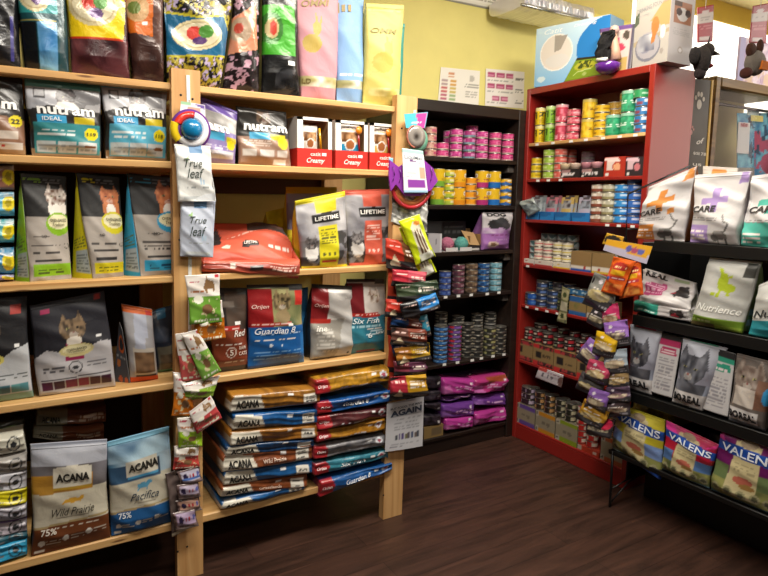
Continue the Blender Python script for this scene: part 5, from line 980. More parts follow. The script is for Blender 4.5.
stack('blue', 482.8, ('Y', ys), .92, 5, 'mid blue', 'fourth stack, dark bookcase fourth shelf', g); stack('ice', 494.8, ('Y', ys), .92, 5, 'ice blue', 'last stack, dark bookcase fourth shelf', g)
g = 'cans on the dark bookcase fifth shelf'
stack('tinblue', 440, ('Y', ys), .53, 8, 'flat blue', 'stack on dark bookcase fifth shelf', g); stack('tinviolet', 454, ('Y', ys), .53, 8, 'flat violet and red', 'stack on dark bookcase fifth shelf', g)
stack('charcoal', 466.5, ('Y', ys+.03), .53, 6, 'charcoal', 'stack beside flat violet cans', g); stack('charcoal', 476.5, ('Y', ys), .53, 5, 'charcoal', 'middle front stack, dark bookcase fifth shelf', g); stack('charolive', 489, ('Y', ys), .53, 5, 'charcoal and olive', 'stack on dark bookcase fifth shelf', g); stack('charcoal', 500.8, ('Y', ys), .53, 5, 'charcoal', 'last front stack, dark bookcase fifth shelf', g)
for u, n_, wd in ((440, 8, 'behind flat blue cans'), (457, 7, 'behind flat violet cans'), (476, 7, 'behind the middle front stack'), (489, 7, 'behind the charcoal and olive cans')): stack('charcoal', u, ('Y', ys+.095), .53, n_, 'dim charcoal', 'rear stack '+wd, g)
# third shelf of the dark bookcase
def cbox(name, lab, cat, u0, u1, v1, pl, z, d, ops, texts=(), side='999999', group=None, mat=CARD, part='carton', yaw=0):
    """printed carton standing at height z with its front between the two picture columns"""
    a = at_z(u0, pl, z+.001); b_ = at_z(u1, pl, z+.001); top = hit(u0, v1, pl)[2] if v1 > 3 else v1; h = top-z-.001
    if h <= 0: raise ValueError(lab)
    e = (b_-a); n = np.cross(e, [0, 0, 1.]); n /= np.linalg.norm(n); W = np.linalg.norm(e); asp = W/h
    t = empty(name, (a+b_)/2-n*d/2, lab, cat, group)
    N1 = int(np.clip(abs(u1-u0)/1.1, 6, 110)); N2 = int(np.clip(N1/asp, 6, 110))
    S, T = np.meshgrid(np.linspace(0, 1, N1+1), np.linspace(0, 1, N2+1)); fn = lambda s, t_, l=0: a+np.asarray(s)[..., None]*e+np.asarray(t_)[..., None]*np.array([0, 0, h])+n*l
    V = fn(S.ravel(), T.ravel()); C = paint(ops, S.ravel(), T.ravel(), asp, len(lab)); w1 = N1+1
    Fc = [(j*w1+i, j*w1+i+1, (j+1)*w1+i+1, (j+1)*w1+i) for j in range(N2) for i in range(N1)]
    mesh('printed_front', V, Fc, mat, t, C, smooth=False)
    q = [a, b_, b_-n*d, a-n*d]; q = q+[x+[0, 0, h] for x in q]
    mesh(part, q, [(0, 3, 2, 1), (4, 5, 6, 7), (1, 2, 6, 5), (2, 3, 7, 6), (3, 0, 4, 7)], mat, t, lin(side), smooth=False)
    for x in texts: lettering(fn, asp, x, t)
    return t, a, b_, n, h
PD = ('Y', YD+.015)
cbox('dark_treat_box', 'black box of treats at the end of the dark bookcase third shelf', 'box', 427, 441, 221, ('Y', YD+.09), 1.166, .12, [('B', '1c1c1c'), ('N', .1, .1, .6, .5, '1c1c1c', '6c7c2c', 5)], side='181818')
cbox('dark_treat_box', 'long black box behind the fluffy toys on dark bookcase', 'box', 441, 465, 221, ('Y', YD+.12), 1.166, .1, [('B', '161616'), ('L', .1, .6, .9, .8, 1, '444444')], side='181818')
cbox('grey_carton', 'light grey carton with line drawing beside the fluffy toys', 'box', 428, 441.5, 234, PD, 1.166, .1, [('B', 'a8a6ac'), ('R', .55, .4, .9, .45, '6a6870'), ('R', .55, .4, .6, .7, '6a6870'), ('R', .9, 0, 1, 1, 'c4c2c8')], side='8c8a90')
for u, c, lab in ((447, 'b86c88', 'pink fluffy ball toy in a white pack on the dark bookcase'), (461, '5ca49c', 'teal fluffy ball toy in a white pack on the dark bookcase')):
    p = at_z(u, ('Y', YD+.06), 1.166); t = empty('fluffy_ball_toy', p, lab, 'cat toy', 'fluffy ball toys in packs')
    g_ = np.random.RandomState(int(u)); V, Fc = g_lathe([(.0, 0)]+[(.037*math.sin(a), .037-.037*math.cos(a)) for a in np.linspace(.15, 3, 16)]+[(0, .074)], 30); V = np.array(V)
    V = V*(1+.0*V); c_ = np.array([0, 0, .037]); V = c_+(V-c_)*(1+.12*g_.rand(len(V))[:, None]); mesh('ball', V+p+[0, 0, .004], Fc, FUR, t, lin(c))
    V, Fc, C = join([(*g_box(p[0]-.042, p[1]-.045, 1.1665, p[0]+.042, p[1]-.043, 1.19), 'c8c4c4'), (*g_box(p[0]-.042, p[1]-.045, 1.1665, p[0]+.042, p[1]+.045, 1.1685), 'c8c4c4'), (*g_box(p[0]-.042, p[1]+.043, 1.1665, p[0]+.042, p[1]+.045, 1.235), 'b0acac')])
    mesh('tray_pack', V, Fc, CARD, t, C, smooth=False)
t = empty('opened_cardboard_box', at_z(475, ('Y', YD+.06), 1.166), 'opened brown cardboard box with a raised flap on the dark bookcase', 'box')
p = at_z(475, ('Y', YD+.05), 1.166); V, Fc, C = join([(*g_box(p[0]-.04, p[1], 1.1665, p[0]+.04, p[1]+.003, 1.20), '2c2624'), (*g_box(p[0]-.04, p[1], 1.1665, p[0]-.037, p[1]+.1, 1.25), '8c6c48'), (*g_box(p[0]+.037, p[1], 1.1665, p[0]+.04, p[1]+.1, 1.26), 'a07c50'), (*g_box(p[0]-.04, p[1]+.1, 1.1665, p[0]+.04, p[1]+.103, 1.29), 'a07c50'), (*g_box(p[0]-.04, p[1], 1.1665, p[0]+.04, p[1]+.1, 1.169), '8c6c48'), (*g_box(p[0]-.03, p[1]-.002, 1.168, p[0]+.03, p[1], 1.18), 'b8b4b0')])
mesh('carton', V, Fc, CARD, t, C, smooth=False)
V = [p+q for q in ((-.045, -.004, .035), (.03, -.004, .03), (.02, .04, .1), (-.075, .04, .115))]; V = V+[v+[0, .003, 0] for v in V]; mesh('flap', V, [(0, 1, 2, 3), (7, 6, 5, 4), (0, 4, 5, 1), (1, 5, 6, 2), (2, 6, 7, 3), (3, 7, 4, 0)], CARD, t, lin('a8875c'), smooth=False)
bag('dog_food_bag', 'lilac and white bag with dark dog picture on the dark bookcase', 'pet food bag', [481.5, 508.5, (513, 212), (482, 212)], ('Y', YD+.03), [('B', '9a68a8'), ('R', 0, .52, 1, 1, 'c0bcc0'), ('N', 0, .45, 1, .6, '9a68a8', 'c8b8cc', 4), ('E', .35, .68, .2, .13, '303032'), ('E', .6, .72, .22, .14, '3a3a3c'), ('E', .75, .64, .15, .1, '444246'), ('E', .3, .15, .18, .08, 'c0a89c'), ('E', .3, .15, .1, .05, '6c503c'), ('L', .25, .38, .9, .41, 1, '7c3c70'), ('L', .4, .27, .9, .34, 2, 'b890c0')],
    [('DOG', .42, .93, .6, '222226', .09, 0, .04)], D=.1, z0=1.166, side='8a5c98')
# bottom shelf of the dark bookcase
gp = 'pink and violet bags stacked on the dark bookcase bottom shelf'
def pkb(c, c2='e0b0d8'): return [('B', c), ('N', 0, 0, 1, 1, c, c2 if 0 else c, 3), ('L', .35, .3, .9, .62, 2, c2), ('P', [(0, 0), (.3, 0), (.2, .6), (0, .5)], 'c86cb0' if c[0] > '8' else '8c5ca8'), ('R', .82, .65, .9, .8, 'f0e0f0')]
for lab, q, c, yo in (('hot pink bag at the bottom of the stack by the black packs', [(446.5, 431.5), (473, 427.5), (473, 416), (446, 419)], 'b83c98', .0), ('violet bag in the middle of stack by the black packs', [(443, 419), (474, 415.5), (474, 401.5), (443, 405)], '6c3c90', .01), ('dull violet thin bag under the upper pink one', [(443.5, 404), (472, 401), (472, 393.5), (443.5, 396)], '5c3478', .03), ('hot pink bag on top of the stack by the black packs', [(444, 395.5), (474.5, 394), (474.5, 379.5), (443.5, 378.5)], 'b43c94', .0),
                      ('magenta bag at the bottom of the stack by the red bookcase', [(476, 429), (507, 422.5), (506, 406.5), (474.5, 413.5)], 'b0388c', .0), ('violet bag in the middle of stack by red bookcase', [(474.5, 409), (506, 406), (506, 393), (474, 396)], '6c3a8c', .01), ('pink and orange bag on top of stack by red bookcase', [(474.5, 394.5), (508.5, 391), (508, 374), (474, 378.5)], 'b4387c', .0)):
    bag('pet_food_bag', lab, 'pet food bag', q, ('Y', YD+.015+yo), pkb(c)+([('P', [(.4, .6), (1, .75), (1, 1), (.3, 1)], '9c4a30')] if 'orange' in lab else []), D=.18, bulge=.007, kind='lie', side=c, back=c, group=gp, wr=1.4)
for lab, q, c in (('dark violet bag at the back on top of stack by black packs', [(444, 382), (473, 380), (473, 372), (444, 374)], '3c2448'), ('dark violet bag at the back on top of stack by red bookcase', [(475, 380), (504, 376), (504, 369.5), (475, 371.5)], '4c2448')):
    bag('pet_food_bag', lab, 'pet food bag', q, ('Y', YD+.10), pkb(c, '6c4878'), D=.14, bulge=.01, kind='lie', side=c, group=gp)
for i, (v0, v1) in enumerate(((426, 414), (413, 402), (401, 390), (389, 376))):
    bag('pet_food_bag', 'black treat bag beside the pink stack, '+('lowest of the pile', 'second from bottom of the pile', 'third from bottom of the pile', 'top of the pile')[i], 'pet food bag', [(424, v0+1), (441, v0), (441, v1), (424, v1+1)], ('Y', YD+.02), [('B', '1a181c'), ('N', 0, 0, 1, 1, '141216', '3c3440', 5), ('R', .78, .4, .9, .55, 'c8c4c8')], D=.16, bulge=.01, kind='lie', side='1a181c', group='black bags on the dark bookcase bottom shelf')
cbox('tan_carton', 'small tan carton with grey lid at the foot of dark bookcase', 'box', 424, 443, 428, PD, .10, .12, [('B', '8c7448'), ('R', .4, .2, .9, .8, '6c5c44')], side='7c6440')
# ================================================================== red bookcase contents
PR = ('X', XR+.012); g = 'tins on the red bookcase top shelf'; z = RZ['s1']
stack('ry', 539.2, PR, z, 2, 'slim yellow', 'corner stack, red bookcase top shelf', g); stack('rg', 549.4, PR, z, 2, 'slim green', 'second stack, red bookcase top shelf', g); stack('rp', 560.5, PR, z, 2, 'tall rose', 'third stack, red bookcase top shelf', g)
stack('rps', 572.6, PR, z, 4, 'short rose', 'fourth stack, red bookcase top shelf', g); stack('gold', 588, PR, z, 2, 'tall golden yellow', 'stack on red bookcase top shelf', g); stack('golds', 600.8, PR, z, 4, 'short golden', 'stack beside tall golden yellow cans', g)
stack('rgr', 612.6, PR, z, 1, 'tall green', 'alone before the brass stack, red bookcase top shelf', g); stack('brass', 613, ('X', XR+.1), z, 5, 'short brass', 'rear stack behind single green can', g)
stack('rgr', 627.6, PR, z, 2, 'tall emerald', 'next to last stack, red bookcase top shelf', g); stack('brass', 625, ('X', XR+.1), z, 6, 'brass', 'rear stack behind tall emerald cans', g)
a_, zt = stack('wblue', 641.5, PR, z, 4, 'blue and white', 'last stack, red bookcase top shelf', g); stack('green', 641.5, PR, zt-.001, 1, 'short green', 'on top of the blue and white cans', g)
g = 'tins on the red bookcase second shelf'; z = RZ['s2']
stack('lemon', 536, PR, z, 3, 'short lemon', 'corner stack, red bookcase second shelf', g); stack('lime', 548.3, PR, z, 4, 'short lime', 'second stack, red bookcase second shelf', g); stack('coral', 560, ('X', XR+.02), z, 4, 'coral', 'third stack, red bookcase second shelf', g)
stack('coral', 569, ('X', XR+.1), z, 4, 'coral', 'rear stack behind first black tray, red bookcase', g); stack('greyc', 587, ('X', XR+.12), z, 4, 'mauve grey', 'rear stack behind second black tray', g)
for u0, u1, lab in ((560.5, 579.5, 'black display tray of tiny pots, nearer the corner, red bookcase'), (581, 602.5, 'black display tray of tiny pots beside the red rounded box')):
    t, a, b_, n, h = cbox('pot_display_tray', lab, 'display tray', u0, u1, 1.627, PR, z, .1, [('B', '1f1a1a'), ('L', .08, .2, .75, .5, 1, 'd8d0d0'), ('R', .04, .65, .5, .9, 'a07c7c'), ('R', .05, .05, .14, .2, 'd8d0cc')], side='1c1818', group='black trays of pots')
for k, (u, c) in enumerate(((565.5, 'd0b898'), (575.5, 'c8b0a0'), (586.5, 'b87c88'), (597, 'c89098'))):
    p = at_z(u, ('X', XR+.05), z+.048); V, Fc, C = join([(*g_lathe([(0, 0), (.027, 0), (.031, .028), (.031, .031), (0, .031)], 20), c), (*g_lathe([(.018, .0312), (.018, .033), (0, .033)], 16), '7a4a44')])
    props(mesh('food_pot', V+p, Fc, CAN, None, C), ('tan pot in the black tray nearer the corner, first', 'tan pot in the black tray nearer the corner, second', 'rosy pot in second black tray, nearer the corner', 'rosy pot in second black tray, nearer red box')[k], 'food pot', 'small pots in black trays')
for u0, u1, c, lab in ((603.5, 624.5, 'a82c1c', 'red box with rounded top and fruit circle on red bookcase'), (625, 643.5, '2a2024', 'black and pink box with rounded top beside the red rounded one')):
    t, a, b_, n, h = cbox('rounded_treat_box', lab, 'box', u0, u1, 157.5, PR, z, .11, [('B', c), ('P', [(0, .75), (.2, .95), (.8, 1), (.2, 1), (0, 1)], '3a1a18'), ('E', .35, .8, .4, .2, 'e8d0cc' if c[0] == 'a' else 'dcb8c4'), ('R', .1, .35, .65, .78, 'd8c4bc' if c[0] == 'a' else 'c8a8b0'), ('R', 0, .35, .12, .8, c), ('E', .62, .5, .24, .24, c), ('E', .62, .48, .17, .19, 'e0a078' if c[0] == 'a' else 'c07078'), ('L', .1, .88, .7, .94, 1, 'b84450'), ('R', .1, .05, .22, .16, 'd8d4d0')], side=c, group='rounded boxes on the red bookcase second shelf')
g = 'cans on the red bookcase third shelf'; z = RZ['s3']
stack('brownw', 597, PR, z, 5, 'white and brown', 'stack beside blue pouch trays', g); stack('olivew', 608, PR, z, 5, 'white and olive', 'second stack, red bookcase third shelf', g); stack('skyb', 620.3, PR, z, 5, 'sky blue', 'third stack, red bookcase third shelf', g); stack('deepb', 632.5, ('X', XR+.03), z, 6, 'deep blue', 'last stack, red bookcase third shelf', g)
for k, (u0, u1, c, c2) in enumerate(((525, 538.5, '8c9498', 'a8b0b4'), (540, 553.5, 'b06a78', '8c8c94'), (555, 569.5, 'b89c5c', '9a9a9c'), (572, 589, 'a8a0b0', '8c94a0'))):
    nm = ('nearest the corner', 'second from the corner', 'third from the corner', 'beside the white and brown cans')[k]
    t, a, b_, n, h = cbox('blue_pouch_tray', 'blue display tray of pouches on red bookcase third shelf, '+nm, 'display tray', u0, u1, 1.395, PR, z, .1, [('B', '2474b4'), ('L', .15, .25, .9, .4, 1, 'c8dcec'), ('E', .3, .75, .5, .3, '1c5c98')], side='1c5c98', group='blue pouch trays')
    for j in (0, 1):
        d = .02+.03*j; e = b_-a
        P0 = a-n*d+e*.08+[0, 0, .004]; S, T = np.meshgrid(np.linspace(0, 1, 14), np.linspace(0, 1, 26))
        C = paint([('B', c2), ('R', 0, .7, 1, 1, c), ('N', .2, .55, .8, .85, '3a3438', c2, 6), ('R', .15, .3, .85, .5, c), ('R', .3, .92, .7, 1, '4a4448')], S, T, .7, k*3+j).reshape(-1, 3)
        V = P0+S.reshape(-1, 1)*e*.84+T.reshape(-1, 1)*np.array([0, 0, .125+.01*j])-T.reshape(-1, 1)*n*.018+(np.sin(np.pi*S)*np.sin(np.pi*T)).reshape(-1, 1)*n*.007; kk = len(V)
        V = np.concatenate([V, V-n*.003]); Fc = [(r*14+q, r*14+q+1, r*14+q+15, r*14+q+14) for r in range(25) for q in range(13)]; Fc += [tuple(i+kk for i in f[::-1]) for f in Fc]
        props(mesh('cat_food_pouch', V, Fc, FOIL, None, np.concatenate([C, C])), ('front' if j == 0 else 'rear')+' pouch standing in the blue tray '+nm, 'pouch', 'pouches standing in the blue trays')
packet('cat_food_pouch', 'grey pouch leaning out of the blue tray into the corner', 'pouch', [(528, 217), (541, 210), (533, 198), (517.5, 202)], 0, [('B', '70797c'), ('R', 0, .7, 1, 1, '98a09c'), ('N', .2, .1, .9, .7, '4c5458', '8c989c', 5)], pl=('X', XR-.01), side='5c6468', D=.008)
# fourth shelf
z = RZ['s4']; g = 'small white cans in the trays on red bookcase'
for u0, u1, c, c2, lab in ((523.5, 533.5, 'd0c8c0', 'b03c34', 'white and red tray strip at the corner, red bookcase fourth shelf'), (534.5, 552, 'd0c4b8', 'a83c3c', 'white tray with red marks under the red banded cans'), (553, 569.5, 'd4ccb8', 'd0a828', 'white tray with yellow strip under the yellow banded cans')):
    cbox('white_can_tray', lab, 'display tray', u0, u1, 1.115, PR, z, .12, [('B', c), ('R', 0, 0, 1, .28, c2), ('E', .3, .65, .08, .15, c2), ('L', .45, .55, .9, .7, 1, '8c8480')], side='b8b0a8', group='white trays on the red bookcase fourth shelf')
zt = 1.1155
for u, kd, d_, nm in ((539, 'whr', 'white red banded', 'first stack'), (548, 'whr', 'white red banded', 'second stack'), (557.8, 'why', 'white yellow banded', 'first stack'), (567, 'why', 'white yellow banded', 'second stack')):
    stack(kd, u, ('X', XR+.03), zt, 3, d_, nm+' on white trays, red bookcase', g)
for u, n_ in ((527.5, 3),): stack('teald', u, ('X', XR+.03), zt, n_, 'dark teal', 'corner stack on white trays', g)
for u, nm in ((542, 'first'), (552, 'second'), (562, 'third'), (572, 'fourth')): stack('teald', u, ('X', XR+.12), z, 5, 'dim teal', f'{nm} rear stack, red bookcase fourth shelf', g)
for u0, u1, c2, lab in ((570.5, 590.5, '2c50a0', 'tan carton with blue and white strip on red bookcase fourth shelf'), (591.5, 613, 'c8a83c', 'tan carton with red dot and yellow strip on red bookcase fourth shelf')):
    cbox('tan_flap_carton', lab, 'carton', u0, u1, 1.083+.105, PR, z, .12, [('B', '8c7048'), ('R', 0, 0, 1, .3, 'd4ccc0'), ('R', 0, 0, 1, .1, c2), ('E', .35 if c2[0] == 'c' else .7, .2, .06, .07, 'a8342c')], side='7c6440', group='tan cartons on the red bookcase fourth shelf')
# fifth shelf
z = RZ['s5']; g = 'dark cans on the red bookcase fifth shelf'
for u, kd, n_, d_ in ((526, 'nb2', 2, 'charcoal'), (532.5, 'bb', 2, 'bright blue'), (541.5, 'nb', 4, 'navy'), (552.5, 'nb', 3, 'navy'), (563, 'olv', 3, 'olive')):
    stack(kd, u, PR, z, n_, d_+' small', {526: 'corner', 532.5: 'second', 541.5: 'tallest', 552.5: 'fourth', 563: 'fifth'}[u]+' stack, red bookcase fifth shelf', g)
for u, n_, kd in ((536, 4, 'nb2'), (547, 4, 'cyc'), (558, 4, 'nb2'), (569, 4, 'nb')): stack(kd, u, ('X', XR+.1), z, n_, 'dim dark', {536: 'first', 547: 'second', 558: 'third', 569: 'fourth'}[u]+' rear stack, red bookcase fifth shelf', g)
cbox('blue_can_tray', 'tan carton edged in blue on the red bookcase fifth shelf', 'carton', 568.5, 585.5, 1.083-.14, PR, z, .12, [('B', '8c7448'), ('R', 0, .75, 1, 1, '2c5c94'), ('R', 0, 0, 1, .22, '2c5c94'), ('N', .3, .3, .6, .7, '8c7448', '6c6c3c', 6)], side='7c6440')
cbox('blue_can_tray', 'tan and white carton beside the blue edged one on red bookcase', 'carton', 586.5, 606, 1.083-.15, PR, z, .12, [('B', '8c7448'), ('R', 0, 0, 1, .25, 'b8b0a8'), ('R', .1, .05, .3, .2, 'b0542c')], side='7c6440')
for u, nm in ((573, 'first'), (581.5, 'second'), (590, 'third'), (600, 'fourth')): stack('cyc', u, ('X', XR+.03), .944, 1, 'single pale label', f'{nm} on the tan cartons, red bookcase', g)
packet('hanging_sample_card', 'olive and tan sample card strip hanging over fifth shelf edge', 'hanging card', [(556.5, 321.5), (566.5, 324), (570, 290), (562, 286)], 0, [('B', '6a6848'), ('R', .1, .1, .9, .3, 'a8a078'), ('R', .15, .35, .9, .6, 'b0a890'), ('R', .1, .68, .9, .95, '9c9470'), ('E', .5, .2, .2, .07, '3c4424'), ('E', .5, .8, .25, .07, '3c4424')], pl=('X', XR-.012), side='5a5a40', D=.004, mat=CARD)
# sixth shelf: tan cartons with red edges, cans on top
z = RZ['s6']; g = 'red label cans over the tan cartons'
for k, (u0, u1) in enumerate(((514.8, 531.8), (532.6, 552.6), (553.4, 575.6), (576.4, 597))):
    cbox('red_edged_carton', 'tan carton with red black edges on sixth shelf, '+('nearest the corner', 'second from the corner', 'third from the corner', 'partly behind hanging pouches')[k], 'carton', u0, u1, z+.122, PR, z, .14,
         [('B', '8c744c'), ('R', 0, .8, 1, 1, '4a2824'), ('R', 0, .8, .3, 1, 'b83030'), ('K', .3, .82, 1, .98, 'a8383c', None, 9), ('R', 0, 0, 1, .2, '3a2422'), ('R', 0, 0, .25, .2, 'b83030'), ('K', .3, .02, 1, .18, 'a83c3c', None, 9), ('R', .14, .35, .4, .68, '24201c'), ('L', .46, .42, .85, .6, 2, '4a3c28')], side='7c6440', group='tan cartons with red edges')
for k, (u, kd) in enumerate(((519, 'redb'), (527, 'redb'), (537.5, 'redb'), (547.5, 'redb'), (558.5, 'redb2'), (569.5, 'redb'), (581, 'redb'), (591, 'redb2'))):
    nm = ('first', 'second', 'third', 'fourth', 'fifth', 'sixth', 'seventh', 'eighth')[k]
    stack(kd, u, ('X', XR+.02), z+.1225, 2, 'black and red', f'{nm} front stack from the corner, sixth shelf', g); stack(kd, u+3.5, ('X', XR+.10), z, 6, 'dim black and red', f'{nm} rear stack, red bookcase sixth shelf', g)
packet('price_card', 'white price card with red corner hanging under the sixth shelf', 'price card', [(535.3, 377.5), (561, 387.5), (563.5, 375), (539.3, 366.5)], 0, [('B', 'c0b8bc'), ('R', .0, .75, .35, 1, 'b84840'), ('L', .35, .72, .9, .85, 1, '8c5c6c'), ('R', .22, .3, .26, .6, '5c5860'), ('R', .42, .3, .46, .6, '5c5860'), ('E', .6, .45, .05, .12, '6c6870'), ('E', .95, .4, .12, .4, '6c5048')], pl=('X', XR-.006), side='a8a0a4', D=.001, mat=CARD, wr=.2)
# seventh shelf
z = RZ['s7']; g = 'dark cans over the bottom cartons'
for k, (u0, u1, c, h_) in enumerate(((516.2, 534.2, '5c4488', .125), (535.2, 554.2, 'b87c1c', .125), (555.2, 576.4, '7c8c20', .125), (600, 623.5, 'a85830', .135))):
    cbox('bottom_can_carton', ('purple', 'orange', 'green', 'rust')[k]+' edged grey tan carton on the bottom shelf of red bookcase', 'carton', u0, u1, z+h_, PR, z, .14,
         [('B', '8c826c'), ('R', 0, .82, 1, 1, c), ('R', 0, 0, 1, .2, c), ('R', 0, .76, .16, 1, 'a8a090'), ('R', 0, 0, .16, .24, 'a8a090'), ('E', .08, .88, .04, .06, '4a443c'), ('E', .08, .12, .04, .06, '4a443c'), ('E', .4, .5, .09, .08, '6c6454'), ('E', .65, .48, .1, .1, '6c6454')], side='6c6454', group='edged cartons on the bottom shelf')
cbox('bottom_can_tray', 'low red tray of red cans on the bottom shelf of red bookcase', 'display tray', 577.4, 599, z+.03, PR, z, .14, [('B', 'b03820'), ('R', 0, .1, .2, 1, 'a89c8c'), ('R', .7, .2, .85, .7, 'c8b4a8')], side='8c2c1c')
for k, (u, kd, s_) in enumerate(((520.5, 'vio', .1255), (529.5, 'vio', .1255), (540, 'org', .1255), (549.5, 'org', .1255), (560, 'oli', .1255), (570.5, 'oli', .1255), (581.5, 'red', .0305), (592, 'red', .0305), (607, 'org', .1355), (617, 'org', .1355))):
    nm = ('first', 'second', 'third', 'fourth', 'fifth', 'sixth', 'seventh', 'eighth', 'ninth', 'tenth')[k]
    n_ = 6 if kd == 'red' else 3; dn = dict(vio='dark violet', org='dark amber', oli='dark olive', red='bright red')[kd]
    stack(kd, u, ('X', XR+.02), z+s_, n_, dn, f'{nm} front stack from corner, bottom shelf', g)
    if kd != 'red': stack(kd, u+3, ('X', XR+.09), z, 6, 'dim '+dn, f'{nm} rear stack, red bookcase bottom shelf', g)
# ------------------------------------------------------------------ on top of the red bookcase
zt = 2.0915
_fa = hit(534, 87.3, ('Z', zt)); _fb = hit(607, 77.6, ('Z', zt)); _h = hit(534, 30, ('X', _fa[0]))[2]-zt
_n = np.cross(_fb-_fa, [0, 0, 1.]); _n /= np.linalg.norm(_n)
t = empty('pet_fountain_box', (_fa+_fb)/2-_n*.08, 'light blue carton with white fountain circle and big blue ring', 'box')
q = [_fa-_n*.002, _fb-_n*.002, _fb-_n*.16, _fa-_n*.16]; q = q+[x+[0, 0, _h] for x in q]
mesh('carton', q, [(0, 3, 2, 1), (4, 5, 6, 7), (0, 1, 5, 4), (1, 2, 6, 5), (2, 3, 7, 6), (3, 0, 4, 7)], CARD, t, lin('7a9cb8'), smooth=False)
_e = _fb-_fa; _asp = np.linalg.norm(_e)/_h; _f = lambda s_, t_, l=0: _fa+np.asarray(s_)[..., None]*_e+np.asarray(t_)[..., None]*np.array([0, 0, _h])+_n*l
S, T = np.meshgrid(np.linspace(0, 1, 91), np.linspace(0, 1, 71))
C = paint([('G', 0, 1, '7cb0d8', 'c4dcec'), ('E', .30, .54, .23, .31, 'ece8e4'), ('E', .30, .54, .215, .29, 'd8cfc8'), ('P', [(.27, .55), (.27, .83), (.45, .8), (.36, .58)], '9c948c'), ('E', .32, .4, .17, .11, 'd4d0ce'), ('E', 1.0, .52, .42, .48, '1f78c0'), ('E', 1.0, .5, .15, .17, 'a8c8dc'), ('E', .1, .12, .06, .05, 'c8d8e0')], S.ravel(), T.ravel(), _asp, 4)
mesh('printed_front', _f(S.ravel(), T.ravel()), [(j*91+i, j*91+i+1, j*91+i+92, j*91+i+91) for j in range(70) for i in range(90)], CARD, t, C, smooth=False)
for x in (('Catit', .25, .91, .26, 'f4f8fa', .08, 0, .0, .3), ('Drinking', .68, .92, .3, 'f0f4f8', .06, 0, .0, .3)): lettering(_f, _asp, x, t)
t = empty('green_scratcher_pack', at_z(585, ('X', 2.60), zt), 'lime green tapered toy pack with little faces leaning on the blue ring carton', 'cat toy')
panel('pack_front', None, None, [(563.8, 82), (605, 73.5), (596, 56), (577, 58)], ('X', 2.625), [('B', '7c9c28'), ('R', .0, .9, 1, 1, '1e1e14'), ('E', .5, .62, .4, .22, 'b8b838'), ('K', .2, .5, .85, .85, '3c4c1c', None, 9), ('P', [(.1, .1), (.3, .34), (.7, .4), (.7, .44), (.28, .38)], 'c8d88c'), ('E', .5, .2, .06, .08, 'a8bc6c')], th=.03, mat=GLOSS, parent=t, side='5c7c1c')
t = empty('boxed_plush_toy', at_z(613, ('X', 2.60), zt), 'purple edged boxed cat toy with long black fur and purple base', 'cat toy')
def pcorn(us, x): return [hit(u, v, ('X', x)) for u, v in us]
panel('card_back', None, None, [(604, 75), (629, 69.5), (635, 23.5), (599.5, 29)], ('X', 2.615), [('B', 'c8b8b4'), ('R', 0, .92, 1, 1, '6a4c88'), ('R', .93, 0, 1, 1, '4a4458'), ('R', 0, .3, .6, .75, 'b84c6c'), ('E', .8, .78, .1, .1, '4c443c'), ('P', [(.5, .4), (.8, .5), (.7, .6), (.5, .65)], 'c43c58'), ('R', .5, 0, .9, .3, 'b89c5c')], th=.02, mat=CARD, parent=t)
p = hit(612.5, 68, ('X', 2.60)); V, Fc = g_lathe([(0, -.034), (.03, -.032), (.056, -.012), (.062, .014), (.04, .024), (0, .026)], 26); mesh('purple_base', V+np.array([p[0]-.035, p[1], p[2]]), Fc, GLOSS, t, lin('5a2484'))
q = [hit(u, v, ('X', 2.55)) for u, v in ((603, 62), (602.5, 52), (604, 44), (608, 36), (613.5, 32))]
V, Fc = g_tube(q, [.028, .036, .036, .03, .016], 16); g_ = np.random.RandomState(2); V = np.array(V)+g_.normal(0, .004, (len(V), 3)); mesh('black_fur', V, Fc, FUR, t, lin('141214'))
q = [hit(u, v, ('X', 2.58)) for u, v in ((616, 60), (615.5, 50), (614.5, 42), (614, 34))]; V, Fc = g_tube(q, [.026, .021, .018, .013], 12); mesh('peach_body', V, Fc, MATTE, t, lin('b8917c'))
V, Fc = g_lathe([(0, -.024), (.018, -.014), (.024, 0), (.018, .016), (0, .024)], 16); mesh('head', V+hit(614.5, 30, ('X', 2.58)), Fc, MATTE, t, lin('b89890'))
V, Fc = g_tube([hit(597, 60, ('X', 2.51)), hit(607, 59, ('X', 2.51))], .009, 8); mesh('white_band', V, Fc, MATTE, t, lin('dcd8d4'))
# fountain carton, two printed faces
a = at_z(632, ('X', 2.60), zt); b_ = at_z(667, ('X', 2.60), zt); Hb = hit(668, -14, ('X', 2.60))[2]-zt; y0 = b_[1]; y1 = a[1]; x0 = 2.60; x1 = at_z(690.5, ('Y', y0), zt)[0]
t = empty('drinking_fountain_box', ((x0+x1)/2, (y0+y1)/2, zt), 'large white drinking fountain carton with a dog and bowl picture', 'box')
V, Fc = g_box(x0+.001, y0+.001, zt, x1-.0, y1, zt+Hb); mesh('carton', V, Fc, CARD, t, lin('c4bcb8'), smooth=False)
def face(nm, P0, e, hh, ops, texts):
    asp = np.linalg.norm(e)/hh; fn = lambda s, t_, l=0: P0+np.asarray(s)[..., None]*e+np.asarray(t_)[..., None]*np.array([0, 0, hh])+np.cross(e, [0, 0, 1])/np.linalg.norm(e)*l
    S, T = np.meshgrid(np.linspace(0, 1, 61), np.linspace(0, 1, 91)); C = paint(ops, S.ravel(), T.ravel(), asp, 7)
    mesh(nm, fn(S.ravel(), T.ravel()), [(j*61+i, j*61+i+1, j*61+i+62, j*61+i+61) for j in range(90) for i in range(60)], CARD, t, C, smooth=False)
    for x in texts: lettering(fn, asp, x, t)
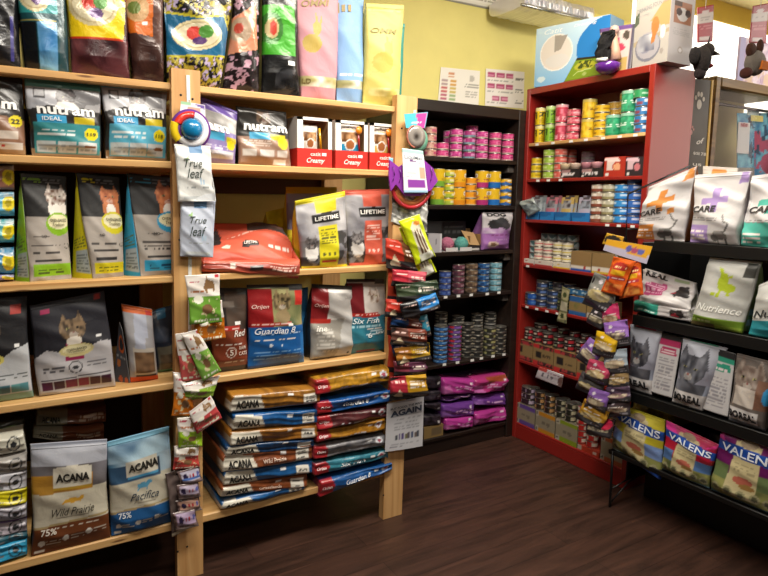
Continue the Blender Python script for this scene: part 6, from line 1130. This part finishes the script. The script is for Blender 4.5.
face('printed_front', np.array([x0, y1, zt]), np.array([0, y0-y1, 0]), Hb, [('B', 'a49e98'), ('P', [(0, .35), (1, .45), (1, .4), (0, .28)], '9a8c74'), ('P', [(.45, .6), (1, .95), (1, .5), (.8, .5)], 'b88c5c'), ('E', .42, .25, .36, .2, '6c6c78'), ('E', .42, .27, .33, .18, '98949a'), ('E', .35, .3, .2, .13, '7c7c8c'), ('N', .15, .2, .6, .42, '5c5c6c', 'c8c8cc', 6), ('E', .6, .52, .11, .12, 'b0703c'), ('P', [(.5, .28), (.6, .3), (.7, .55), (.55, .55)], 'a86c38'), ('E', .82, .42, .07, .09, 'd8d4cc'), ('P', [(0, .55), (.12, .6), (.12, .75), (0, .7)], '4c5444'), ('E', .82, .16, .05, .04, '8c8480')],
     [('DRINKING FOUNTAIN', .5, .8, .9, '7c7c80', .06, 8, .0), ('for dogs', .25, .7, .3, '9a9a9c', .03, 8, 0)])
face('printed_side', np.array([x0, y0, zt]), np.array([x1-x0, 0, 0]), Hb, [('B', 'bcb6b6'), ('R', .14, .53, .88, .82, 'a07058'), ('E', .5, .65, .24, .09, 'c8c4c4'), ('R', .14, .75, .45, .82, '5c4a44'), ('E', .35, .68, .12, .05, '4a3c3c'), ('E', .72, .68, .12, .05, '4a3c3c'), ('L', .15, .37, .85, .47, 4, 'a8a4a4'), ('E', .5, .18, .11, .045, 'a89c94'), ('E', .5, .18, .07, .028, 'd2cccc')], [('drinkwell', .5, .11, .6, '8c847c', .03, 0, 0, .2)] if 0 else [])
# toys hanging on cards, patterned carton
def hang_toy(lab, card, y, red, build):
    P = [hit(u, v, ('Y', y)) for u, v in card]; t = empty('carded_plush_toy', P[0], lab, 'cat toy', 'plush toys hanging on red and white cards')
    panel('hang_card', None, None, card, ('Y', y), [('B', 'd0c4bc'), ('R', 0, .8, 1, 1, 'a82c30'), ('R', 0, 0, 1, .55, 'a82430'), ('E', .5, .84, .25, .05, 'd8c8c4'), ('R', .15, .04, .75, .16, 'd8c8c4'), ('L', .1, .35, .9, .5, 2, 'c8686c'), ('L', .2, .62, .8, .72, 2, 'a89c94')], th=.002, parent=t)
    top = (P[2]+P[3])/2; V, Fc = g_tube([top-[0, 0, .01], [top[0], y, 2.72]], .0015, 6); mesh('cord', V, Fc, WHITE, t)
    build(t, y); return t
def blob(nm, c, r, col, par, mat=FUR, seed=1, jit=.1):
    V, Fc = g_lathe([(0, -1)]+[(math.cos(a), math.sin(a)) for a in np.linspace(-1.4, 1.4, 14)]+[(0, 1)], 22); g_ = np.random.RandomState(seed); V = np.array(V)*(1+jit*(g_.rand(len(V))[:, None]-.5)); return mesh(nm, V*np.array(r)+np.array(c), Fc, mat, par, lin(col))
def cone(nm, p0, p1, r, col, par): V, Fc = g_tube([p0, p1], [r, .001], 10); return mesh(nm, V, Fc, MATTE, par, lin(col))
def bird(t, y):
    h = lambda u, v: hit(u, v, ('Y', y-.02))
    blob('body', h(702, 60), (.047, .035, .062), '241c1a', t); blob('head', h(708, 50), (.032, .026, .03), '2a201c', t); cone('beak', h(712, 53), h(721, 54.5), .014, '3a2c20', t)
    blob('wing', h(695, 56), (.034, .02, .04), '1a1414', t); blob('tail', h(700, 73), (.032, .022, .028), '2a2020', t); blob('red_feather', h(706, 66), (.034, .03, .011), '981c20', t); cone('tuft', h(708, 45), h(710, 36), .006, '241c1a', t)
def mouse(t, y):
    h = lambda u, v: hit(u, v, ('Y', y-.02))
    blob('body', h(755, 63), (.065, .04, .06), '7c746c', t); blob('ear', h(751, 50), (.032, .02, .034), '4a2c20', t); blob('ear', h(760, 47), (.018, .016, .036), '4a2c20', t); blob('foot', h(746, 73), (.024, .03, .026), '4c241c', t)
    V, Fc = g_box(*(h(752.5, 70.5)-[0, .03, 0]), *(h(760.5, 63.5)-[0, .045, 0])); mesh('orange_beak', V, Fc, FUR, t, lin('c86c1c'), smooth=False)
hang_toy('black feathered plush bird on a red and white card beside the fountain carton', [(697.4, 42.7), (712.6, 41.5), (713.8, 4.4), (697.4, 7.6)], 1.80, 1, bird)
hang_toy('grey plush duck toy on a red and white card over the bronze frame', [(749, 43), (766, 43.5), (768.5, 3), (753, 6)], 1.80, 1, mouse)
t, a, b_, n, h = cbox('patterned_carton', 'pink and lilac patterned carton standing on top of the bronze framed case', 'carton', 737, 775, 35, ('Y', YM+.03), ZT+.001, .012, [('B', 'c8b4c4'), ('N', 0, 0, 1, 1, 'a884a8', 'e8d8e0', 9), ('K', .2, 0, 1, .6, None, 'd8bca0', 7), ('R', 0, 0, .12, 1, 'a8a0c8')], side='b8a8c0')
# ================================================================== the rack
PK = ('X', XK+.025)
z = 1.29; g = 'white bags with a coloured cross on the rack'
def care(c): return [('B', 'c4c0c0'), ('N', 0, 0, 1, 1, 'bcb8b8', 'd0cccc', 3), ('P', [(.2, .56), (.72, .6), (.72, .685), (.2, .645)], c), ('P', [(.4, .45), (.54, .46), (.56, .8), (.42, .79)], c), ('R', .0, .0, .42, .27, c), ('L', .04, .05, .36, .22, 3, 'dcd0cc'), ('P', [(.82, .84), (.98, .86), (.98, 1), (.86, 1)], c),
    ('L', .02, .33, .6, .39, 2, '7c7878'), ('E', .67, .13, .13, .06, '6a6866'), ('K', .55, .08, .8, .19, None, '8c8886', 8), ('E', .55, .09, .07, .05, '6a6866'), ('P', [(.74, .15), (.8, .2), (.86, .3), (.76, .33), (.7, .42), (.67, .41), (.74, .31), (.82, .29), (.76, .2), (.7, .18)], '6a6866'), ('R', .6, .0, .63, .07, '5c5a58'), ('R', .74, .0, .78, .08, '5c5a58')]
bag('pet_food_bag', 'white bag with an orange cross on the rack top shelf', 'pet food bag', [636, 684, (697, 166), (649, 187)], PK, care('c8803c')+[('P', [(.62, .4), (.76, .42), (.76, .5), (.64, .48)], 'c8803c')], [('CARE', .28, .47, .5, '3a3838', .09, 2, .03, .15)], D=.1, z0=z, side='b06c34', mat=MATTE, group=g, wr=1.6)
bag('pet_food_bag', 'orange striped bag peeping between the orange and lilac cross bags', 'pet food bag', [676, 692, (697, 190), (682, 196)], ('X', XK+.10), [('B', 'b8642c')]+[('R', 0, y, 1, y+.06, 'c8bcb0') for y in (.2, .5, .8)], D=.05, z0=z, side='b06030')
bag('pet_food_bag', 'white bag with a lilac cross in the middle of the rack top shelf', 'pet food bag', [690, 739.5, (752, 171), (695, 175)], PK, care('9c84b8'), [('CARE', .28, .5, .5, '3a3838', .09, 2, .03, .15)], D=.1, z0=z, side='bcb6bc', mat=MATTE, group=g, wr=1.6)
bag('pet_food_bag', 'white bag with a teal panel cut by the picture edge on rack', 'pet food bag', [741, 800, (812, 168), (752, 176)], PK, [o if o[0] != 'R' or o[1] or o[2] else ('R', 0, 0, 1, .34, '4ca898') for o in care('4ca898')][:11], [('CARE', .36, .52, .6, '3a3838', .09, 2, .03, .15)], D=.1, z0=z, side='2c2844', mat=MATTE, group=g, wr=1.6)
bag('pet_food_bag', 'white bag top with orange label standing behind the cross bags', 'pet food bag', [700, 735, (738, 168), (703, 166)], ('X', XK+.2), [('B', 'c4bcb4'), ('R', .3, .9, .7, .97, 'c8803c')], D=.05, z0=z, side='b8b0a8', mat=MATTE)
z = .952
bag('pet_food_bag', 'white and teal bag lying beneath the pink labelled one on rack', 'pet food bag', [(633, 315), (689, 325), (689, 309), (634, 300)], PK, [('B', '2c8474'), ('R', .5, 0, 1, 1, 'b8b4b4'), ('L', .1, .3, .45, .6, 1, 'c8dcd8'), ('P', [(.7, .2), (.95, .3), (.9, .9), (.7, .7)], '2c2828'), ('P', [(.7, .3), (.85, .35), (.8, .6)], 'a83040'), ('R', 0, 0, .45, .2, '2c3432')], D=.2, bulge=.015, kind='lie', side='a8a4a4')
bag('pet_food_bag', 'white bag with pink label and black logo lying on the teal one', 'pet food bag', [(639, 303), (690, 310), (697, 283, .1), (645, 268, .1)], PK, [('B', 'b8b2b2'), ('N', 0, 0, 1, .4, 'a09c9c', 'c8c4c4', 3), ('P', [(.05, .25), (.45, .3), (.48, .68), (.1, .62)], 'a83c70'), ('L', .1, .35, .44, .6, 3, 'd8a8c0'), ('P', [(.62, .4), (.75, .7), (.9, .75), (.95, .35), (.75, .25)], '242020'), ('P', [(.62, .4), (.7, .5), (.7, .35)], 'a82838'), ('R', .6, .85, .9, .95, '8c9878')], [('REAL', .3, .84, .42, '242222', .16, 0, .05)], D=.05, bulge=.02, kind='stand', side='a8a4a4', mat=MATTE, wr=2.5, seal=False, snap=False)
bag('pet_food_bag', 'white bag with lime dancing figure and lime base on rack', 'pet food bag', [690.5, 742, (762, 262), (710, 257)], PK, [('B', 'a8a8a4'), ('N', 0, 0, 1, 1, '9c9c98', 'b8b8b4', 3), ('R', 0, .0, 1, .17, '6c8c28'), ('R', 0, .0, .5, .07, '5a5030'), ('R', .5, 0, 1, .07, '8ca83c'), ('L', .05, .09, .5, .15, 1, 'b8c888'), ('R', .78, .78, .98, .97, '2c2c28'), ('E', .45, .68, .1, .13, '9cac24'), ('E', .58, .6, .13, .06, '9cac24'), ('P', [(.4, .75), (.3, .88), (.38, .86), (.48, .78)], '9cac24'), ('P', [(.5, .74), (.62, .8), (.6, .74)], '9cac24'), ('P', [(.45, .6), (.38, .5), (.46, .5)], '9cac24'), ('P', [(.55, .6), (.58, .48), (.64, .5)], '9cac24'), ('E', .32, .5, .05, .03, '9cac24'), ('E', .42, .49, .04, .03, '9cac24')],
    [('Nutrience', .5, .3, .86, 'e4e4e0', .1, 0, .015, .2)], D=.1, z0=z, side='7c8c5c', mat=MATTE)
bag('pet_food_bag', 'pale blue and green bag edge between the lime and teal based bags', 'pet food bag', [734, 751, (757, 290), (741, 288)], ('X', XK+.09), [('B', '7ca4b4'), ('R', 0, 0, 1, .15, '6c9c6c'), ('R', 0, .3, 1, .4, '5c8c6c'), ('R', 0, .6, 1, .7, '5c8c6c')], D=.05, z0=z, side='6c94a4')
bag('pet_food_bag', 'white bag with teal base and brushed lettering at the picture edge', 'pet food bag', [748.5, 800, (812, 262), (759, 285)], PK, [('B', 'b4b4b0'), ('N', 0, .3, 1, 1, 'a8a8a4', 'c0c0bc', 3), ('R', 0, 0, 1, .3, '1f7480'), ('R', 0, 0, 1, .08, '2c8c94'), ('L', .1, .32, .6, .35, 1, '7c8080')], [('Nutri', .4, .42, .7, '2a2c2c', .13, 0, .01, .2)], D=.1, z0=z, side='8c9498', mat=MATTE)
z = .597
def boreal(a, b_, c): return [('B', '8c92a4'), ('G', .4, 1, '8c8c9c', 'a8acb8'), ('C', .4, .58, .42, a, b_), ('N', .05, .2, .9, .4, a, b_, 6), ('R', 0, 0, 1, .24, 'c4c0c0'), ('R', 0, 0, 1, .03, '444448'), ('R', .2, .985, .8, 1, c)]
gB2 = 'grey cat face bags on the rack third shelf'
def side_slip(t, quad, c): panel('info_side', None, None, quad, PK, [('B', 'bcbabc'), ('R', 0, .84, 1, 1, '242426'), ('P', [(.1, .66), (.9, .68), (.85, .8), (.2, .78)], c), ('R', 0, .82, 1, .9, c), ('L', .12, .1, .85, .6, 9, '8c8a90'), ('L', .2, .69, .8, .74, 1, 'd8c8cc')], th=.004, mat=MATTE, parent=t, bend=.004)
t = bag('pet_food_bag', 'cat face bag with pink label slip, nearest the hanging pouches', 'pet food bag', [(629, 385), (652, 392), (663, 331), (630, 324)], PK, boreal('5c5c64', '2c2c34', 'c03c5c'), [('REAL', .52, .145, .8, '222224', .11, 0, .05)], D=.09, side='8c8c94', mat=MATTE, group=gB2); side_slip(t, [(650, 391.5, -.004), (671.5, 398, -.004), (682, 337, .0), (661, 332, .0)], 'a8305c')
t = bag('pet_food_bag', 'cat face bag with teal label slip in the middle of the rack', 'pet food bag', [(672, 399), (703, 409), (728, 348), (683, 337)], PK, boreal('6c6e78', '34363e', '2c8c74'), [('BOREAL', .5, .145, .86, '222224', .12, 0, .04)], D=.09, side='8c8c94', mat=MATTE, group=gB2); side_slip(t, [(701.5, 408.5, -.004), (727.5, 417, -.004), (735.5, 354, .0), (716, 347.5, .0)], '2c8c74')
bag('pet_food_bag', 'pale tabby cat face bag with blue spot cut by the picture edge', 'pet food bag', [(728.5, 418), (766, 428), (776, 363), (737, 353)], PK, [('B', '5c5450'), ('C', .45, .68, .4, '8c8078', '5c4c44'), ('N', .1, .3, .8, .55, '9c9088', 'c0b8b0', 5), ('R', .7, .3, 1, .7, '6c4c3c'), ('E', 1, .5, .14, .13, '2c84b8'), ('R', 0, .05, .85, .24, 'b8b4b4'), ('R', 0, 0, 1, .05, '5a5a60')], [('BOREAL', .44, .15, .78, '222224', .11, 0, .04)], D=.09, side='6c6460', mat=MATTE, group=gB2)
z = .285; gV = 'bags with a blue name ribbon on the rack bottom shelf'
def valens(c, c2, c3): return [('B', c), ('N', 0, .0, 1, .3, '4c5434', '8c8c50', 5), ('R', 0, .3, .25, .5, c3), ('R', .72, .3, 1, .5, c3), ('N', 0, .7, 1, 1, c, c2, 4), ('P', [(.24, .1), (.72, .1), (.7, .88), (.5, .96), (.3, .9)], 'b8ac84'), ('E', .5, .9, .13, .07, '8c7c68'), ('L', .32, .48, .66, .62, 3, '948a68'), ('E', .5, .35, .15, .06, 'a85c4c'), ('E', .58, .28, .12, .04, '8c6c3c'),
    ('P', [(-.02, .7), (.5, .66), (1.02, .64), (1.02, .79), (.5, .83), (-.02, .86)], '1c489c')]+[('E', x, .14+.015*(i % 2), .075, 0, '8c8868') for i, x in enumerate((.12, .32, .52, .72, .9))]+[('E', x, .14+.015*(i % 2), .045, 0, '4c4c38') for i, x in enumerate((.12, .32, .52, .72, .9))]+[('R', .0, .0, 1, .04, '5c7c94')]
bag('pet_food_bag', 'yellow and olive ribbon bag above the thin rack leg', 'pet food bag', [(611.5, 452), (661, 475), (665, 420), (619, 404)], PK, valens('a89c28', 'b8ac40', '6c84b4')+[('R', .6, 0, 1, .1, '1c50b0'), ('R', .0, .0, .6, .035, 'b8b8a8')], [('VALENS', .52, .745, .86, 'dce2ee', .125, -2, .015)], D=.09, side='8c8424', group=gV, mat=FOIL)
bag('pet_food_bag', 'crimson ribbon bag in the middle of the rack bottom shelf', 'pet food bag', [(662, 470), (709, 491), (719, 445), (666, 420)], PK, valens('98142c', 'b84c7c', '4c6c9c')+[('P', [(0, .86), (.25, .84), (.18, 1), (.05, 1)], 'd83c94'), ('P', [(.8, .8), (1, .9), (1, 1)], 'c8347c')], [('VALENS', .52, .745, .86, 'dce2ee', .125, -2, .015)], D=.09, side='6c1c34', group=gV, mat=FOIL)
bag('pet_food_bag', 'plum purple ribbon bag at the picture edge, rack bottom shelf', 'pet food bag', [(711, 490), (776, 517), (786, 448), (722, 428)], PK, valens('5c1450', '6c2460', '5c6c44')+[('P', [(0, .86), (.12, .84), (.06, 1)], 'b83c88')], [('VALENS', .5, .745, .86, 'dce2ee', .125, -2, .015)], D=.09, side='7c6c5c', group=gV, mat=FOIL)
bag('pet_food_bag', 'yellow bag lying at the back behind the olive ribbon bag', 'pet food bag', [(634, 413), (676, 427), (675, 409), (633, 396)], ('X', XK+.10), [('B', 'a89c20'), ('N', 0, 0, 1, 1, '8c8418', 'c4b838', 4)], D=.15, bulge=.015, kind='lie', side='b0a424')
bag('pet_food_bag', 'dark violet bag behind the crimson and plum ribbon bags', 'pet food bag', [(704, 470), (722, 478), (728, 438), (710, 432)], ('X', XK+.12), [('B', '2c1c34'), ('R', .2, .1, .8, .6, '6c6474')], D=.05, side='2c1c34')
# pouches hanging from the end of the rack
PH = ('X', 2.33)
strip('white hanging strip of pouches fixed to the black rack end', [(617, 236), (616, 262), (612, 330), (608, 432)], 0, pl=('X', 2.345))
t = panel('pouch_header_card', 'yellow header card with a row of printed pouches over the orange packs', 'header card', [(603, 250), (646.5, 264), (652.5, 246.5), (607, 239)], ('X', 2.300), [('B', 'b4aec4'), ('R', 0, .5, 1, 1, 'd8a024'), ('P', [(.55, .3), (.95, .3), (.95, .6), (.5, .6)], 'd8a024'), ('E', .55, .6, .07, .2, '5c5ca0'), ('E', .68, .58, .07, .2, 'a84c6c'), ('E', .81, .56, .07, .2, '5c64a8'), ('L', .45, .35, .95, .45, 1, 'c8c0d0')], th=.0015, bend=.004)
panel('logo_tab', None, None, [(602, 244), (621, 247), (624, 237), (607, 233)], ('X', 2.312), [('B', 'c49424'), ('E', .45, .5, .45, .42, '2a2420'), ('L', .2, .4, .75, .6, 1, 'd8b048')], th=.0015, parent=t)
OP = [('B', 'd0581c'), ('E', .5, .78, .34, .12, 'a8302c'), ('L', .25, .75, .8, .82, 1, 'f0c890'), ('R', .15, .55, .8, .68, 'd8a424'), ('R', .2, .42, .9, .5, 'a83040'), ('E', .12, .42, .1, .06, '3c5c9c'), ('N', .1, .08, .9, .3, 'a83c1c', 'e8a050', 7), ('L', .3, .44, .85, .48, 1, 'f0d0c8')]
packet('orange_treat_pack', 'bright orange treat pack hanging in front of its tilted twin', 'treat packet', [(600.5, 291.5), (621.5, 296.5), (636, 261.5), (613.5, 256.5)], 0, OP, [('Party', .5, .79, .5, 'f4e0a0', .1, 0, .01, .2), ('ANIMIX', .48, .615, .62, 'b8401c', .1, 0, .02, .2)] if 0 else [], pl=('X', 2.288), side='c05018', D=.01, group='orange treat packs')
packet('orange_treat_pack', 'bright orange treat pack tilted behind its twin beside the white bag', 'treat packet', [(619, 299), (643.5, 295), (640.5, 262), (631, 264)], 0, OP, pl=('X', 2.304), side='c05018', D=.01, group='orange treat packs')
def mp(c, c2='a89c88'): return [('B', c), ('R', 0, 0, 1, .34, '3a383c'), ('E', .5, .42, .42, .16, c2), ('N', .12, .32, .88, .52, c2, 'd0c4a8', 8), ('L', .6, .12, .92, .2, 1, '8c8890'), ('E', .35, .8, .08, .06, 'd8d0d8'), ('L', .15, .58, .85, .66, 1, 'd8d0c8')]
K_ = [('grey and cream pouch, highest under the orange packs', rq(601.5, 293, 29, 34, -22), ('7c7c78', 'b8a878'), 2.312), ('black pouch poking out left under the grey and cream one', rq(597.5, 318, 17, 18, -28), ('343236', '6c6450'), 2.322), ('hot pink pouch under the orange packs', rq(611, 317, 19, 25, 12), ('b82c60', 'a87c5c'), 2.316),
      ('light violet pouch sticking out right below the pink one', rq(617, 334, 24, 26, 8), ('8c64b0', '5c4c58'), 2.304), ('yellow pouch under the light violet one', rq(605.5, 345, 24, 24, -14), ('c8a01c', 'b8a078'), 2.296), ('violet pouch poking out left of the yellow one', rq(590.5, 353, 20, 25, -36), ('8460a8', '6c5c58'), 2.310),
      ('pale grey pouch right of the strip with kibble picture', rq(616, 362, 24, 25, 6), ('8c98a4', 'a89480'), 2.306), ('rose pouch left of the pale grey one', rq(598, 372, 24, 22, -16), ('b03c5c', 'b09c74'), 2.298), ('tan pouch right of the strip under the pale grey one', rq(618, 380, 23, 18, 4), ('8c7450', 'a88c5c'), 2.308),
      ('charcoal pouch with cream kibble left of the strip', rq(590.5, 385, 26, 19, -24), ('4c4a4c', 'b8a87c'), 2.314), ('dim mauve pouch right of the strip above the lowest', rq(618, 394.5, 24, 16, 3), ('4c3c50', '8c6c74'), 2.304), ('violet pouch low on the strip beside the dim mauve one', rq(597.5, 400, 22, 21, -18), ('7c58a0', '94806c'), 2.298),
      ('brown pouch at the bottom right of the strip', rq(618.5, 408.5, 23, 16, 3), ('3c3034', '8c7468'), 2.312), ('golden kibble pouch near the strip bottom', rq(593, 414.5, 29, 22, -26), ('a87c24', 'b8984c'), 2.305), ('black pouch with hot pink disc, lowest on the strip', rq(600, 427, 25, 19, -12), ('343236', '54504c'), 2.318)]
for lab, q, (a, b_), x in K_:
    o = mp(a, b_)
    if 'disc' in lab: o += [('E', .75, .72, .22, .3, 'b82848')]
    packet('treat_pouch', lab, 'treat pouch', q, 0, o, pl=('X', x), side='2c2a2e', D=.014, group='dark based pouches hanging at the rack end', mat=FOIL)

# dim cans at the back of both bookcases, more than could be counted one by one
V_, F_, C_ = [], [], []; k_ = 0
for bd, ld, x, y, zz, ax in REAR:
    for me in (bd, ld):
        v = np.empty(len(me.vertices)*3); me.vertices.foreach_get('co', v); v = v.reshape(-1, 3)
        if ax == 'X': v = np.stack([-.866*v[:, 0]+.5*v[:, 1], -.5*v[:, 0]-.866*v[:, 1], v[:, 2]], 1)
        else: v = np.stack([-.5*v[:, 0]+.866*v[:, 1], -.866*v[:, 0]-.5*v[:, 1], v[:, 2]], 1)
        c = np.empty(len(me.vertices)*4); me.color_attributes['Col'].data.foreach_get('color', c); C_.append(c.reshape(-1, 4)[:, :3])
        V_.append(v+[x, y, zz]); F_ += [tuple(i+k_ for i in p.vertices) for p in me.polygons]; k_ += len(v)
props(mesh('back_row_cans', np.concatenate(V_), F_, CAN, None, np.concatenate(C_)), 'dim cans filling the back rows of the dark and red bookcases', 'cans', None, 'stuff')
